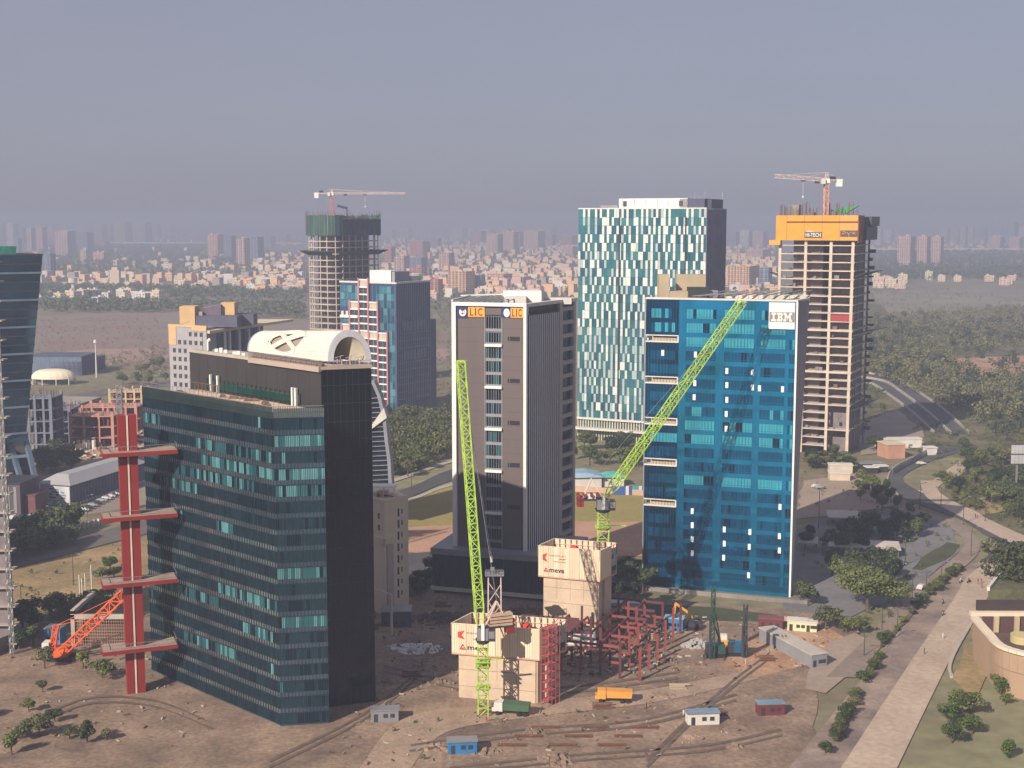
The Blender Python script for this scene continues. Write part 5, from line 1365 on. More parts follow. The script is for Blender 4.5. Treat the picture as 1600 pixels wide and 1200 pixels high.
def tower_crane(lab, base, z0, z1, heading, jl, cjl, w, m, m2, jw, droop=0.0, apex=7):
    T = thing("tower_crane", (base[0], base[1], z0), lab, "tower crane")
    bx, by = base[0], base[1]
    mb = MB(); lattice(mb, (bx, by, z0), (bx, by, z1), w, w * .95, .13, .09); mb.build("mast", m, T)
    h = Vector((heading[0], heading[1], 0)).normalized(); B0 = Vector((bx, by, z1)); A = B0 + Vector((0, 0, apex))
    mb = MB(); mb.box(bx - w * .7, by - w * .7, z1 - .4, bx + w * .7, by + w * .7, z1 + 1.6); mb.build("turntable", WHITE, T)
    mb = MB(); mb.box(bx - w * 1.5, by - w * 1.3, z1 - .8, bx - w * .5, by - w * .5, z1 + 1.6); mb.build("cab", OFFW, T)
    mb = MB(); lattice(mb, B0 + Vector((0, 0, 1.5)), A, w * .55, 1.6, .12, .08); mb.build("apex", m2, T)
    J1 = B0 + h * jl + Vector((0, 0, 1.2 - droop)); mb = MB(); lattice(mb, B0 + Vector((0, 0, 1.0)), J1, jw, jw * 1.3, .10, .07, up=Vector((0, 0, 1))); mb.build("jib", m2, T)
    C1 = B0 - h * cjl + Vector((0, 0, 1.0)); mb = MB(); s_ = Vector((-h.y, h.x, 0)) * .7
    for sg in (-1, 1): mb.beam(B0 + s_ * sg + Vector((0, 0, 1)), C1 + s_ * sg, .35, .5)
    mb.beam(B0 + Vector((0, 0, 1)), C1, 1.6, .12); mb.build("counter_jib", m2, T)
    mb = MB(); mb.beam(C1 + h * .3 + Vector((0, 0, -1.3)), C1 + h * 3 + Vector((0, 0, -1.3)), 1.8, 3.4); mb.build("counterweight", WHITE, T)
    mb = MB(); mb.beam(C1 + h * 3.5 + Vector((0, 0, .9)), C1 + h * 6 + Vector((0, 0, .9)), 1.5, 1.5); mb.build("winch", DGREY, T)
    wires("pendant_tie", [(A, B0 + h * jl * .42 + Vector((0, 0, 2))), (A, B0 + h * jl * .8 + Vector((0, 0, 2 - droop * .8))), (A, C1 + h)], .11, m2, T)
    mb = MB(); q = B0 + h * jl * .45 + Vector((0, 0, .1 - droop * .4)); mb.beam(q - h, q + h, 1.2, .7); q2 = B0 + h * jl * .18; mb.beam(q2 - h, q2 + h, 1.4, 1.1); mb.build("trolley", DGREY, T)
    mb = MB(); mb.beam(q, q + Vector((0, 0, -7)), .12); mb.beam(q + Vector((0, 0, -8)), q + Vector((0, 0, -7)), .7); mb.build("hook_block", OFFW, T)
    return T
PS = mat("pale_rose_steel", (.62, .40, .36), .6); SAL = mat("salmon_steel", (.70, .34, .24), .6)
b_ = CR_YEL[0]; zc = ZY(283, 626)
px = 1291.5; P_ = XD(px, 626, zc)
tower_crane("salmon tower crane with a pale lattice jib pointing left above the orange-screened tower", (P_.x, 626), 112, zc - .5, (-1, -.06), 24.5, 7.6, 1.9, SAL, mat("pale_jib_steel", (.62, .50, .46), .6), 1.6, droop=-1.6, apex=4.6)
P_ = XD(518.5, 862, 130); zc = ZY(302, 862)
tower_crane("thin rose tower crane with a long jib pointing right above the green-netted tower", (P_.x, 862), 112, zc - 1, (1, .04), 47, 11.5, 1.7, PINKR, mat("pale_jib_steel", (.62, .50, .46)), 1.0, droop=.2, apex=3.5)
# ladder mast of a hoist behind the red pylon, and a slender light mast
mb = MB(); p = XD(193, 500); lattice(mb, (p.x, 500, 0), (p.x, 500, ZY(602, 500)), 1.9, 1.5, .12, .1); setp(mb.build("mast", STEEL, None), "grey ladder-like lattice mast rising behind the red pylon", "hoist mast")
# orange-red crawler crane bottom left
p = G2(92, 1050); q_z = ZY(932, 300)
T = thing("crawler_crane", (p.x, p.y, 0), "orange-red crawler crane with its lattice boom slanting up behind the red pylon", "crawler crane")
j0 = G(98, 1022, 1.6); j1 = XD(197, 322, ZY(925, 322)); J1 = Vector((j1.x, 322, ZY(925, 322)))
bz = Vector((j0.x, j0.y, 2.2))
mb = MB(); lattice(mb, bz, J1, 2.1, 2.0, .16, .10, up=Vector((0, 0, 1))); mb.build("boom", ORANGE, T)
mb = MB(); mb.box(bz.x - 3.2, bz.y - 1, 1.0, bz.x + 1.4, bz.y + 2.6, 3.2); mb.build("machinery_house", ORANGE, T)
mb = MB(); mb.box(bz.x - 5.0, bz.y - .6, 1.0, bz.x - 3.25, bz.y + 2.4, 4.6); mb.build("counterweight", OFFW, T)
for s in (-1.3, 2.6):
    mb = MB(); mb.box(bz.x - 3.4, bz.y + s - .5, 0, bz.x + 2.6, bz.y + s + .5, 1.0); mb.build("crawler_track", BLACK, T)
mb = MB(); g0 = Vector((bz.x - 2.6, bz.y + .8, 3.2)); g1 = Vector((bz.x - 1.6, bz.y + .8, 8.8)); lattice(mb, g0, g1, 1.2, 1.2, .13, .1); mb.build("gantry", ORANGE, T)
wires("pendant_tie", [(g1, J1), (g1, bz.lerp(J1, .6))], .12, ORANGE, T)

# ------------------------------------------------------------------ construction site in the foreground
STP = mat("oxide_red_steel", (.12, .04, .045), .6, var=.2); STP2 = mat("oxide_red_steel_bright", (.24, .06, .05), .6, var=.15)
T = thing("steel_frame", (20, 325, 0), "oxide-red steel frame of columns and beams rising right of the lift cores", "steel frame")
rnd = random.Random(4)
ox, oy = G2(880, 1000); e1 = Vector((.93, -.36)); e2 = Vector((.36, .93))
o0 = G2(884, 1012); grid = {}
for i in range(6):
    for j in range(6):
        p = o0 + e1 * (i * 5.0) + e2 * (j * 8.0 - 18); grid[i, j] = p
        if rnd.random() < .04: continue
        h = (12.2 if (i + j) % 3 == 0 else 8.6) if i < 4 else rnd.choice((7, 8.4, 9.5))
        mb = MB(); mb.box(p.x - .3, p.y - .3, 0, p.x + .3, p.y + .3, h); mb.build("column", STP2 if rnd.random() < .5 else STP, T)
for i in range(6):
    for j in range(6):
        for z in (4, 8):
            if z == 8 and i > 3: continue
            for di, dj in ((1, 0), (0, 1)):
                if (i + di, j + dj) in grid and rnd.random() < (.92 if z == 4 else .8) * (1 if i < 4 else .3):
                    a_, b_ = grid[i, j], grid[i + di, j + dj]; mb = MB(); mb.beam((a_.x, a_.y, z), (b_.x, b_.y, z + 0), .32, .6); mb.build("beam", STP if rnd.random() < .7 else STP2, T)
mb = MB(); a_ = G2(815, 962, 8); b_ = G2(905, 968, 8)
for k in range(6): mb.beam((a_.x, a_.y - k * 1.5, 8), (b_.x, b_.y - k * 1.5, 8), .4, .7)
mb.build("deck_beam", STP, T)
for k in range(3):
    a_ = G2(888, 985 + k * 10, 5); mb = MB(); mb.cyl((a_.x, a_.y, 5), (a_.x + 7, a_.y - .5, 5), .8, n=10); mb.build("steel_pipe", OFFW, T)
def hut(lab, px, py, w, dpt, h, m, roof, ang=-.25, cat="site hut", name="site_hut", door=True):
    p = G2(px, py); T = thing(name, (p.x, p.y, 0), lab, cat)
    u = Vector((math.cos(ang), math.sin(ang))); f = Face(p, p + u * w)
    mb = MB(); f.box(mb, 0, w, 0, h, -dpt, 0); mb.build("wall", m, T)
    mb = MB(); f.box(mb, -.2, w + .2, h, h + .25, -dpt - .2, .2); mb.build("roof", roof, T)
    if w < 10 and dpt < 8:
        mb = MB()
        for i in range(int(w / .45)): f.box(mb, i * .45 + .1, i * .45 + .25, .1, h - .05, 0, .05)
        g_ = Face(Vector(f.p(w, 0)[:2]), Vector(f.p(w, 0, -dpt)[:2]))
        for i in range(int(dpt / .45)): g_.box(mb, i * .45 + .1, i * .45 + .25, .1, h - .05, 0, .05)
        setp(mb.build("corrugation", m, T), kind='stuff')
    if door:
        mb = MB(); f.box(mb, w * .1, w * .1 + .9, 0, 2.0, 0, .06); mb.build("door", DGREY, T)
        for i in range(2):
            mb = MB(); f.box(mb, w * (.45 + .25 * i), w * (.45 + .25 * i) + 1, 1.1, 2.0, 0, .06); mb.build("window", DGREY, T)
    return T
BLU = mat("container_blue", (.03, .18, .42), .6, var=.12, scale=.5)
hut("bright blue container hut on the building site below the blue tower", 1038, 984, 5.0, 3, 3.2, BLU, mat("pale_blue_roof", (.25, .38, .48), .7))
hut("blue container hut against the right end of its neighbour on the site", 1052, 983, 2.6, 3, 2.9, mat("container_blue_deep", (.02, .12, .32), .6), mat("pale_blue_roof", (.25, .38, .48)))
hut("small blue hut with a pale roof by the hedge at the lower left", 70, 1006, 4.2, 4, 4.0, mat("hut_blue", (.07, .25, .50), .7), STEEL, -.1)
hut("dull red container at the right of the building site", 1185, 983, 6.4, 3, 2.9, mat("container_red", (.16, .035, .04), .7), mat("dull_red_roof", (.20, .07, .07)))
hut("cream portable cabin left of its twin beside the site trees", 1230, 986, 5.2, 3.5, 2.8, mat("cabin_cream", (.66, .60, .36), .7), OFFW)
hut("short cream portable cabin at the end of the pair beside the site trees", 1258, 988, 3.0, 3, 2.7, mat("cabin_cream", (.66, .60, .36)), OFFW)
hut("white ribbed container behind the lift core near the blue tower", 953, 962, 8.0, 3, 3.5, OFFW, STEEL, -.1)
hut("long low site shed with a pale grey roof beside the service yard", 1268, 1045, 4.5, 24, 3.4, GREY, mat("shed_roof_grey", (.42, .38, .34), .8), 0.38, cat="shed", name="long_shed")
# excavator
p = G2(1083, 984)
T = thing("excavator", (p.x, p.y, 0), "orange excavator with its arm bent high beside the blue container huts", "excavator")
for s in (-1.1, 1.1):
    mb = MB(); mb.box(p.x - 1.9, p.y + s - .35, .0, p.x + 1.9, p.y + s + .35, .9); mb.build("crawler_track", BLACK, T)
mb = MB(); mb.box(p.x - 1.6, p.y - 1.2, 1.0, p.x + 2.0, p.y + 1.2, 2.1); mb.build("body", mat("plant_dark", (.05, .04, .06)), T)
mb = MB(); mb.box(p.x - 1.5, p.y - 1.2, 2.1, p.x + .1, p.y - .1, 3.3); mb.build("cab", DGREY, T)
YO = mat("plant_orange", (.72, .32, .06), .5)
e = Vector((p.x - 4.9, p.y, 7.4)); mb = MB(); mb.beam((p.x + .2, p.y + .3, 2.0), (p.x - 1.2, p.y + .3, 4.6), .55, .8); mb.beam((p.x - 1.2, p.y + .3, 4.6), e, .5, .65); mb.build("boom", YO, T)
mb = MB(); mb.beam(e, (e.x - .3, e.y, 4.4), .4, .5); mb.build("stick", YO, T)
mb = MB(); mb.hexa([(e.x - .8, e.y - .5, 3.4), (e.x + .2, e.y - .5, 3.4), (e.x + .2, e.y + .5, 3.4), (e.x - .8, e.y + .5, 3.4), (e.x - .6, e.y - .5, 4.5), (e.x + .3, e.y - .5, 4.5), (e.x + .3, e.y + .5, 4.5), (e.x - .6, e.y + .5, 4.5)]); mb.build("bucket", DGREY, T)
# piling rigs
def rig(lab, px, py, h, w, col_, body):
    p = G2(px, py); T = thing("piling_rig", (p.x, p.y, 0), lab, "piling rig")
    for s in (-1.3, 1.3):
        mb = MB(); mb.box(p.x - 2.4, p.y + s - .4, 0, p.x + 2.4, p.y + s + .4, 1.0); mb.build("crawler_track", BLACK, T)
    mb = MB(); mb.box(p.x - 2.2, p.y - 1.5, 1.1, p.x + 2.4, p.y + 1.5, 3.4); mb.build("body", body, T)
    mb = MB(); mb.box(p.x - 2.6, p.y - 1.6, 1.2, p.x - 1.2, p.y - .3, 3.8); mb.build("cab", DGREY, T)
    mb = MB(); lattice(mb, (p.x - w, p.y - 2.2, .4), (p.x - w, p.y - 2.2, h), .9, 1.2, .10, .07); mb.build("leader_mast", col_, T)
    mb = MB(); mb.cyl((p.x - w - .7, p.y - 2.6, .5), (p.x - w - .7, p.y - 2.6, h * .62), .28, n=8); mb.build("drill_string", DGREY, T)
    mb = MB(); mb.beam((p.x + 1.4, p.y, 3.4), (p.x - w, p.y - 2.0, h * .55), .3); mb.beam((p.x + 1.4, p.y - .8, 3.4), (p.x - w, p.y - 2.2, h * .8), .22); mb.build("stay", col_, T)
rig("dark green piling rig with a tall thin mast standing before the blue tower's foot", 1117, 1026, 19, 1.0, mat("rig_green", (.03, .07, .05), .6), mat("rig_green", (.03, .07, .05)))
rig("blue piling rig with a slanting lattice mast on the orange earth", 1152, 1024, 14, -1.5, mat("rig_lattice_dark", (.05, .05, .055)), mat("rig_blue", (.02, .09, .17), .5))
rig("rusty piling rig standing on the orange earth at the right of the site", 1222, 1012, 4, 0, RUST, RUST)
# backhoe
p = G2(1131, 1010); T = thing("loader", (p.x, p.y, 0), "small orange wheeled loader between the two tall piling rigs", "loader")
mb = MB(); mb.box(p.x - 1.1, p.y - 1.2, .7, p.x + 1.1, p.y + 2.2, 1.8); mb.build("body", YO, T)
mb = MB(); mb.box(p.x - .8, p.y - .2, 1.8, p.x + .8, p.y + 1.3, 3.1); mb.build("cab", OFFW, T)
for sx in (-1.2, 1.2):
    for sy, r in ((-.8, .55), (1.4, .8)): mb = MB(); mb.cyl((p.x + sx - .2, p.y + sy, r), (p.x + sx + .2, p.y + sy, r), r, n=12); mb.build("wheel", BLACK, T)
mb = MB(); mb.beam((p.x - .7, p.y - 1, 1.4), (p.x - .7, p.y - 2.8, .8), .25); mb.beam((p.x + .7, p.y - 1, 1.4), (p.x + .7, p.y - 2.8, .8), .25); mb.box(p.x - 1.3, p.y - 3.3, .1, p.x + 1.3, p.y - 2.7, 1.1); mb.build("bucket", YO, T)
# heaps and stored goods
def heap(lab, px, py, w, h, m, n=60, cat="heap", s=.5, seed=1):
    r = random.Random(seed); p = G2(px, py); mb = MB()
    for _ in range(n):
        t = r.uniform(0, 6.283); q = math.sqrt(r.random()); x, y = p.x + math.cos(t) * q * w, p.y + math.sin(t) * q * w * .7; z = h * (1 - q) * r.uniform(.5, 1)
        k = s * r.uniform(.5, 1.3); mb.hexa([(x - k + r.uniform(-.2, .2), y - k, max(0, z - k)), (x + k, y - k * .8, max(0, z - k)), (x + k * .9, y + k, max(0, z - k)), (x - k, y + k, max(0, z - k)), (x - k * .5, y - k * .4, z + k * .5), (x + k * .6, y - k * .5, z + k * .4), (x + k * .4, y + k * .5, z + k * .6), (x - k * .5, y + k * .5, z + k * .5)])
    return setp(mb.build("rubble_heap", m, None, kind='stuff'), lab, cat)
BAG = mat("white_bag", (.66, .66, .66), .8, var=.12, scale=.8)
heap("heap of white sacks on the site below the beige block", 652, 1015, 6.5, 1.2, BAG, 90, s=.6, seed=2)
heap("small heap of white sacks left of the larger heap", 622, 1012, 3.0, 1.0, BAG, 40, s=.5, seed=3)
heap("pale grey gravel heap on the site below the blue tower", 1088, 1010, 4.2, 2.4, mat("grey_gravel", (.36, .34, .33), .95, var=.15, scale=1), 140, s=.45, seed=4)
heap("scattered timber and rubble by the cream cabins", 1240, 972, 6, 1.4, mat("timber_pink", (.45, .30, .22)), 60, s=.5, seed=5)
heap("low brown rubble heap at the foot of the taller lift core", 820, 958, 6, 2, RUST, 60, s=.6, seed=6)
heap("brown earth heap in front of the white-edged podium", 690, 968, 9, 2.5, mat("dark_earth", (.11, .08, .07), .95), 90, s=.8, seed=7)
for i, (px, py) in enumerate([(590, 985), (603, 990), (690, 950), (1010, 1000), (1200, 1035), (870, 1040), (640, 1060), (560, 1080), (940, 1110), (1060, 1080), (1120, 1120)]):
    p = G2(px, py); mb = MB(); r = random.Random(i)
    for q in range(4): mb.box(p.x - 2, p.y + q * .5, .1 + q * .3, p.x + r.uniform(1.5, 3), p.y + q * .5 + .4, .35 + q * .3)
    places = ["by the foot of the beige block", "a little right of the first, by the beige block", "in front of the podium", "between the steel frame and the gravel heap", "right of the blue piling rig", "in front of the nearer lift core", "below the heap of white sacks", "below the beige block nearest the camera", "in front of the steel frame", "nearest the camera below the gravel heap", "nearest the camera below the piling rigs"]
    setp(mb.build("timber_stack", TAN if i % 2 else RUST, None), "stack of sawn timber %s" % places[i], "timber stack")
# dark site sheds right of the black tower
hut("flat-roofed grey site office with a white frame at the foot of the beige block", 596, 982, 8, 6, 4.5, mat("slate_render", (.10, .10, .15)), STEEL, 0.05, door=True)
p = G2(612, 992); mb = MB(); mb.cyl((p.x, p.y, 0), (p.x, p.y, 11), .35); mb.beam((p.x, p.y, 11), (p.x - 7, p.y + 3, 12.5), .35); setp(mb.build("light_pole", OFFW, None), "white pole with a long arm by the foot of the black building", "pole")

# ---- lower-right building with curved pale parapet
zr = 11.0
a = G2(1523, 965, zr); b = G2(1545, 990, zr); c = G2(1570, 1012, zr); d = G2(1640, 1030, zr)
T = thing("pavilion", (b.x, b.y, 0), "tan building with a curved pale parapet and dark courtyard at the lower right", "building")
TW = mat("tan_wall", (.36, .25, .17), .85, var=.08); PP = mat("parapet_cream", (.70, .60, .46), .75, var=.05)
line = smooth([Vector((q.x, q.y, 0)) for q in (a, b, c, d)], 6)
e = G2(1700, 965, zr); 
far = [G2(1523, 962, zr), G2(1700, 962, zr)]
mb = MB(); pts = [q.xy for q in line]
mb.prism([q for q in pts] + [Vector((far[1].x + 10, pts[-1].y)), Vector((far[1].x + 10, far[1].y)), Vector((far[0].x, far[0].y + .5))], 0, zr - 4.5, 0, 1); mb.build("wall", [TW, mat("courtyard_floor", (.10, .06, .05), .9)], T)
mb = MB()
for p_, q_ in zip(line, line[1:]): mb.beam((p_.x, p_.y, zr - 2.6), (q_.x, q_.y, zr - 2.6), .7, 4.6)
mb.build("parapet_wall", TW, T)
mb = MB()
for p_, q_ in zip(line, line[1:]): mb.beam((p_.x, p_.y, zr), (q_.x, q_.y, zr), 2.0, .7)
mb.build("curved_coping", PP, T)
f0 = Face(G2(1530, 957, zr), G2(1700, 957, zr))
mb = MB(); f0.box(mb, -2, f0.L, zr - 1, zr, -1.5, 0); mb.build("rear_coping", PP, T)
mb = MB(); f0.box(mb, 0, f0.L, zr, zr + 2.6, -2.6, -1.6); mb.build("dark_parapet", mat("maroon_black", (.05, .035, .035)), T)
for px in (1557, 1589, 1621):
    u = f0.upx(px, zr); mb = MB(); f0.box(mb, u - .6, u + .6, zr - 6, zr - 1, -.5, .6); mb.build("pier", mat("pier_tan", (.50, .40, .26), .8), T)
mb = MB(); f0.box(mb, 1, f0.L, zr - 6, zr - 1.1, -.4, -.1); mb.build("inner_wall", mat("brown_door", (.10, .05, .045), .7), T)
p = G2(1597, 1000, zr - 4); mb = MB(); mb.cyl((p.x, p.y, zr - 4.6), (p.x, p.y, zr - 2.6), 2.8, n=24); mb.build("round_planter", mat("planter_yellow", (.50, .42, .22), .8), T)
mb = MB(); g0 = G2(1566, 932); g1 = G2(1700, 950); mb.prism([G2(1543, 953), G2(1571, 915), G2(1700, 915), G2(1700, 953)], 0, 6.0); gt = mb.build("planted_roof", mat("dry_roof_grass", (.10, .10, .05), .95, var=.3, scale=.3, fine=.3), T)
mb = MB(); mb.beam((*G2(1543, 953), 6.2), (*G2(1571, 915), 6.2), .8, 1.2); mb.beam((*G2(1571, 915), 6.2), (*G2(1700, 915), 6.2), .8, 1.2); mb.build("roof_kerb", OFFW, T)

# ---- low buildings on the left
def shed(lab, fpx, fy, w, dpt, h, ang, wall, roofm, gable=0.0, cat="warehouse", name="warehouse", stripes=None):
    p = G2(fpx, fy); T = thing(name, (p.x, p.y, 0), lab, cat)
    u = Vector((math.cos(ang), math.sin(ang))); F = Face(p - u * w, p); R = Face(p, p + Vector((-u.y, u.x)) * dpt)
    mb = MB(); mb.prism([F.a, p, p + Vector((-u.y, u.x)) * dpt, F.a + Vector((-u.y, u.x)) * dpt], 0, h); mb.build("wall", wall, T)
    mb = MB(); P = F.p
    if gable:
        mb.hexa([P(-1, h, 1), P(w + 1, h, 1), P(w + 1, h, -dpt - 1), P(-1, h, -dpt - 1), P(w * .3, h + gable, -dpt * .1), P(w * .7, h + gable, -dpt * .1), P(w * .7, h + gable, -dpt * .9), P(w * .3, h + gable, -dpt * .9)])
    else: F.box(mb, -.3, w + .3, h, h + .4, -dpt - .3, .3)
    mb.build("roof", roofm, T)
    return T, F, R
WR = mat("pale_metal_roof", (.42, .42, .43), .5, .2, var=.08, streak=1)
T, F, R = shed("white warehouse with coloured window bands and a broad pale roof, at the left", 110, 792, 13.5, 52, 8.5, -.30, mat("cool_white_render", (.50, .52, .56), .8), WR, 3.2)
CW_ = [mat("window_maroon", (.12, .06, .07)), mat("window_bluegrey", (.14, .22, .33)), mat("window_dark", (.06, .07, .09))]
rr = random.Random(3)
for i, (u0, u1, v) in enumerate([(4.2, 6, 6.6), (6.8, 8.4, 6.4), (5.6, 7, 5.5), (7.2, 8.6, 5.5), (9.4, 11, 5.4), (4.2, 5.6, 4.5), (7.2, 8.6, 4.4), (9, 11.6, 4.3), (4.0, 7, 3.2), (9.4, 11.4, 3.2)]):
    mb = MB(); F.box(mb, u0, u1, v - .35, v + .35, -.1, .06); w = mb.build("window", CW_[i % 3], T); mb = MB(); F.box(mb, u0, u1, v - .45, v - .35, 0, .1); mb.build("sill", OFFW, w)
for i in range(5): mb = MB(); F.box(mb, 5.6 + i * .9, 6.3 + i * .9, .1, 2.4, -.1, .06); mb.build("glazed_door", mat("door_bluegrey", (.20, .32, .38), .3), T)
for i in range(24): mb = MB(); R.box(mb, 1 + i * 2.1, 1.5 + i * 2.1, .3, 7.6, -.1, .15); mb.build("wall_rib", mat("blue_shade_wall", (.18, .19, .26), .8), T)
mb = MB(); R.box(mb, 0, R.L, 1, 8, -.2, .05); mb.build("side_wall", mat("side_wall_shaded", (.10, .11, .17), .8), T)  # far darker than the white front: the side's shade painted in
T, F, R = shed("brown low block with a plum annex left of the white warehouse", 33, 806, 12, 16, 12, -.1, mat("brown_block", (.10, .08, .10), .8), DGREY, cat="building", name="low_building")
for i in range(4): mb = MB(); F.box(mb, 1 + i * 2.8, 2.2 + i * 2.8, 1, 11, 0, .12); mb.build("wall_rib", GREY, T)
shed("plum-red low annex beside the brown block", 56, 804, 6, 10, 7.2, -.1, mat("plum_wall", (.16, .07, .08), .8), mat("plum_roof", (.12, .06, .07)), cat="building", name="annex")
T, F, R = shed("long dark blue hall near the white tent roof on the left", 128, 587, 40, 30, 13.5, -.05, mat("blue_grey_hall", (.13, .17, .25), .7), mat("hall_roof", (.08, .10, .15), .6), cat="hall", name="hall")
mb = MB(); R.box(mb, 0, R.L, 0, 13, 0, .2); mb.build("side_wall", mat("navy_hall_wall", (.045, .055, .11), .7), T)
mb = MB()
for i in range(12): F.box(mb, i * 3.3, i * 3.3 + .3, 0, 13, 0, .2)
mb.build("wall_rib", mat("hall_rib", (.18, .22, .30)), T)
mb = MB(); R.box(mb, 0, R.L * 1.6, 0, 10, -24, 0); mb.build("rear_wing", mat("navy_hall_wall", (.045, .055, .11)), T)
# tent dome
p = G2(84, 600); T = thing("tent_hall", (p.x, p.y, 0), "cream arched tent hall with small posts, on the left", "tent hall")
mb = MB(); Rx, Ry, Hh = 15, 9, 8.5; rings = 7; seg = 20
def dp(i, j): t = i / rings * math.pi / 2; f = j / seg * 2 * math.pi; return (p.x + Rx * math.cos(f) * math.cos(t) ** .6, p.y + Ry * math.sin(f) * math.cos(t) ** .6, 4 + Hh * math.sin(t) * .75)
for i in range(rings):
    for j in range(seg): mb.poly([dp(i, j), dp(i, j + 1), dp(i + 1, j + 1), dp(i + 1, j)])
mb.build("tent_roof", mat("tent_cream", (.78, .70, .54), .6, var=.04), T)
for j in range(0, seg, 2):
    x, y, z = dp(0, j); mb = MB(); mb.cyl((x, y, 0), (x, y, z), .4, n=6); mb.build("post", OFFW, T)
mb = MB(); mb.box(p.x - 11, p.y - 3, 0, p.x + 9, p.y + 3, 3.4); mb.build("inner_wall", CONC_D, T)
p = G2(151, 590); mb = MB(); mb.cyl((p.x, p.y, 0), (p.x, p.y, ZY(535, p.y)), .7, .35); m_ = mb.build("pole", OFFW, None); setp(m_, "tall white high-mast light with a round head, right of the tent hall", "light mast")
mb = MB(); z = ZY(535, p.y); mb.cyl((p.x, p.y, z - .3), (p.x, p.y, z + 1.8), 1.5, .9, n=10); mb.build("lamp_head", OFFW, m_)
# buildings under construction (left)
def frame_bldg(lab, lpx, rpx, base, top, D, floors, bays, m, wallm, depth=16, ang=.0, stubs=True, seed=1):
    r = random.Random(seed); p0, p1 = XD(lpx, D), XD(rpx, D); h = ZY(top, D); T = thing("unfinished_building", (p0.x, D, 0), lab, "construction building")
    F = Face(p0, p1); fh_ = h / floors
    for k in range(floors + 1):
        if k: mb = MB(); F.box(mb, 0, F.L, k * fh_ - .5, k * fh_, -depth, 0); mb.build("floor_slab", m, T)
    for i in range(bays + 1):
        for dd in (0, depth - 1):
            mb = MB(); u = F.L * i / bays; w = .5 if 0 < i < bays else 1.4; F.box(mb, max(0, u - w), min(F.L, u + w), 0, h + (r.uniform(.5, 2) if stubs else 0), -dd - .8, -dd - .02); mb.build("column", m, T)
    mb = MB(); F.box(mb, .5, F.L - .5, 0, h - .6, -depth + 1, -depth * .4); mb.build("inner_wall", wallm, T)
    for k in range(floors):
        mb = MB()
        for _ in range(5): u = r.uniform(1, F.L - 3); F.box(mb, u, u + r.uniform(.5, 2.5), k * fh_, k * fh_ + r.uniform(.6, fh_ * .8), -3, -1.5)
        setp(mb.build("stored_material", wallm, T), kind='stuff')
    if stubs:
        mb = MB()
        for _ in range(30): u = r.uniform(0, F.L); dd = -r.uniform(.5, depth); F.box(mb, u, u + .18, h, h + r.uniform(1, 3.4), dd, dd + .18)
        setp(mb.build("starter_bars", RUST, T), kind='stuff')
    return T
RC = mat("red_tinted_concrete", (.50, .26, .20), .9, var=.2); RW = mat("brick_red_infill", (.22, .07, .06), .9, var=.3, scale=.5)
frame_bldg("reddish concrete frame building with three open floors, in front of the pale sand at left", 109, 179, 705, 650, 640, 3, 3, RC, RW, seed=2)
frame_bldg("upper red frame building behind the three-floor one, beside the lattice mast", 127, 215, 660, 636, 690, 2, 5, RC, RW, seed=3)
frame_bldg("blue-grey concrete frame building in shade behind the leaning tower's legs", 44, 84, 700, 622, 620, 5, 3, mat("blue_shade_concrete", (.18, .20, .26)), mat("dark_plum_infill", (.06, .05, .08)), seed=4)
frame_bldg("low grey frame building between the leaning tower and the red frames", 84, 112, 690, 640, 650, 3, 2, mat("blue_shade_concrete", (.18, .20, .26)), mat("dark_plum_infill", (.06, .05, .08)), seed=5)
frame_bldg("yellow-and-pink low building under construction behind the red pylon", 170, 224, 650, 612, 760, 3, 4, mat("yellow_concrete", (.55, .42, .26)), RW, seed=6)
shed("wide flat pale shed beyond the construction ground on the left", 126, 645, 30, 30, 5, -.1, CONC_D, mat("shed_roof_dust", (.34, .29, .25)), cat="shed", name="shed")
for i, px in enumerate((123, 131, 138, 147)):
    p = G2(px, 702); mb = MB(); mb.cyl((p.x, p.y, 0), (p.x, p.y, 4.6), 1.0, n=10); T = mb.build("drum", OFFW, None); setp(T, "pale upright silo drum, one of a row below the red frame building", "silo", "row of pale silos")
for px0, px1, y in ((75, 120, 722), (118, 160, 705)):
    a_, b_ = G(px0, y), G(px1, y - 8); mb = MB(); a_.z = b_.z = 1.6; mb.beam(a_, b_, .4, 3.2); setp(mb.build("site_wall", CREAM, None), "cream site wall %s" % ("nearer, by the dark trees" if px0 == 75 else "below the row of silos"), "wall")
# framed retaining structure behind the orange crane
p = G2(112, 1012); F = Face(p, G2(205, 1012)); T = thing("net_enclosure", (p.x, p.y, 0), "pale-framed enclosure with a brown lattice screen behind the orange crane", "enclosure")
mb = MB(); F.box(mb, 0, 1.0, 0, 9.8, -.8, 0); mb.build("post", CONC, T); mb = MB(); F.box(mb, 0, F.L, 7.6, 8.8, -.8, 0); mb.build("top_beam", CONC, T)
mb = MB(); F.box(mb, 0, 1.0, 9.0, 10.0, -18, 0); mb.build("top_beam", CONC, T)
mb = MB()
for i in range(22): F.box(mb, 1 + i * .62, 1.12 + i * .62, 0, 7.6, -.5, -.4)
for k in range(9): F.box(mb, 1, F.L, k * .85, k * .85 + .1, -.42, -.34)
mb.build("lattice_screen", mat("tan_lattice", (.38, .24, .17)), T)
mb = MB(); F.box(mb, 1, F.L, 0, 7.6, -3.4, -3.2); mb.build("back_screen", mat("brown_screen", (.16, .10, .08)), T)
for i, (px, h) in enumerate(((125, 7), (129, 6), (134, 7.5), (144, 10))):
    p = G2(px, 935); mb = MB(); mb.cyl((p.x, p.y, 0), (p.x, p.y, h), .18, n=6); setp(mb.build("pole", OFFW, None), "thin white pole beside the lane left of the pylon, %s" % (["leftmost", "second from left", "third from left", "tallest and rightmost"][i]), "pole")
a_, b_ = G(30, 1022), G(62, 995); a_.z = b_.z = 2.0
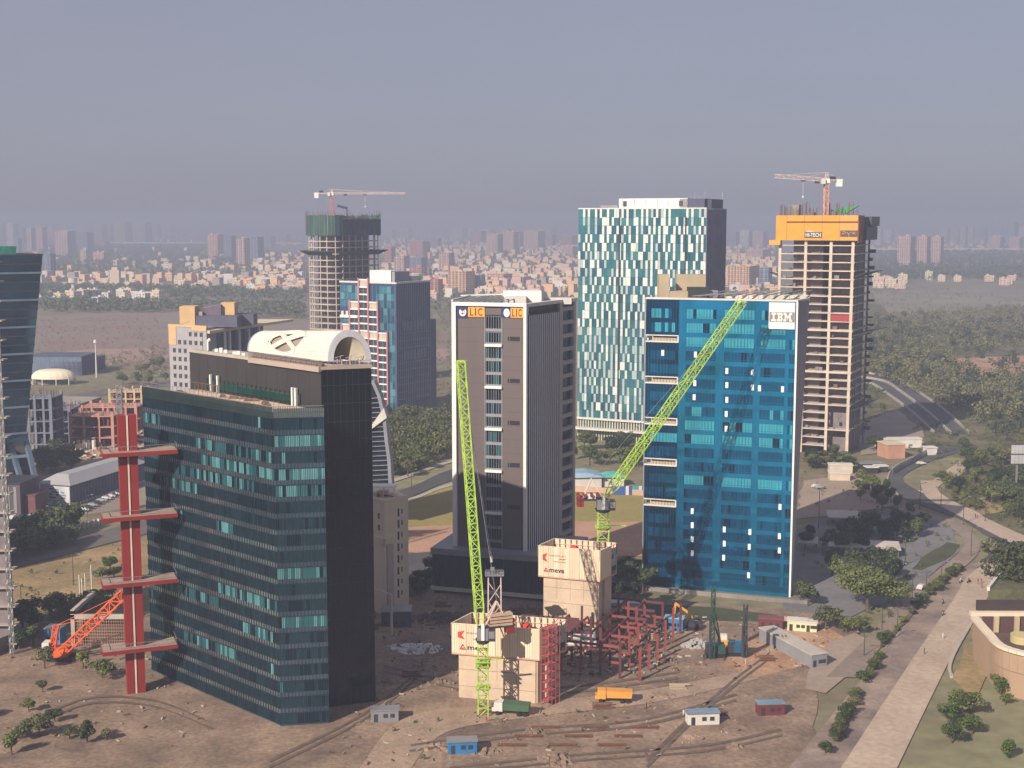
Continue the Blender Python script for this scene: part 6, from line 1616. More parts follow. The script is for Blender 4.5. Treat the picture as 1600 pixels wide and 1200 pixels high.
p_ = G(-20, 1060); mb = MB(); mb.beam((a_.x - 10, a_.y - 12, 2), (b_.x, b_.y, 2), .3, 4); mb.beam((b_.x, b_.y, 2), (b_.x + 5, b_.y + 1, 2), .3, 4); setp(mb.build("compound_wall", CONC_D, None), "grey compound wall curving past the blue hut at the lower left", "wall")
# gate posts on the left road
for i in range(6):
    p = G2(123 + i * 7.5, 828 - i * 1.6); mb = MB(); mb.box(p.x - .5, p.y, 0, p.x + .5, p.y + .6, 2.6); setp(mb.build("wall_pier", OFFW, None), "white pier in the short boundary row beside the dry field", "wall pier", "white piers beside the dry field")

# sheds and blue fence by the sports field (centre)
T, F, R = shed("pale blue sloping shed roof by the far side of the sports field", 940, 762, 17, 14, 4.5, .10, OFFW, mat("pale_blue_roof", (.25, .38, .48)), 1.5, cat="shed", name="shed")
shed("turquoise shed roof right of the pale blue one by the sports field", 975, 760, 9, 8, 4, .1, OFFW, mat("turquoise_roof", (.10, .40, .38), .7), 1.2, cat="shed", name="shed")
a_, b_ = G(890, 768), G(1020, 776)
F = Face(a_.xy, b_.xy); T = thing("boundary_wall", (a_.x, a_.y, 0), "pinkish boundary wall along the far side of the sports field", "wall")
mb = MB(); F.box(mb, 0, F.L, 0, 2.4, -.3, 0); mb.build("wall_face", mat("pink_beige_wall", (.50, .35, .27), .85), T)
F = Face(G2(957, 774), G2(1003, 774)); T = thing("hoarding", (F.a.x, F.a.y, 0), "blue and turquoise printed hoarding at the sports field edge", "hoarding")
for i in range(9):
    mb = MB(); F.box(mb, F.L * i / 9 + .04, F.L * (i + 1) / 9 - .04, .2, 3.8, -.05, .05); mb.build("panel", [mat("hoard_blue", (.05, .10, .38)), mat("hoard_pale", (.60, .62, .62)), mat("hoard_turq", (.06, .34, .40)), mat("hoard_navy", (.06, .10, .22))][(0, 3, 0, 0, 1, 3, 2, 2, 1)[i]], T)
for i in range(10): mb = MB(); F.box(mb, F.L * i / 9 - .06, F.L * i / 9 + .06, 0, 4, -.15, -.05); mb.build("post", STEEL, T)
# right-hand small buildings
T, F, R = shed("long curved-end white fence shed behind the unfinished tower", 1440, 700, 22, 6, 4.2, .05, OFFW, OFFW, cat="shed", name="shed")
shed("salmon flat block beside the unfinished tower", 1414, 716, 9, 10, 6.5, .2, mat("salmon_wall", (.48, .26, .18), .85), CREAM, cat="building", name="low_building")
shed("cream flat-roofed gatehouse right of the blue tower", 1328, 752, 8.4, 6, 3.2, -.1, mat("gatehouse_cream", (.60, .50, .38)), OFFW, cat="building", name="gatehouse")
shed("small cream block behind the gatehouse", 1332, 740, 10, 5, 3.5, -.1, mat("gatehouse_cream", (.60, .50, .38)), OFFW, cat="building", name="low_building")
shed("small white cabin near the long fence by the junction", 1464, 712, 5, 5, 3.6, .1, OFFW, OFFW, cat="cabin", name="cabin")
F = Face(G2(1395, 742), G2(1448, 712)); T = thing("fence", (F.a.x, F.a.y, 0), "pale slatted fence slanting down to the gatehouse junction", "fence")
for i in range(22): mb = MB(); F.box(mb, F.L * i / 22 + .1, F.L * (i + 1) / 22 - .1, 0, 3, -.1, 0); mb.build("slat", STEEL, T)
for i, (px, py) in enumerate(((1362, 734), (1372, 740), (1380, 733), (1387, 738))):
    shed("dark tin shack with a white awning near the gatehouse, %s of four" % ["first", "second", "third", "fourth"][i], px, py, 5, 4, 2.6, .1, DGREY, OFFW if i % 2 else GREY, cat="shack", name="shack")
# billboards
for lab, p0, p1, y0, y1, yb, D_ in (("large pale billboard with a slatted back at the right edge", 1577, 1612, 694, 725, 780, 528),):
    a_ = XD(p0, D_); b_ = XD(p1, D_); F = Face(a_, b_); T = thing("billboard", (a_.x, D_, 0), lab, "billboard")
    z0_, z1_ = ZY(y1, D_), ZY(y0, D_)
    for i in range(6): mb = MB(); F.box(mb, F.L * i / 6 + .05, F.L * (i + 1) / 6 - .05, z0_, z1_, -.1, 0); mb.build("panel", mat("billboard_grey", (.42, .42, .44), .7), T)
    for k in range(3): mb = MB(); z = z0_ + (z1_ - z0_) * k / 2; F.box(mb, 0, F.L, z - .15, z + .15, 0, .25); mb.build("rail", DGREY, T)
    mb = MB(); F.box(mb, F.L * .25, F.L * .25 + .7, 0, z0_, -.6, 0); F.box(mb, F.L * .75, F.L * .75 + .7, 0, z0_, -.6, 0); mb.build("post", STEEL, T)
# ------------------------------------------------------------------ distant city
rnd = random.Random(21)
DWN = mat("far_window_dark", (.04, .04, .055), .4, var=.1)
PINKW = mat("pink_cream_render", (.64, .45, .38), .85, var=.06); CREW = mat("far_cream_render", (.66, .56, .42), .85, var=.06)
WHIW = mat("far_white_render", (.66, .64, .62), .85, var=.05); GRNW = mat("far_greenish_render", (.42, .44, .34), .85, var=.06)
REDW = mat("far_red_render", (.52, .23, .18), .85, var=.08); ORW = mat("far_peach_render", (.72, .46, .28), .85, var=.06); BLW = mat("far_shaded_blue_render", (.22, .27, .38), .8, var=.06)  # BLW: the blue shade of sides away from the sun, as a colour
ROOFG = mat("far_roof_grey", (.34, .31, .28), .9)
KM = dict(pink=PINKW, cream=CREW, white=WHIW, green=GRNW, red=REDW, peach=ORW, blue=BLW)
def block(px0, px1, yt, yb, k, lab, frac=.66, group=None, roof=None, name="apartment_block", cat="apartment block"):
    c = G2(px0 + (px1 - px0) * frac, yb); D = c.y; h = max(6, ZY(yt, D)); 
    B = Bld(None, c, px0, px1, h)
    T = thing(name, (c.x, c.y, 0), lab, cat, group)
    mb = MB(); mb.prism(B.poly, 0, h - .4); mb.build("wall", [KM[k]], T)
    fl_ = max(2, int(h / 3.2)); nb = max(2, int(B.Ll / 5.0)); nr = max(2, int(B.Lr / 6.0))
    w = MB()
    for f, n_ in ((B.F, nb), (B.R, nr)):
        for i in range(n_):
            for q in range(fl_):
                u = f.L * (i + .5) / n_; f.box(w, u - f.L / n_ * .30, u + f.L / n_ * .30, h * q / fl_ + .7, h * q / fl_ + 2.6, -.05, .08)
    setp(w.build("windows", DWN, T), kind='stuff')
    b_ = MB()
    for i in range(nb + 1):
        if i % 2 == 0: u = B.F.L * i / nb; B.F.box(b_, max(0, u - .5), min(B.F.L, u + .5), 0, h + .5, 0, 1.0)
    for q in range(2, fl_, 2): B.F.box(b_, 0, B.F.L, h * q / fl_ - .2, h * q / fl_ + .5, 0, .8)
    setp(b_.build("balconies", [KM[k]], T), kind='stuff')
    r_ = MB(); ctr = (B.l + B.r) / 2
    for i in range(max(1, int(B.Ll / 16))):
        p = B.at(B.Lr * rnd.uniform(.25, .6), B.Ll * (i + .5) / max(1, int(B.Ll / 16))); s = min(3.2, B.Ll * .2)
        r_.box(p.x - s, p.y - 2, h - .4, p.x + s, p.y + 3, h + rnd.uniform(2, 4.5))
    r_.build("roof_house", [roof or KM[k]], T)
    return T
BL = [ # clusters: (place words, list of (px0, px1, ytop, ybase, colour))
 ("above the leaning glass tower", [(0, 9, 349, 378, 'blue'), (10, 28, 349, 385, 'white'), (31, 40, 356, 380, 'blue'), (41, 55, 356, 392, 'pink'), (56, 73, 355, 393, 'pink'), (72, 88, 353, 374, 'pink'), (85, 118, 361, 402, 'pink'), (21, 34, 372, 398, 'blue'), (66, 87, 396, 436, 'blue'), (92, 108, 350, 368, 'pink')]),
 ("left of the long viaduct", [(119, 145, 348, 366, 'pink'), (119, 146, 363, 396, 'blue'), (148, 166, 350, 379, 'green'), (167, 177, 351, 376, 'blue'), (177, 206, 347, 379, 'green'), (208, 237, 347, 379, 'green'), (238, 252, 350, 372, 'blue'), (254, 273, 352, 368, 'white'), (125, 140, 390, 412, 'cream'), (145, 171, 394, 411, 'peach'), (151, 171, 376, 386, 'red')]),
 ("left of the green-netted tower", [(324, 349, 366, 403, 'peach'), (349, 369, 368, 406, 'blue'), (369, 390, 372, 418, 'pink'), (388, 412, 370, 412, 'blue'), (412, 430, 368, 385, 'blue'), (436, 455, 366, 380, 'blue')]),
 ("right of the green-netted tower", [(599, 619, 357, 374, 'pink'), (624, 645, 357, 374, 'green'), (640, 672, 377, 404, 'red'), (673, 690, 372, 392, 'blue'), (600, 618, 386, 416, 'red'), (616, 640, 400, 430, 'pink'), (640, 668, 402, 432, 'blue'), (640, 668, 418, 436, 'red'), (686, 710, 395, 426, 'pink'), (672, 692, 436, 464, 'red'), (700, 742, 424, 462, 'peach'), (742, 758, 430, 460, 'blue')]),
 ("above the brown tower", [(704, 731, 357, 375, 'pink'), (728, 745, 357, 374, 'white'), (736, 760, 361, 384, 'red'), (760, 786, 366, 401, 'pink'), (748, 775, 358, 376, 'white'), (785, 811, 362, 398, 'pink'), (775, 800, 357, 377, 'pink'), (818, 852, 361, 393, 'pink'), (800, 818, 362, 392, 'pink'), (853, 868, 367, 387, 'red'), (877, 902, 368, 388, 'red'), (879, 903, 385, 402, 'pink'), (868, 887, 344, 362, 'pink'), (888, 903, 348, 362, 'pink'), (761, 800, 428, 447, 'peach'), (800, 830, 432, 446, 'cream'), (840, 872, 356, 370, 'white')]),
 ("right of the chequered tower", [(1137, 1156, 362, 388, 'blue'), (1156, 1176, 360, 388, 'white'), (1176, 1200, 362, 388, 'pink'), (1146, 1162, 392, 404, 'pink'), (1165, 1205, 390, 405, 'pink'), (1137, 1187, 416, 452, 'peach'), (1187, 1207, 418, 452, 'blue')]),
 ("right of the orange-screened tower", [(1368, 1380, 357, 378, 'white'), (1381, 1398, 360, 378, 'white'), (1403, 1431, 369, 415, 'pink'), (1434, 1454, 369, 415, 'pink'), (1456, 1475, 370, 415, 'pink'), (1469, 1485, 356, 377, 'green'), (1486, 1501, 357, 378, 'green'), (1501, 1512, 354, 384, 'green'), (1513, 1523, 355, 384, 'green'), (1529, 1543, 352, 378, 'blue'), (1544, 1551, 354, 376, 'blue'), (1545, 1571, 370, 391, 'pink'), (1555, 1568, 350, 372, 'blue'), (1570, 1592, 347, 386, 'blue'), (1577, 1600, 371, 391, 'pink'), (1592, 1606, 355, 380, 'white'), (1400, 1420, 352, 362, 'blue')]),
]
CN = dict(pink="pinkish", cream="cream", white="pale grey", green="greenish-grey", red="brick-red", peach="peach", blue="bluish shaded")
ORD = ["leftmost", "second from left", "third from left", "fourth from left", "fifth from left", "sixth from left", "seventh from left", "eighth from left", "ninth from left", "tenth from left", "eleventh from left", "twelfth from left"]
for place, lst in BL:
    cnt = {}; tot = {}
    for q in lst: tot[q[4]] = tot.get(q[4], 0) + 1
    for q in sorted(lst):
        k = q[4]; i = cnt.get(k, 0); cnt[k] = i + 1
        lab = "%s apartment block %s" % (CN[k], place)
        if tot[k] > 1: lab += ", %s of its colour" % ORD[i]
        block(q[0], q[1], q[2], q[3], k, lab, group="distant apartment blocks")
# clock tower and viaduct
c = G2(179, 447); mb = MB(); h = ZY(419, c.y); mb.box(c.x - 8, c.y, 0, c.x + 8, c.y + 12, h * .9); mb.box(c.x - 5, c.y + 2, h * .9, c.x + 5, c.y + 10, h * 1.05); setp(mb.build("square_tower", CREW, None), "solitary cream square tower among low houses, upper left", "tower")
for x0, x1, y, nm in ((172, 470, 382, "white viaduct across the haze, left of the green-netted tower"), (640, 905, 388, "low pale viaduct in the haze above the brown tower"), (1365, 1640, 393, "thin white viaduct line in the haze at the right")):
    a_, b_ = G2(x0, y), G2(x1, y + (1 if x0 < 600 else 0)); T = thing("viaduct", (a_.x, a_.y, 0), nm, "viaduct"); F = Face(a_, b_)
    mb = MB(); F.box(mb, 0, F.L, 7, 11, -12, 0); mb.build("deck", WHIW, T); mb = MB(); n_ = int(F.L / 35)
    for i in range(n_): mb_ = F.box(mb, i * 35, i * 35 + 3, 0, 7, -9, -3)
    mb.build("piers", WHIW, T, kind='stuff')
c = G2(115, 466); mb = MB(); mb.cyl((c.x, c.y, 0), (c.x, c.y, 22), 2.6); mb.cyl((c.x, c.y, 22), (c.x, c.y, 29), 6, 6.5, n=12); setp(mb.build("water_tower", OFFW, None), "small pale water tower in the trees at upper left", "water tower")
# low-rise houses: shared prototypes, copied
def house_proto(k, w, d, h, seed):
    r = random.Random(seed); mb = MB(); mb.box(-w / 2, 0, 0, w / 2, d, h, 0); mb.box(-w / 2, 0, h, w / 2, .5, h + 1, 0); mb.box(-w / 2, .5, h, -w / 2 + .4, d, h + 1, 0)
    s = r.uniform(-.3, .3) * w; mb.box(s - 1.6, d * .4, h, s + 1.6, d * .4 + 4, h + 2.8, 0); mb.box(s + 2.5, d * .5, h, s + 3.5, d * .5 + 1.2, h + 1.6, 0)
    n = int(w / 3.4)
    for q in range(int(h / 3.1)):
        for i in range(n):
            u = -w / 2 + w * (i + .5) / n; z = q * 3.1
            if r.random() < .85: mb.box(u - .7, -.06, z + .9, u + .7, .2, z + 2.3, 1)
            mb.box(u - 1.0, -.5, z + 2.4, u + 1.0, 0, z + 2.55, 0) if r.random() < .5 else None
        for i in range(max(1, int(d / 5))): mb.box(w / 2 - .2, 2 + i * 4.5, q * 3.1 + .9, w / 2 + .06, 3.4 + i * 4.5, q * 3.1 + 2.3, 1)
    me = bpy.data.meshes.new("house"); me.from_pydata(mb.v, [], mb.f); me.materials.append(KM[k]); me.materials.append(DWN); me.polygons.foreach_set("material_index", mb.m); me.update()
    return me
HP = {k: [house_proto(k, w, d, h, i) for i, (w, d, h) in enumerate(((10, 11, 6.4), (13, 12, 9.6), (18, 12, 9.8), (12, 10, 12.8)))] for k in ('cream', 'white', 'pink', 'peach', 'red')}
zones = [ # x0, x1, y0, y1, count, colours, words
 (62, 470, 437, 449, 60, 'cream pink cream peach', "in the low terrace rows at upper left"),
 (60, 250, 464, 474, 22, 'white cream', "scattered in the trees below the upper-left terraces"),
 (390, 473, 402, 456, 74, 'cream pink cream white', "left of the green-netted tower"),
 (180, 390, 398, 430, 24, 'white cream', "among trees below the white viaduct"),
 (600, 705, 436, 470, 26, 'pink cream cream', "between the netted tower and the brown tower"),
 (700, 905, 398, 460, 80, 'cream pink white peach', "in the dense quarter above the brown tower"),
 (1137, 1210, 392, 460, 20, 'pink cream peach', "between the chequered and orange-screened towers"),
 (1360, 1412, 440, 452, 16, 'pink cream', "in the small village right of the orange-screened tower"),
 (1440, 1600, 436, 446, 10, 'cream pink', "on the hazy plain at the right"),
]
for zi, (x0, x1, y0, y1, n, ks, words_) in enumerate(zones):
    r = random.Random(100 + zi)
    for i in range(n):
        row = r.random(); py = y0 + (y1 - y0) * (round(row * 5) / 5 + r.uniform(-.03, .03)); px = r.uniform(x0, x1)
        k = r.choice(ks.split()); p = G2(px, py)
        o = bpy.data.objects.new("house", r.choice(HP[k])); col.objects.link(o)
        o.location = (p.x, p.y, 0); o.rotation_euler = (0, 0, math.atan2(GL.y, GL.x) + math.pi + r.choice((0, 0, .1, -.15)))
        s = r.uniform(.85, 1.2); o.scale = (s * r.uniform(.9, 1.3), s, s)
        setp(o, "%s house %s" % (CN[k], words_), "house", "distant %s houses %s" % (CN[k], words_))
# further houses too many to tell apart
V = []; Fc = []; Mi = []; r = random.Random(77)
def addbox(p, w, d, h, mi, ang):
    c_, s_ = math.cos(ang), math.sin(ang); n = len(V)
    for z in (0, h):
        for x, y in ((-w, -d), (w, -d), (w, d), (-w, d)): V.append((p.x + x * c_ - y * s_, p.y + x * s_ + y * c_, z))
    for f in ((0, 1, 5, 4), (1, 2, 6, 5), (2, 3, 7, 6), (3, 0, 4, 7), (4, 5, 6, 7)): Fc.append(tuple(n + q for q in f)); Mi.append(mi)
for x0, x1, y0, y1, n in ((40, 470, 390, 425, 70), (400, 475, 400, 460, 160), (600, 905, 376, 400, 620), (600, 905, 400, 465, 560), (1137, 1212, 376, 455, 200), (60, 470, 366, 384, 60), (600, 905, 356, 376, 200), (1360, 1640, 358, 392, 200), (1137, 1212, 358, 376, 60), (60, 470, 438, 447, 110)):
    for _ in range(n):
        p = G2(r.uniform(x0, x1), r.uniform(y0, y1)); w = r.uniform(4, 9); addbox(p, w, r.uniform(4, 8), r.choice((5, 7, 10, 13, 18)), r.choice((0, 0, 1, 2, 2, 3, 4, 4)), math.atan2(GL.y, GL.x) + r.choice((0, 0, .2)))
me = bpy.data.meshes.new("far_town"); me.from_pydata(V, [], Fc)
for m_ in (CREW, WHIW, PINKW, ROOFG, ORW): me.materials.append(m_)
me.polygons.foreach_set("material_index", Mi); me.update()
o = bpy.data.objects.new("far_town", me); col.objects.link(o); setp(o, "countless small pale houses of the hazy town below the skyline", "town", kind='stuff')

# ------------------------------------------------------------------ trees
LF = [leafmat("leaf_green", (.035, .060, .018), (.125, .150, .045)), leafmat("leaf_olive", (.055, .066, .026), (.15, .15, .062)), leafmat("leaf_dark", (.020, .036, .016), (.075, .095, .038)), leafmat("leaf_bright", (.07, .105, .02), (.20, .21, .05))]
BARK = mat("bark", (.10, .075, .055), .9, var=.3, scale=1)
def tufts(rs, centers, radii, n, size, up=.25):
    """n leaf clumps (quads) spread through ellipsoid lobes"""
    k = len(centers); w = np.array([a * b * c for a, b, c in radii]) ** .6; w = w / w.sum()
    idx = rs.choice(k, n, p=w); C_ = np.array(centers)[idx]; R_ = np.array(radii)[idx]
    d = rs.normal(size=(n, 3)); d /= np.linalg.norm(d, axis=1)[:, None]; rr = rs.uniform(.25, 1, n) ** .45
    P = C_ + d * R_ * rr[:, None]
    nrm = d + rs.normal(size=(n, 3)) * .55 + np.array([0, 0, up]); nrm /= np.linalg.norm(nrm, axis=1)[:, None]
    t = np.cross(nrm, rs.normal(size=(n, 3))); t /= np.linalg.norm(t, axis=1)[:, None]; b = np.cross(nrm, t)
    s = (size * rs.uniform(.5, 1.3, n))[:, None]; a = rs.uniform(.6, 1.0, n)[:, None]; bend = nrm * s * .3
    Q = np.stack([P - t * s, P - b * s * a + bend, P + t * s * rs.uniform(.5, 1, n)[:, None], P + b * s * a + bend], 1)
    return Q.reshape(-1, 3)
def quads_mesh(name, V, m):
    n = len(V) // 4; me = bpy.data.meshes.new(name)
    me.vertices.add(len(V)); me.vertices.foreach_set("co", V.astype(np.float32).ravel())
    me.loops.add(len(V)); me.loops.foreach_set("vertex_index", np.arange(len(V), dtype=np.int32))
    me.polygons.add(n); me.polygons.foreach_set("loop_start", np.arange(0, len(V), 4, dtype=np.int32)); me.polygons.foreach_set("loop_total", np.full(n, 4, dtype=np.int32))
    me.materials.append(m); me.update(calc_edges=True); return me
def tree_proto(seed, n, size, mi, spread=1.0, lobes=9, squat=1.0):
    """unit tree: 1 m tall, to be scaled"""
    rs = np.random.RandomState(seed); cs, rd = [], []
    for i in range(lobes):
        a = rs.uniform(0, 6.28); q = rs.uniform(.05, .34) * spread; z = rs.uniform(.42, .80)
        cs.append((math.cos(a) * q, math.sin(a) * q, z)); s = rs.uniform(.13, .22); rd.append((s * spread, s * spread, s * .8 * squat))
    cs.append((0, 0, .62)); rd.append((.27 * spread, .27 * spread, .27))
    crown = quads_mesh("crown", tufts(rs, cs, rd, n, size), LF[mi])
    mb = MB(); mb.cyl((0, 0, -.02), (.01, .01, .45), .035, .022, n=7)
    for c_ in cs[:6]: mb.cyl((.005, .005, .28 + .1 * rs.rand()), tuple(np.array(c_) * .9), .016, .005, n=5)
    me = bpy.data.meshes.new("trunk"); me.from_pydata(mb.v, [], mb.f); me.materials.append(BARK); me.update()
    return crown, me
TP = {}
for mi, nm in enumerate(("green", "olive", "dark", "bright")):
    TP[nm] = [tree_proto(10 * mi + j, (1500, 1300, 1100, 1500)[j], (.040, .044, .040, .036)[j], mi, (1.0, 1.3, .8, 1.1)[j], (8, 6, 5, 11)[j], (1, .8, 1.3, 1)[j]) for j in range(4)]
TBIG = tree_proto(99, 6500, .026, 0, 1.5, 14, 1.0); TBIG2 = tree_proto(98, 6000, .026, 1, 1.3, 14, 1.1)
def tree(px, py, h, kind, lab, group=None, proto=None, wide=1.0, seed=0, xy=None):
    p = G2(px, py) if xy is None else xy; r = random.Random(seed + int(p.x * 13 + p.y * 7))
    cr, tr = proto or r.choice(TP[kind]); T = thing("tree", (p.x, p.y, 0), lab, "tree", group)
    T.rotation_euler = (0, 0, r.uniform(0, 6.28)); T.scale = (h * wide, h * wide, h)
    for nm, me in (("crown", cr), ("trunk", tr)):
        o = bpy.data.objects.new(nm, me); col.objects.link(o); o.parent = T
    return T
tree(1355, 957, 15, 'green', "large broad bright-lit tree right of the blue tower's foot", proto=TBIG, wide=1.12)
tree(1592, 932, 18, 'olive', "large olive tree at the right edge above the walled roof", proto=TBIG2, wide=1.2)
tree(1575, 928, 9, 'olive', "thin spreading thorn tree left of the large right-edge tree", wide=1.3)
for px, py, h, k, lab in ((1290, 985, 8, 'olive', "small olive tree beside the cream portable cabins"), (1340, 992, 6, 'green', "low rounded green tree beside the service yard"), (1322, 990, 5, 'bright', "low bright bush-like tree left of the rounded service yard tree"),
    (1262, 948, 8, 'dark', "dark tree at the right foot of the blue tower"), (1250, 940, 6, 'dark', "smaller dark tree hugging the blue tower's right corner"), (1258, 858, 7, 'dark', "dark tree beside the blue tower's flank, halfway down"), (1265, 842, 6, 'dark', "small dark tree above the flank tree of the blue tower"),
    (1365, 705, 9, 'green', "upright tree at the right foot of the orange-screened tower")):
    tree(px, py, h, k, lab)
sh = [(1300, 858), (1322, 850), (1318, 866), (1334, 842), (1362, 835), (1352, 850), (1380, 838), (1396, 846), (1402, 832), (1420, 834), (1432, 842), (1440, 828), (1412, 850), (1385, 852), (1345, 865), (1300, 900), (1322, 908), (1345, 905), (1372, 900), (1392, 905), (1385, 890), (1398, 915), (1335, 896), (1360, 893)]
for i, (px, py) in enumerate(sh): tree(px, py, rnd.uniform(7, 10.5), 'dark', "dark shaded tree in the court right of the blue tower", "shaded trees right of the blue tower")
for i, (px, py) in enumerate([(1340, 768), (1352, 772), (1362, 765), (1374, 775), (1385, 770), (1370, 788), (1392, 786), (1348, 758), (1402, 798), (1378, 800), (1420, 806)]): tree(px, py, rnd.uniform(5.5, 8), rnd.choice(('green', 'olive')), "green roadside tree above the shaded court", "roadside trees above the court")
tree(1344, 782, 5, 'bright', "yellowish bush-like tree at the corner of the open lot")
l0 = smooth([G(x, y) for x, y in [(1378, 1012), (1434, 949), (1470, 914), (1500, 893)]], 12)
for i, q in enumerate(l0[1:-1:2]):
    tree(0, 0, rnd.uniform(2.2, 4.2), rnd.choice(('olive', 'green', 'bright')), "shrub-like tree on the main road's planted strip", "trees on the road median", xy=Vector((q.x + rnd.uniform(-.8, .8), q.y)), wide=1.2)
for i in range(22):
    t = rnd.random(); px, py = 1372 - 80 * t + rnd.uniform(-5, 5), 1030 + 150 * t; tree(px, py, rnd.uniform(2.2, 4), rnd.choice(('olive', 'green')), "shrub-like tree on the main road's planted strip", "trees on the road median", wide=1.2)
for (px, py, h, k, lab) in ((36, 985, 9.5, 'dark', "flat-topped thorn tree left of the dry field lane"), (47, 990, 9, 'dark', "second flat-topped thorn tree close right of the first"), (82, 968, 8.5, 'green', "round green tree on the lane left of the pylon"), (95, 962, 7.5, 'dark', "dark round tree just right of the green lane tree"), (112, 975, 7, 'green', "tree left of the framed enclosure"), (52, 1010, 6.5, 'bright', "bright bush-like tree left of the blue hut"), (30, 1015, 6, 'green', "green bush-like tree at the lower left edge"), (68, 990, 6, 'bright', "bright leafy tree behind the blue hut"), (172, 893, 5.5, 'bright', "bright green tree touching the pylon's left side"), (160, 908, 5, 'olive', "olive tree by the lane left of the pylon"), (178, 905, 4.5, 'green', "small green tree at the pylon's left foot"), (70, 1045, 6, 'olive', "olive tree near the compound wall"), (130, 1045, 5, 'bright', "bright tree below the framed enclosure"), (160, 1060, 5.5, 'green', "green tree below the pylon's lowest terrace")):
    tree(px, py, h, k, lab, wide=1.15)
for i in range(16): tree(55 + i * 8 + rnd.uniform(-3, 3), 985 - i * 3.2 + rnd.uniform(-6, 8), rnd.uniform(3, 6), rnd.choice(('bright', 'bright', 'olive')), "leafy hedge tree along the lower-left lane", "hedge trees along the lower-left lane", wide=1.2)
def scatter(poly, n, seed, dmin=0):
    r = random.Random(seed); W_ = [G2(x, y) for x, y in poly]; xs = [p.x for p in W_]; ys = [p.y for p in W_]; out = []; tries = 0
    def inside(x, y):
        c_ = False; j = len(W_) - 1
        for i in range(len(W_)):
            if (W_[i].y > y) != (W_[j].y > y) and x < (W_[j].x - W_[i].x) * (y - W_[i].y) / (W_[j].y - W_[i].y) + W_[i].x: c_ = not c_
            j = i
        return c_
    while len(out) < n and tries < n * 60:
        tries += 1; x, y = r.uniform(min(xs), max(xs)), r.uniform(min(ys), max(ys))
        if inside(x, y): out.append(Vector((x, y)))
    return out
for poly, n, ks, h0, h1, lab, gr, sd in (
    ([(55, 712), (110, 712), (115, 740), (60, 745)], 18, 'dark', 7, 11, "dark tree in the grove behind the white warehouse", "grove by the warehouse", 2),
    ([(606, 700), (706, 690), (706, 722), (650, 745), (606, 752)], 22, 'olive green', 5, 9, "olive tree lining the side road", "trees lining the side road", 4),
    ([(895, 700), (1005, 700), (1005, 735), (895, 725)], 16, 'dark green', 7, 11, "tree in front of the chequered tower's podium", "trees at the chequered tower", 5),
    ([(960, 900), (1008, 890), (1008, 950), (965, 955)], 10, 'dark', 6, 9, "dark tree between the lift core and the blue tower", "dark trees by the lift core", 6),
    ([(1262, 716), (1340, 716), (1340, 735), (1262, 735)], 12, 'green dark', 5, 8, "tree along the foot of the orange-screened tower", "trees at the orange-screened tower", 7),
    ([(1500, 700), (1620, 690), (1620, 830), (1560, 800), (1490, 770)], 46, 'green dark olive', 6, 10, "green tree in the plantation right of the footpath", "plantation at right", 8),
    ([(1470, 752), (1500, 756), (1540, 800), (1500, 795)], 22, 'olive green', 3, 6, "small tree between the curving road and the footpath", "trees by the footpath", 9),
    ([(600, 900), (680, 870), (700, 910), (650, 950)], 8, 'dark', 4, 7, "dark small tree between the beige block and the podium", "trees by the podium", 10),
    ([(185, 605), (262, 560), (262, 605)], 12, 'green olive', 6, 10, "tree left of the square-windowed block", "trees by the square-windowed block", 11)):
    for p in scatter(poly, n, sd): tree(0, 0, rnd.uniform(h0, h1), rnd.choice(ks.split()), lab, gr, xy=p, wide=1.1)
# woods that read as one mass
def woodland(name, lab, polys, size, seed, mi, per=60, cat="wood"):
    rs = np.random.RandomState(seed); out = []
    for poly, n, h0, h1 in polys:
        for p in scatter(poly, n, seed + len(poly)):
            h = rs.uniform(h0, h1); w = h * rs.uniform(.42, .62)
            cs = [(p.x + rs.uniform(-.35, .35) * w, p.y + rs.uniform(-.35, .35) * w, h * rs.uniform(.45, .72)) for _ in range(4)]; rd = [(w * .55, w * .55, h * .3)] * 4
            out.append(tufts(rs, cs, rd, per, size * h / 8))
    V = np.concatenate(out); o = bpy.data.objects.new(name, quads_mesh(name, V, LF[mi])); col.objects.link(o)
    return setp(o, lab, cat, kind='stuff')
woodland("woodland", "scrubby wood stretching beyond the elevated highway at the right", [([(1352, 500), (1640, 480), (1640, 545), (1480, 555), (1352, 560)], 700, 6, 11), ([(1352, 560), (1480, 555), (1530, 590), (1640, 590), (1640, 660), (1520, 668), (1440, 620), (1360, 588)], 560, 5, 10)], .75, 5, 1, 46)
woodland("woodland", "darker trees mixed through the scrubby wood at the right", [([(1352, 500), (1640, 500), (1640, 660), (1530, 670), (1455, 625), (1352, 585)], 330, 6, 12), ([(1500, 640), (1640, 600), (1640, 690), (1560, 690)], 60, 6, 9)], .75, 6, 2, 50)
woodland("woodland", "green trees of the right-hand plain below the hazy towers", [([(1352, 425), (1640, 418), (1640, 436), (1352, 440)], 900, 8, 14), ([(1352, 395), (1700, 393), (1700, 420), (1352, 425)], 1500, 8, 14), ([(1340, 600), (1352, 590), (1400, 640), (1370, 660), (1345, 655)], 14, 3, 6)], 1.5, 7, 0, 20)
woodland("woodland", "hazy belts of trees between the towns at upper left", [([(66, 386), (325, 384), (475, 400), (475, 434), (60, 436)], 3200, 8, 14), ([(60, 449), (475, 455), (475, 470), (58, 466)], 900, 7, 12), ([(58, 472), (475, 478), (475, 500), (400, 497), (265, 490), (60, 488)], 600, 7, 12)], 1.3, 8, 0, 24)
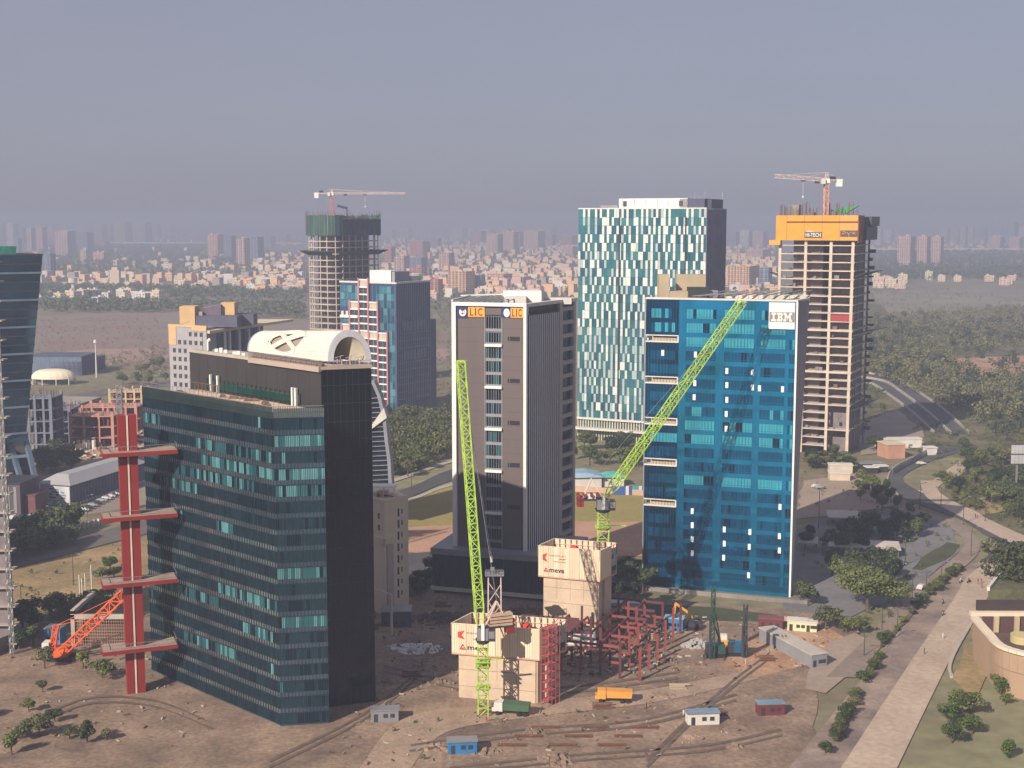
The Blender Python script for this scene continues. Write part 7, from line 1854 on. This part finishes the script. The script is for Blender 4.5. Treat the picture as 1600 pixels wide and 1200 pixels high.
woodland("woodland", "hazy trees threading the houses at upper centre", [([(595, 375), (905, 372), (905, 400), (595, 405)], 1400, 8, 13), ([(595, 405), (905, 400), (905, 470), (670, 490), (600, 480)], 1500, 7, 11), ([(1130, 375), (1215, 375), (1215, 470), (1130, 470)], 500, 7, 12), ([(60, 362), (475, 362), (475, 386), (60, 395)], 1500, 8, 14)], 1.4, 9, 0, 18)
woodland("woodland", "dense dark tree belt below the yard at left", [([(5, 850), (5, 885), (60, 872), (125, 848), (118, 822), (60, 835)], 75, 6, 10.5)], .55, 13, 2, 260)
woodland("woodland", "green wood below the pink-grid tower beside the side road", [([(604, 655), (706, 655), (706, 712), (600, 748)], 150, 5, 10)], .55, 14, 0, 150)
woodland("woodland", "olive trees mixed through the wood below the pink-grid tower", [([(604, 655), (706, 655), (706, 712), (600, 748)], 60, 6, 11)], .55, 15, 1, 150)
woodland("scrub", "shrubs and bushes over the ground round the right-hand roads", [([(1395, 690), (1440, 668), (1600, 655), (1640, 700), (1500, 740), (1440, 720)], 110, 1.2, 3.5), ([(1460, 740), (1560, 735), (1640, 800), (1640, 860), (1560, 815), (1500, 790)], 170, 1, 3.2), ([(1240, 740), (1330, 736), (1400, 770), (1380, 800), (1320, 790), (1250, 800)], 26, .8, 2.2), ([(1300, 800), (1400, 790), (1490, 830), (1495, 850), (1430, 870), (1250, 900), (1250, 850)], 70, 1, 3), ([(1355, 950), (1440, 880), (1425, 930), (1375, 985), (1330, 1000)], 40, .7, 2)], .8, 16, 0, 50, "scrub")
woodland("scrub", "olive bushes mixed among the shrubs round the right-hand roads", [([(1395, 690), (1440, 668), (1600, 655), (1640, 700), (1500, 740), (1440, 720)], 70, 1.2, 4), ([(1460, 740), (1560, 735), (1640, 800), (1640, 860), (1560, 815), (1500, 790)], 80, 1, 4)], .8, 17, 1, 50, "scrub")
woodland("scrub", "low scrub dotted over the brown slopes left of centre", [([(50, 500), (265, 498), (265, 548), (45, 552)], 260, 2, 4), ([(665, 480), (710, 480), (710, 640), (675, 650)], 150, 3, 8), ([(150, 560), (262, 550), (262, 600), (190, 606)], 90, 4, 8), ([(1360, 440), (1640, 470), (1640, 500), (1360, 500)], 240, 3, 7)], .55, 10, 1, 40, "scrub")
woodland("scrub", "dry bushes dotted over the field beside the left road", [([(10, 900), (190, 848), (330, 832), (330, 905), (120, 955), (5, 975)], 90, .7, 1.8), ([(1545, 1000), (1560, 935), (1572, 930), (1550, 1010)], 20, .6, 1.2), ([(570, 950), (700, 930), (960, 1100), (900, 1200), (560, 1200)], 60, .5, 1.6)], 1.2, 12, 1, 30, "scrub")

# ------------------------------------------------------------------ vehicles, lamps, people
def car_proto(colr, nm):
    T = thing("parked_car", (0, 0, 0), nm, "car")
    body = mat("car_paint_" + nm.split()[0], colr, .3, .3, var=.03)
    prof = [(-2.1, .35), (2.1, .35), (2.15, .75), (1.3, .95), (.7, 1.42), (-1.1, 1.45), (-1.75, 1.0), (-2.15, .9)]
    mb = MB(); n = len(prof)
    for s, w in ((-1, .86), (1, .86)): pass
    k = 0; mb.v = [(x, -.86 * (1 if z < 1.1 else .82), z) for x, z in prof] + [(x, .86 * (1 if z < 1.1 else .82), z) for x, z in prof]
    mb.f = [tuple(range(n)), tuple(reversed(range(n, 2 * n)))] + [(i, n + i, n + (i + 1) % n, (i + 1) % n) for i in range(n)]; mb.m = [0] * len(mb.f)
    mb.build("body", body, T)
    mb = MB(); mb.hexa([(-1.45, -.80, 1.0), (1.0, -.80, 1.0), (1.0, .80, 1.0), (-1.45, .80, 1.0), (-1.05, -.735, 1.39), (.62, -.735, 1.39), (.62, .735, 1.39), (-1.05, .735, 1.39)]); mb.build("windows", GW[3], T)
    for x in (-1.35, 1.35):
        for y in (-.82, .82): mb = MB(); mb.cyl((x, y - .1, .33), (x, y + .1, .33), .33, n=10); mb.build("wheel", BLACK, T)
    return T
cars = {k: car_proto(c, k + " parked car") for k, c in (("white", (.72, .72, .72)), ("silver", (.42, .43, .46)), ("dark", (.05, .055, .07)), ("red", (.40, .04, .03)))}
used = set()
def place_car(k, px, py, ang, lab, group=None):
    T = cars[k]
    if k in used: T = copy_tree(T)
    used.add(k); p = G(px, py); T.location = (p.x, p.y, .38); T.rotation_euler = (0, 0, ang); T["label"] = lab
    if group: T["group"] = group
rc = random.Random(9)
for i in range(12):
    k = rc.choice(("white", "silver", "dark", "white")); place_car(k, 22 + i * 7.2, 812 - i * .5 + (i % 2) * 4, 1.3, "%s car parked in the yard below the brown block at left" % k, "cars in the left yard")
for i, (px, py, k) in enumerate([(1276, 763, 'white'), (1282, 765, 'silver'), (1439, 727, 'white'), (1292, 851, 'white'), (1440, 922, 'white'), (1405, 885, 'white'), (1492, 682, 'dark'), (1523, 712, 'silver'), (70, 792, 'white')]):
    place_car(k, px, py, (.4, .2, .1, .2, .9, .4, .6, .7, .2)[i], ["white car at the top of the open lot", "silver car beside the white one on the open lot", "white car by the slatted fence near the junction", "white car in the shaded court", "white car on the road left of the planted strip", "white car by the lawn in the shaded court", "dark car at the end of the elevated highway", "silver car on the curving road near the junction", "white car at the front of the white warehouse"][i])
for k in list(cars):
    if k not in used: place_car(k, 1512, 765, .3, "%s car on the curving road above the bend" % k)
def bulk(i, px, py): place_car(rc.choice(('white', 'silver', 'dark')), px, py, .1, "car in the row along the warehouse side", "cars beside the warehouse")
for i in range(8): bulk(i, 130 + i * 7, 800 - i * 3.6)
for i in range(7): place_car(rc.choice(('white', 'silver', 'dark', 'red')), 60 + i * 8, 730 - 0 * i, .1, "car near the silo row at left", "cars near the silos") if i > 8 else None
# street lamps
LP = MATS.get("lamp_pole") or mat("lamp_pole", (.10, .085, .08), .6, .4, var=.05)
def lamp(px, py, ytop, lab, arm=1):
    p = G(px, py); h = ZY(ytop, p.y); T = thing("street_lamp", (p.x, p.y, 0), lab, "street lamp", "street lamps")
    mb = MB(); mb.cyl((p.x, p.y, 0), (p.x, p.y, h), .16, .09, n=7); mb.build("pole", LP, T)
    mb = MB(); mb.beam((p.x, p.y, h), (p.x + 1.8 * arm, p.y, h + .5), .12); mb.build("arm", LP, T)
    mb = MB(); mb.box(min(p.x + 1.4 * arm, p.x + 2.4 * arm), p.y - .18, h + .42, max(p.x + 1.4 * arm, p.x + 2.4 * arm), p.y + .18, h + .62); mb.build("lamp_head", STEEL, T)
LL = [(1279, 826, 763, "on the open lot beside the blue tower"), (1414, 885, 840, "beside the pale court roofs"), (1517, 870, 825, "on the traffic island of the bend"), (1437, 795, 756, "left of the footpath's start"), (1470, 792, 763, "on the footpath's curve, leftmost there"), (1505, 820, 778, "beside the footpath, tallest there"), (1539, 816, 790, "beside the footpath, rightmost there"), (1471, 900, 880, "at the far end of the planted strip"), (1447, 920, 895, "on the planted strip, second from its far end"), (1425, 937, 900, "on the planted strip, third from its far end"), (1377, 1012, 953, "on the planted strip nearest the camera"), (1350, 1026, 990, "left of the nearest planted-strip lamp"), (1402, 985, 952, "in the middle of the planted strip"), (57 + 27, 833, 793, "in the left yard by the parked cars"), (137, 808, 775, "near the white warehouse's corner"), (115, 915, 868, "standing in the dry field's edge"), (34, 960, 915, "at the left end of the lane"), (1285, 870, 838, "in the shaded court by the dark trees"), (643, 765, 735, "beside the side road left of the brown tower")]
for px, py, yt, w in LL: lamp(px, py, yt, "dark slim street lamp " + w, 1 if px % 2 else -1)
# people and riders: one continuous skinned body
def person_mesh(name, pose):
    me = bpy.data.meshes.new(name)
    J, E = pose; me.from_pydata([j[0] for j in J], E, []); o = bpy.data.objects.new(name, me); col.objects.link(o)
    md = o.modifiers.new("skin", 'SKIN')
    for i, j in enumerate(J): me.skin_vertices[0].data[i].radius = j[1]
    me.skin_vertices[0].data[0].use_root = True
    o.modifiers.new("sub", 'SUBSURF').levels = 1
    bpy.context.view_layer.update(); m2 = bpy.data.meshes.new_from_object(o.evaluated_get(bpy.context.evaluated_depsgraph_get()))
    bpy.data.objects.remove(o); return m2
stand = ([((0, 0, .95), (.14, .10)), ((0, 0, 1.2), (.15, .10)), ((0, 0, 1.42), (.17, .10)), ((0, 0, 1.52), (.05, .05)), ((0, 0, 1.62), (.09, .10)), ((0, 0, 1.72), (.08, .09)), ((.2, 0, 1.40), (.05, .05)), ((.26, .02, 1.12), (.04, .04)), ((.25, .12, .88), (.03, .03)), ((-.2, 0, 1.40), (.05, .05)), ((-.26, -.04, 1.12), (.04, .04)), ((-.25, .0, .86), (.03, .03)),
          ((.09, .02, .86), (.09, .09)), ((.10, .10, .5), (.06, .06)), ((.10, .0, .08), (.04, .05)), ((.10, .14, .04), (.04, .03)), ((-.09, -.02, .86), (.09, .09)), ((-.10, -.06, .5), (.06, .06)), ((-.10, -.22, .10), (.04, .05)), ((-.10, -.08, .05), (.04, .03))],
         [(0, 1), (1, 2), (2, 3), (3, 4), (4, 5), (2, 6), (6, 7), (7, 8), (2, 9), (9, 10), (10, 11), (0, 12), (12, 13), (13, 14), (14, 15), (0, 16), (16, 17), (17, 18), (18, 19)])
sit = ([((0, 0, .85), (.14, .12)), ((0, .08, 1.1), (.15, .10)), ((0, .14, 1.3), (.16, .10)), ((0, .17, 1.4), (.05, .05)), ((0, .2, 1.5), (.10, .11)), ((0, .2, 1.6), (.10, .11)), ((.19, .16, 1.27), (.05, .05)), ((.27, .36, 1.1), (.04, .04)), ((.22, .58, 1.05), (.03, .03)), ((-.19, .16, 1.27), (.05, .05)), ((-.27, .36, 1.1), (.04, .04)), ((-.22, .58, 1.05), (.03, .03)),
        ((.12, .1, .82), (.09, .09)), ((.18, .45, .72), (.06, .06)), ((.16, .35, .34), (.04, .05)), ((-.12, .1, .82), (.09, .09)), ((-.18, .45, .72), (.06, .06)), ((-.16, .35, .34), (.04, .05))],
       [(0, 1), (1, 2), (2, 3), (3, 4), (4, 5), (2, 6), (6, 7), (7, 8), (2, 9), (9, 10), (10, 11), (0, 12), (12, 13), (13, 14), (0, 15), (15, 16), (16, 17)])
try: PS_, PR_ = person_mesh("walker", stand), person_mesh("rider", sit)
except Exception as ex: PS_ = PR_ = None; print("person mesh failed", ex)
CLO = [mat("cloth_rust", (.30, .06, .04), .9), mat("cloth_navy", (.03, .04, .10), .9), mat("cloth_dark", (.035, .03, .03), .9), mat("cloth_white", (.55, .53, .50), .9)]
def person(me, px, py, ang, cm, lab, z=.33, dz=0):
    p = G(px, py); o = bpy.data.objects.new("person", me.copy()); col.objects.link(o); o.data.materials.clear(); o.data.materials.append(CLO[cm]); o.location = (p.x, p.y, z + dz); o.rotation_euler = (0, 0, ang)
    return setp(o, lab, "person")
if PS_:
    for (px, py, a, c_, lab) in ((1528, 914, .5, 0, "person in rust-red clothes walking at the road edge, left of three"), (1533, 913, -.4, 0, "person in rust-red clothes walking at the road edge, middle of three"), (1534, 921, 1.2, 1, "person in navy clothes walking at the road edge, nearest of three"), (1388, 967, 0, 1, "person in dark blue standing beside the planted strip"), (1524, 811, .3, 1, "person in navy walking on the pale footpath"), (1527, 812, .8, 0, "person in rust-red walking on the pale footpath"), (1473, 1000, 2, 3, "person in white sitting out on the main road's lower half"), (1444, 1024, 1, 2, "person in dark clothes walking at the bottom of the main road")):
        person(PS_, px, py, a, c_, lab)
def motorbike(px, py, ang, lab, rm):
    T = thing("motorcycle", (0, 0, 0), lab, "motorcycle")
    for y in (-.62, .68): mb = MB(); mb.cyl((-.06, y, .31), (.06, y, .31), .31, n=12); mb.build("wheel", BLACK, T)
    mb = MB(); mb.hexa([(-.13, -.6, .5), (.13, -.6, .5), (.13, .4, .45), (-.13, .4, .45), (-.12, -.75, .82), (.12, -.75, .82), (.14, .35, .95), (-.14, .35, .95)]); mb.build("body", CLO[2], T)
    mb = MB(); mb.beam((0, .68, .31), (0, .5, 1.05), .08); mb.beam((-.34, .5, 1.05), (.34, .5, 1.05), .05); mb.build("handlebar", STEEL, T)
    p = G(px, py); T.location = (p.x, p.y, .33); T.rotation_euler = (0, 0, ang)
    if PR_: o = person(PR_, px, py, ang, rm, lab.replace("motorcycle", "person in %s riding the motorcycle" % ("rust-red", "navy", "dark clothes", "white")[rm], 1))
for px, py, a, l_, rm in ((1473, 945, 2.6, "motorcycle on the main road, farther of two", 1), (1473, 963, 2.7, "motorcycle on the main road, middle one", 2), (1501, 912, 2.4, "motorcycle at the top of the main road", 3), (1514, 912, 2.2, "motorcycle just right of the topmost one", 2)): motorbike(px, py, a, l_, rm)
# low pale roofs in the shaded court and planters
for lab, px, py, w, d_ in (("long pale flat canopy roof in the shaded court, left one", 1345, 868, 11, 5), ("broad pale canopy roof in the shaded court, right one", 1405, 872, 12, 8), ("small tilted pale canopy beside the blue tower's flank", 1275, 862, 6, 6), ("pale solar-panelled canopy behind the dark trees", 1345, 822, 12, 9), ("small sunlit canopy between the dark court trees", 1392, 842, 5, 3)):
    p = G2(px, py); T = thing("canopy", (p.x, p.y, 0), lab, "canopy"); mb = MB(); mb.hexa([(p.x - w, p.y, 3.0), (p.x, p.y - 2, 3.0), (p.x + 2, p.y + d_, 3.4), (p.x - w + 2, p.y + d_ + 2, 3.4), (p.x - w, p.y, 3.3), (p.x, p.y - 2, 3.3), (p.x + 2, p.y + d_, 3.7), (p.x - w + 2, p.y + d_ + 2, 3.7)]); mb.build("roof", mat("canopy_pale", (.50, .44, .40), .8), T)
    for x, y in ((-w + .6, .8), (-.6, -1), (1.2, d_ - .6), (-w + 2.4, d_ + 1)): mb = MB(); mb.cyl((p.x + x, p.y + y, 0), (p.x + x, p.y + y, 3.0), .12, n=6); mb.build("post", STEEL, T)
# ---- the near site below the photograph's frame: track, huts, bundles, fence
ribbon("site_track", [(560, 1205), (640, 1120), (820, 1100), (1010, 1080), (1160, 1050)], [(640, 1205), (700, 1145), (850, 1120), (1030, 1098), (1185, 1062)], mat("site_track_dust", (.33, .24, .175), .95, var=.2, scale=.12, fine=.2), .29)
for lab, px, py, w, m in (("grey site container near the bottom edge, left of the track", 580, 1130, 6, GREY), ("blue site container near the bottom edge right of the grey one", 700, 1180, 6, BLU), ("white site cabin near the bottom edge right of the steel frame", 1075, 1135, 7, OFFW), ("red site container near the bottom edge by the road", 1185, 1120, 6, mat("container_red", (.16, .035, .04)))):
    hut(lab, px, py, w, 2.6, 2.7, m, STEEL, .1)
for i in range(9):
    p = G2(800 + i * 26, 1168 - (i % 3) * 14); r = random.Random(i); mb = MB()
    for q in range(5): mb.cyl((p.x - 3, p.y + q * .35, .2 + (q % 2) * .22), (p.x + 3, p.y + q * .35, .2 + (q % 2) * .22), .13, n=6)
    setp(mb.build("rebar_bundle", RUST, None, kind=None), "bundle of rusty reinforcing bars lying near the bottom edge", "rebar bundle", "rebar bundles near the bottom edge")
for i in range(30):
    px = 560 + rnd.random() * 640; py = 1050 + rnd.random() * 150; p = G2(px, py)
    if rnd.random() < .5: heap("low earth mound on the near part of the site", px, py, rnd.uniform(1.5, 4), rnd.uniform(.5, 1.4), SITE, 30, cat="earth mound", s=.6, seed=i + 40)["group"] = "earth mounds on the near site"
for poly, n, sd in (([(1490, 1060), (1560, 1060), (1600, 1200), (1440, 1200)], 12, 60), ([(-20, 1080), (150, 1080), (200, 1200), (-20, 1200)], 10, 61)):
    for p in scatter(poly, n, sd): tree(0, 0, rnd.uniform(2.5, 6), rnd.choice(('green', 'olive', 'bright')), "small tree near the bottom %s corner" % ("right" if sd == 60 else "left"), "small trees near the bottom %s corner" % ("right" if sd == 60 else "left"), xy=p, wide=1.2)

# ---- loose material lying all over the site, too much to count
def clutter(name, lab, polys, seed, mats_, cat):
    r = random.Random(seed); mb = MB()
    for poly, n, s in polys:
        for p in scatter(poly, n, seed):
            a = r.uniform(0, 3.14); L_ = r.uniform(.3, 2.4) * s; w = r.uniform(.15, .6) * s; h = r.uniform(.1, .7) * s; m = r.randrange(len(mats_))
            d = Vector((math.cos(a), math.sin(a), 0)) * L_ / 2; z = h / 2 + r.uniform(0, .3)
            mb.beam(Vector((p.x, p.y, z)) - d, Vector((p.x, p.y, z + r.uniform(-.1, .3))) + d, w, h, m)
    o = mb.build(name, mats_, None, origin=(0, 0, 0)); return setp(o, lab, cat, kind='stuff')
clutter("site_debris", "loose timber, steel and rubble scattered over the building site", [([(600, 960), (700, 935), (850, 945), (1000, 955), (1180, 968), (1300, 985), (1290, 1040), (1000, 1060), (600, 1060)], 520, .6), ([(850, 980), (1060, 985), (1060, 1050), (850, 1060)], 260, .9), ([(560, 1040), (1200, 1040), (1150, 1200), (500, 1200)], 260, .55), ([(20, 1020), (330, 1000), (330, 1180), (0, 1180)], 120, .6)], 31, [RUST, TAN, STP, CONC_D, RUST, CONC_D, TAN, CONC], "site debris")
clutter("site_debris", "brick and steel clutter round the red frame buildings at left", [([(60, 690), (110, 655), (222, 640), (222, 700), (110, 725)], 600, 1.8)], 32, [RC, RUST, OFFW, STP, TAN, CREAM], "site debris")
rr_ = random.Random(8)
for L0_ in (((600, 1040), (760, 1075), (900, 1072), (1060, 1050)), ((640, 1165), (820, 1140), (1000, 1125), (1150, 1085)), ((1010, 1190), (1080, 1120), (1150, 1060), (1200, 1020)), ((420, 1190), (560, 1120), (640, 1060), (660, 1030)), ((700, 1200), (900, 1180), (1100, 1165), (1220, 1140)), ((60, 1120), (140, 1090), (240, 1095), (330, 1130))):
    for off in (0, 9): 
        ribbon("tyre_rut", [(x + rr_.uniform(-3, 3), y + off) for x, y in L0_], [(x + 2, y + off + 3.2) for x, y in L0_], mat("rut_dark_earth", (.13, .095, .075), .95, var=.3, scale=.3), .305 + off * .0005)
# ---- trucks on the near track
def truck(px, py, ang, lab, cabm, bedm):
    T = thing("tipper_truck", (0, 0, 0), lab, "truck")
    mb = MB(); mb.box(-1.15, 2.0, .9, 1.15, 3.9, 2.9); mb.box(-1.1, 3.9, .9, 1.1, 4.4, 1.7); cb = mb.build("cab", cabm, T)
    mb = MB(); mb.box(-1.0, 3.85, 1.95, 1.0, 3.95, 2.7); mb.build("windscreen", GW[3], cb)
    mb = MB(); mb.hexa([(-1.2, -3.9, 1.2), (1.2, -3.9, 1.2), (1.2, 1.8, 1.2), (-1.2, 1.8, 1.2), (-1.3, -4.1, 2.7), (1.3, -4.1, 2.7), (1.3, 1.8, 2.9), (-1.3, 1.8, 2.9)]); mb.build("dump_bed", bedm, T)
    mb = MB(); mb.box(-.5, -3.8, .7, .5, 4.0, 1.1); mb.build("chassis", DGREY, T)
    for y in (-3.0, -1.7, 3.1):
        for x in (-1.0, 1.0): mb = MB(); mb.cyl((x - .18, y, .5), (x + .18, y, .5), .5, n=12); mb.build("wheel", BLACK, T)
    p = G(px, py); T.location = (p.x, p.y, .3); T.rotation_euler = (0, 0, ang)
truck(960, 1098, 1.5, "orange tipper truck on the near site track", YO, YO)
truck(800, 1118, 1.4, "white-cabbed tipper truck on the near site track", OFFW, mat("bed_green", (.06, .12, .06)))
if PS_:
    for i, (px, py, c_, w) in enumerate(((905, 1062, 0, "in rust-red by the steel frame"), (918, 1070, 3, "in white by the steel frame"), (1100, 1032, 1, "in navy by the gravel heap"), (1165, 1040, 3, "in white by the piling rigs"), (1180, 1030, 0, "in rust-red by the piling rigs"), (680, 1060, 3, "in white below the heap of sacks"), (1010, 1108, 2, "in dark clothes beside the orange tipper truck"), (1068, 1120, 3, "in white above the white site cabin"), (1040, 1000, 2, "in dark clothes below the blue container hut"), (760, 1130, 0, "in rust-red beside the white-cabbed truck"))):
        person(PS_, px, py, i * 1.3, c_, "worker " + w + ", standing", z=.02)
# ---- unseen towers added outside the view for the glass fronts to mirror
def neighbour(lab, x, y, w, d, h, wall, glass_, fl_=4.0):
    T = thing("office_tower", (x, y, 0), lab, "office tower")
    mb = MB(); mb.box(x - w / 2, y, 0, x + w / 2, y + d, h); mb.build("wall", wall, T)
    P_ = [Vector((x - w / 2, y)), Vector((x + w / 2, y)), Vector((x + w / 2, y + d)), Vector((x - w / 2, y + d))]
    for i in range(4):
        f = Face(P_[i], P_[(i + 1) % 4])
        for k in range(int(h / fl_)):
            mb = MB(); f.box(mb, .8, f.L - .8, k * fl_ + 1.2, k * fl_ + 3.4, -.1, .08); mb.build("window_band", glass_, T)
neighbour("unseen pale tower added left of the view, mirrored in the dark teal glass", -250, 331, 20, 26, 84, WHITE, GT[2], 3.6)
neighbour("unseen dark tower added left of the view, mirrored in the dark teal glass", -252, 304, 22, 22, 96, DGREY, GT[2])
neighbour("unseen dark block added below the view to darken the blue glass front", 62, 40, 44, 26, 56, DGREY, GT[2])

# ---- labels: copies that share one get their place in the group
bpy.context.view_layer.update()
ORDW = ["leftmost", "second", "third", "fourth", "fifth", "sixth", "seventh", "eighth", "ninth", "tenth", "eleventh", "twelfth", "thirteenth", "fourteenth", "fifteenth", "sixteenth"]
ROWW = ["nearest", "second", "third", "fourth", "fifth", "sixth", "seventh", "eighth", "ninth", "tenth"]
by = {}
def drop(o):
    for ch in list(o.children): drop(ch)
    bpy.data.objects.remove(o)
for o in [o for o in scene.objects if o.parent is None and o.get("label") and o.get("kind") is None]:
    x, y, z = o.location
    if y > 150 and o.name.split('.')[0] in ("tree", "house", "person"):
        px, py = PX(x, y, 3)
        if not (-25 < px < 1625 and py < 1215): drop(o); continue
    by.setdefault(o["label"], []).append(o)
for lab, L_ in by.items():
    n = len(L_)
    if n > 1:
        rows = max(1, math.ceil(n / 13)); L_.sort(key=lambda o: o.location.y); per = math.ceil(n / rows)
        for k in range(rows):
            row = sorted(L_[k * per:(k + 1) * per], key=lambda o: PX(o.location.x, o.location.y)[0])
            for i, o in enumerate(row):
                s_ = ORDW[i] if i == 0 else ORDW[i] + " from left"
                if rows > 1: s_ += ", %s row" % ROWW[k]
                o["label"] = lab + ", " + s_
for o in scene.objects:
    if o.get("label") and o.get("category") and not 4 <= len(o["label"].replace(",", " ").split()) <= 16: print("LABELLEN", len(o["label"].split()), o.name, "|", o["label"])
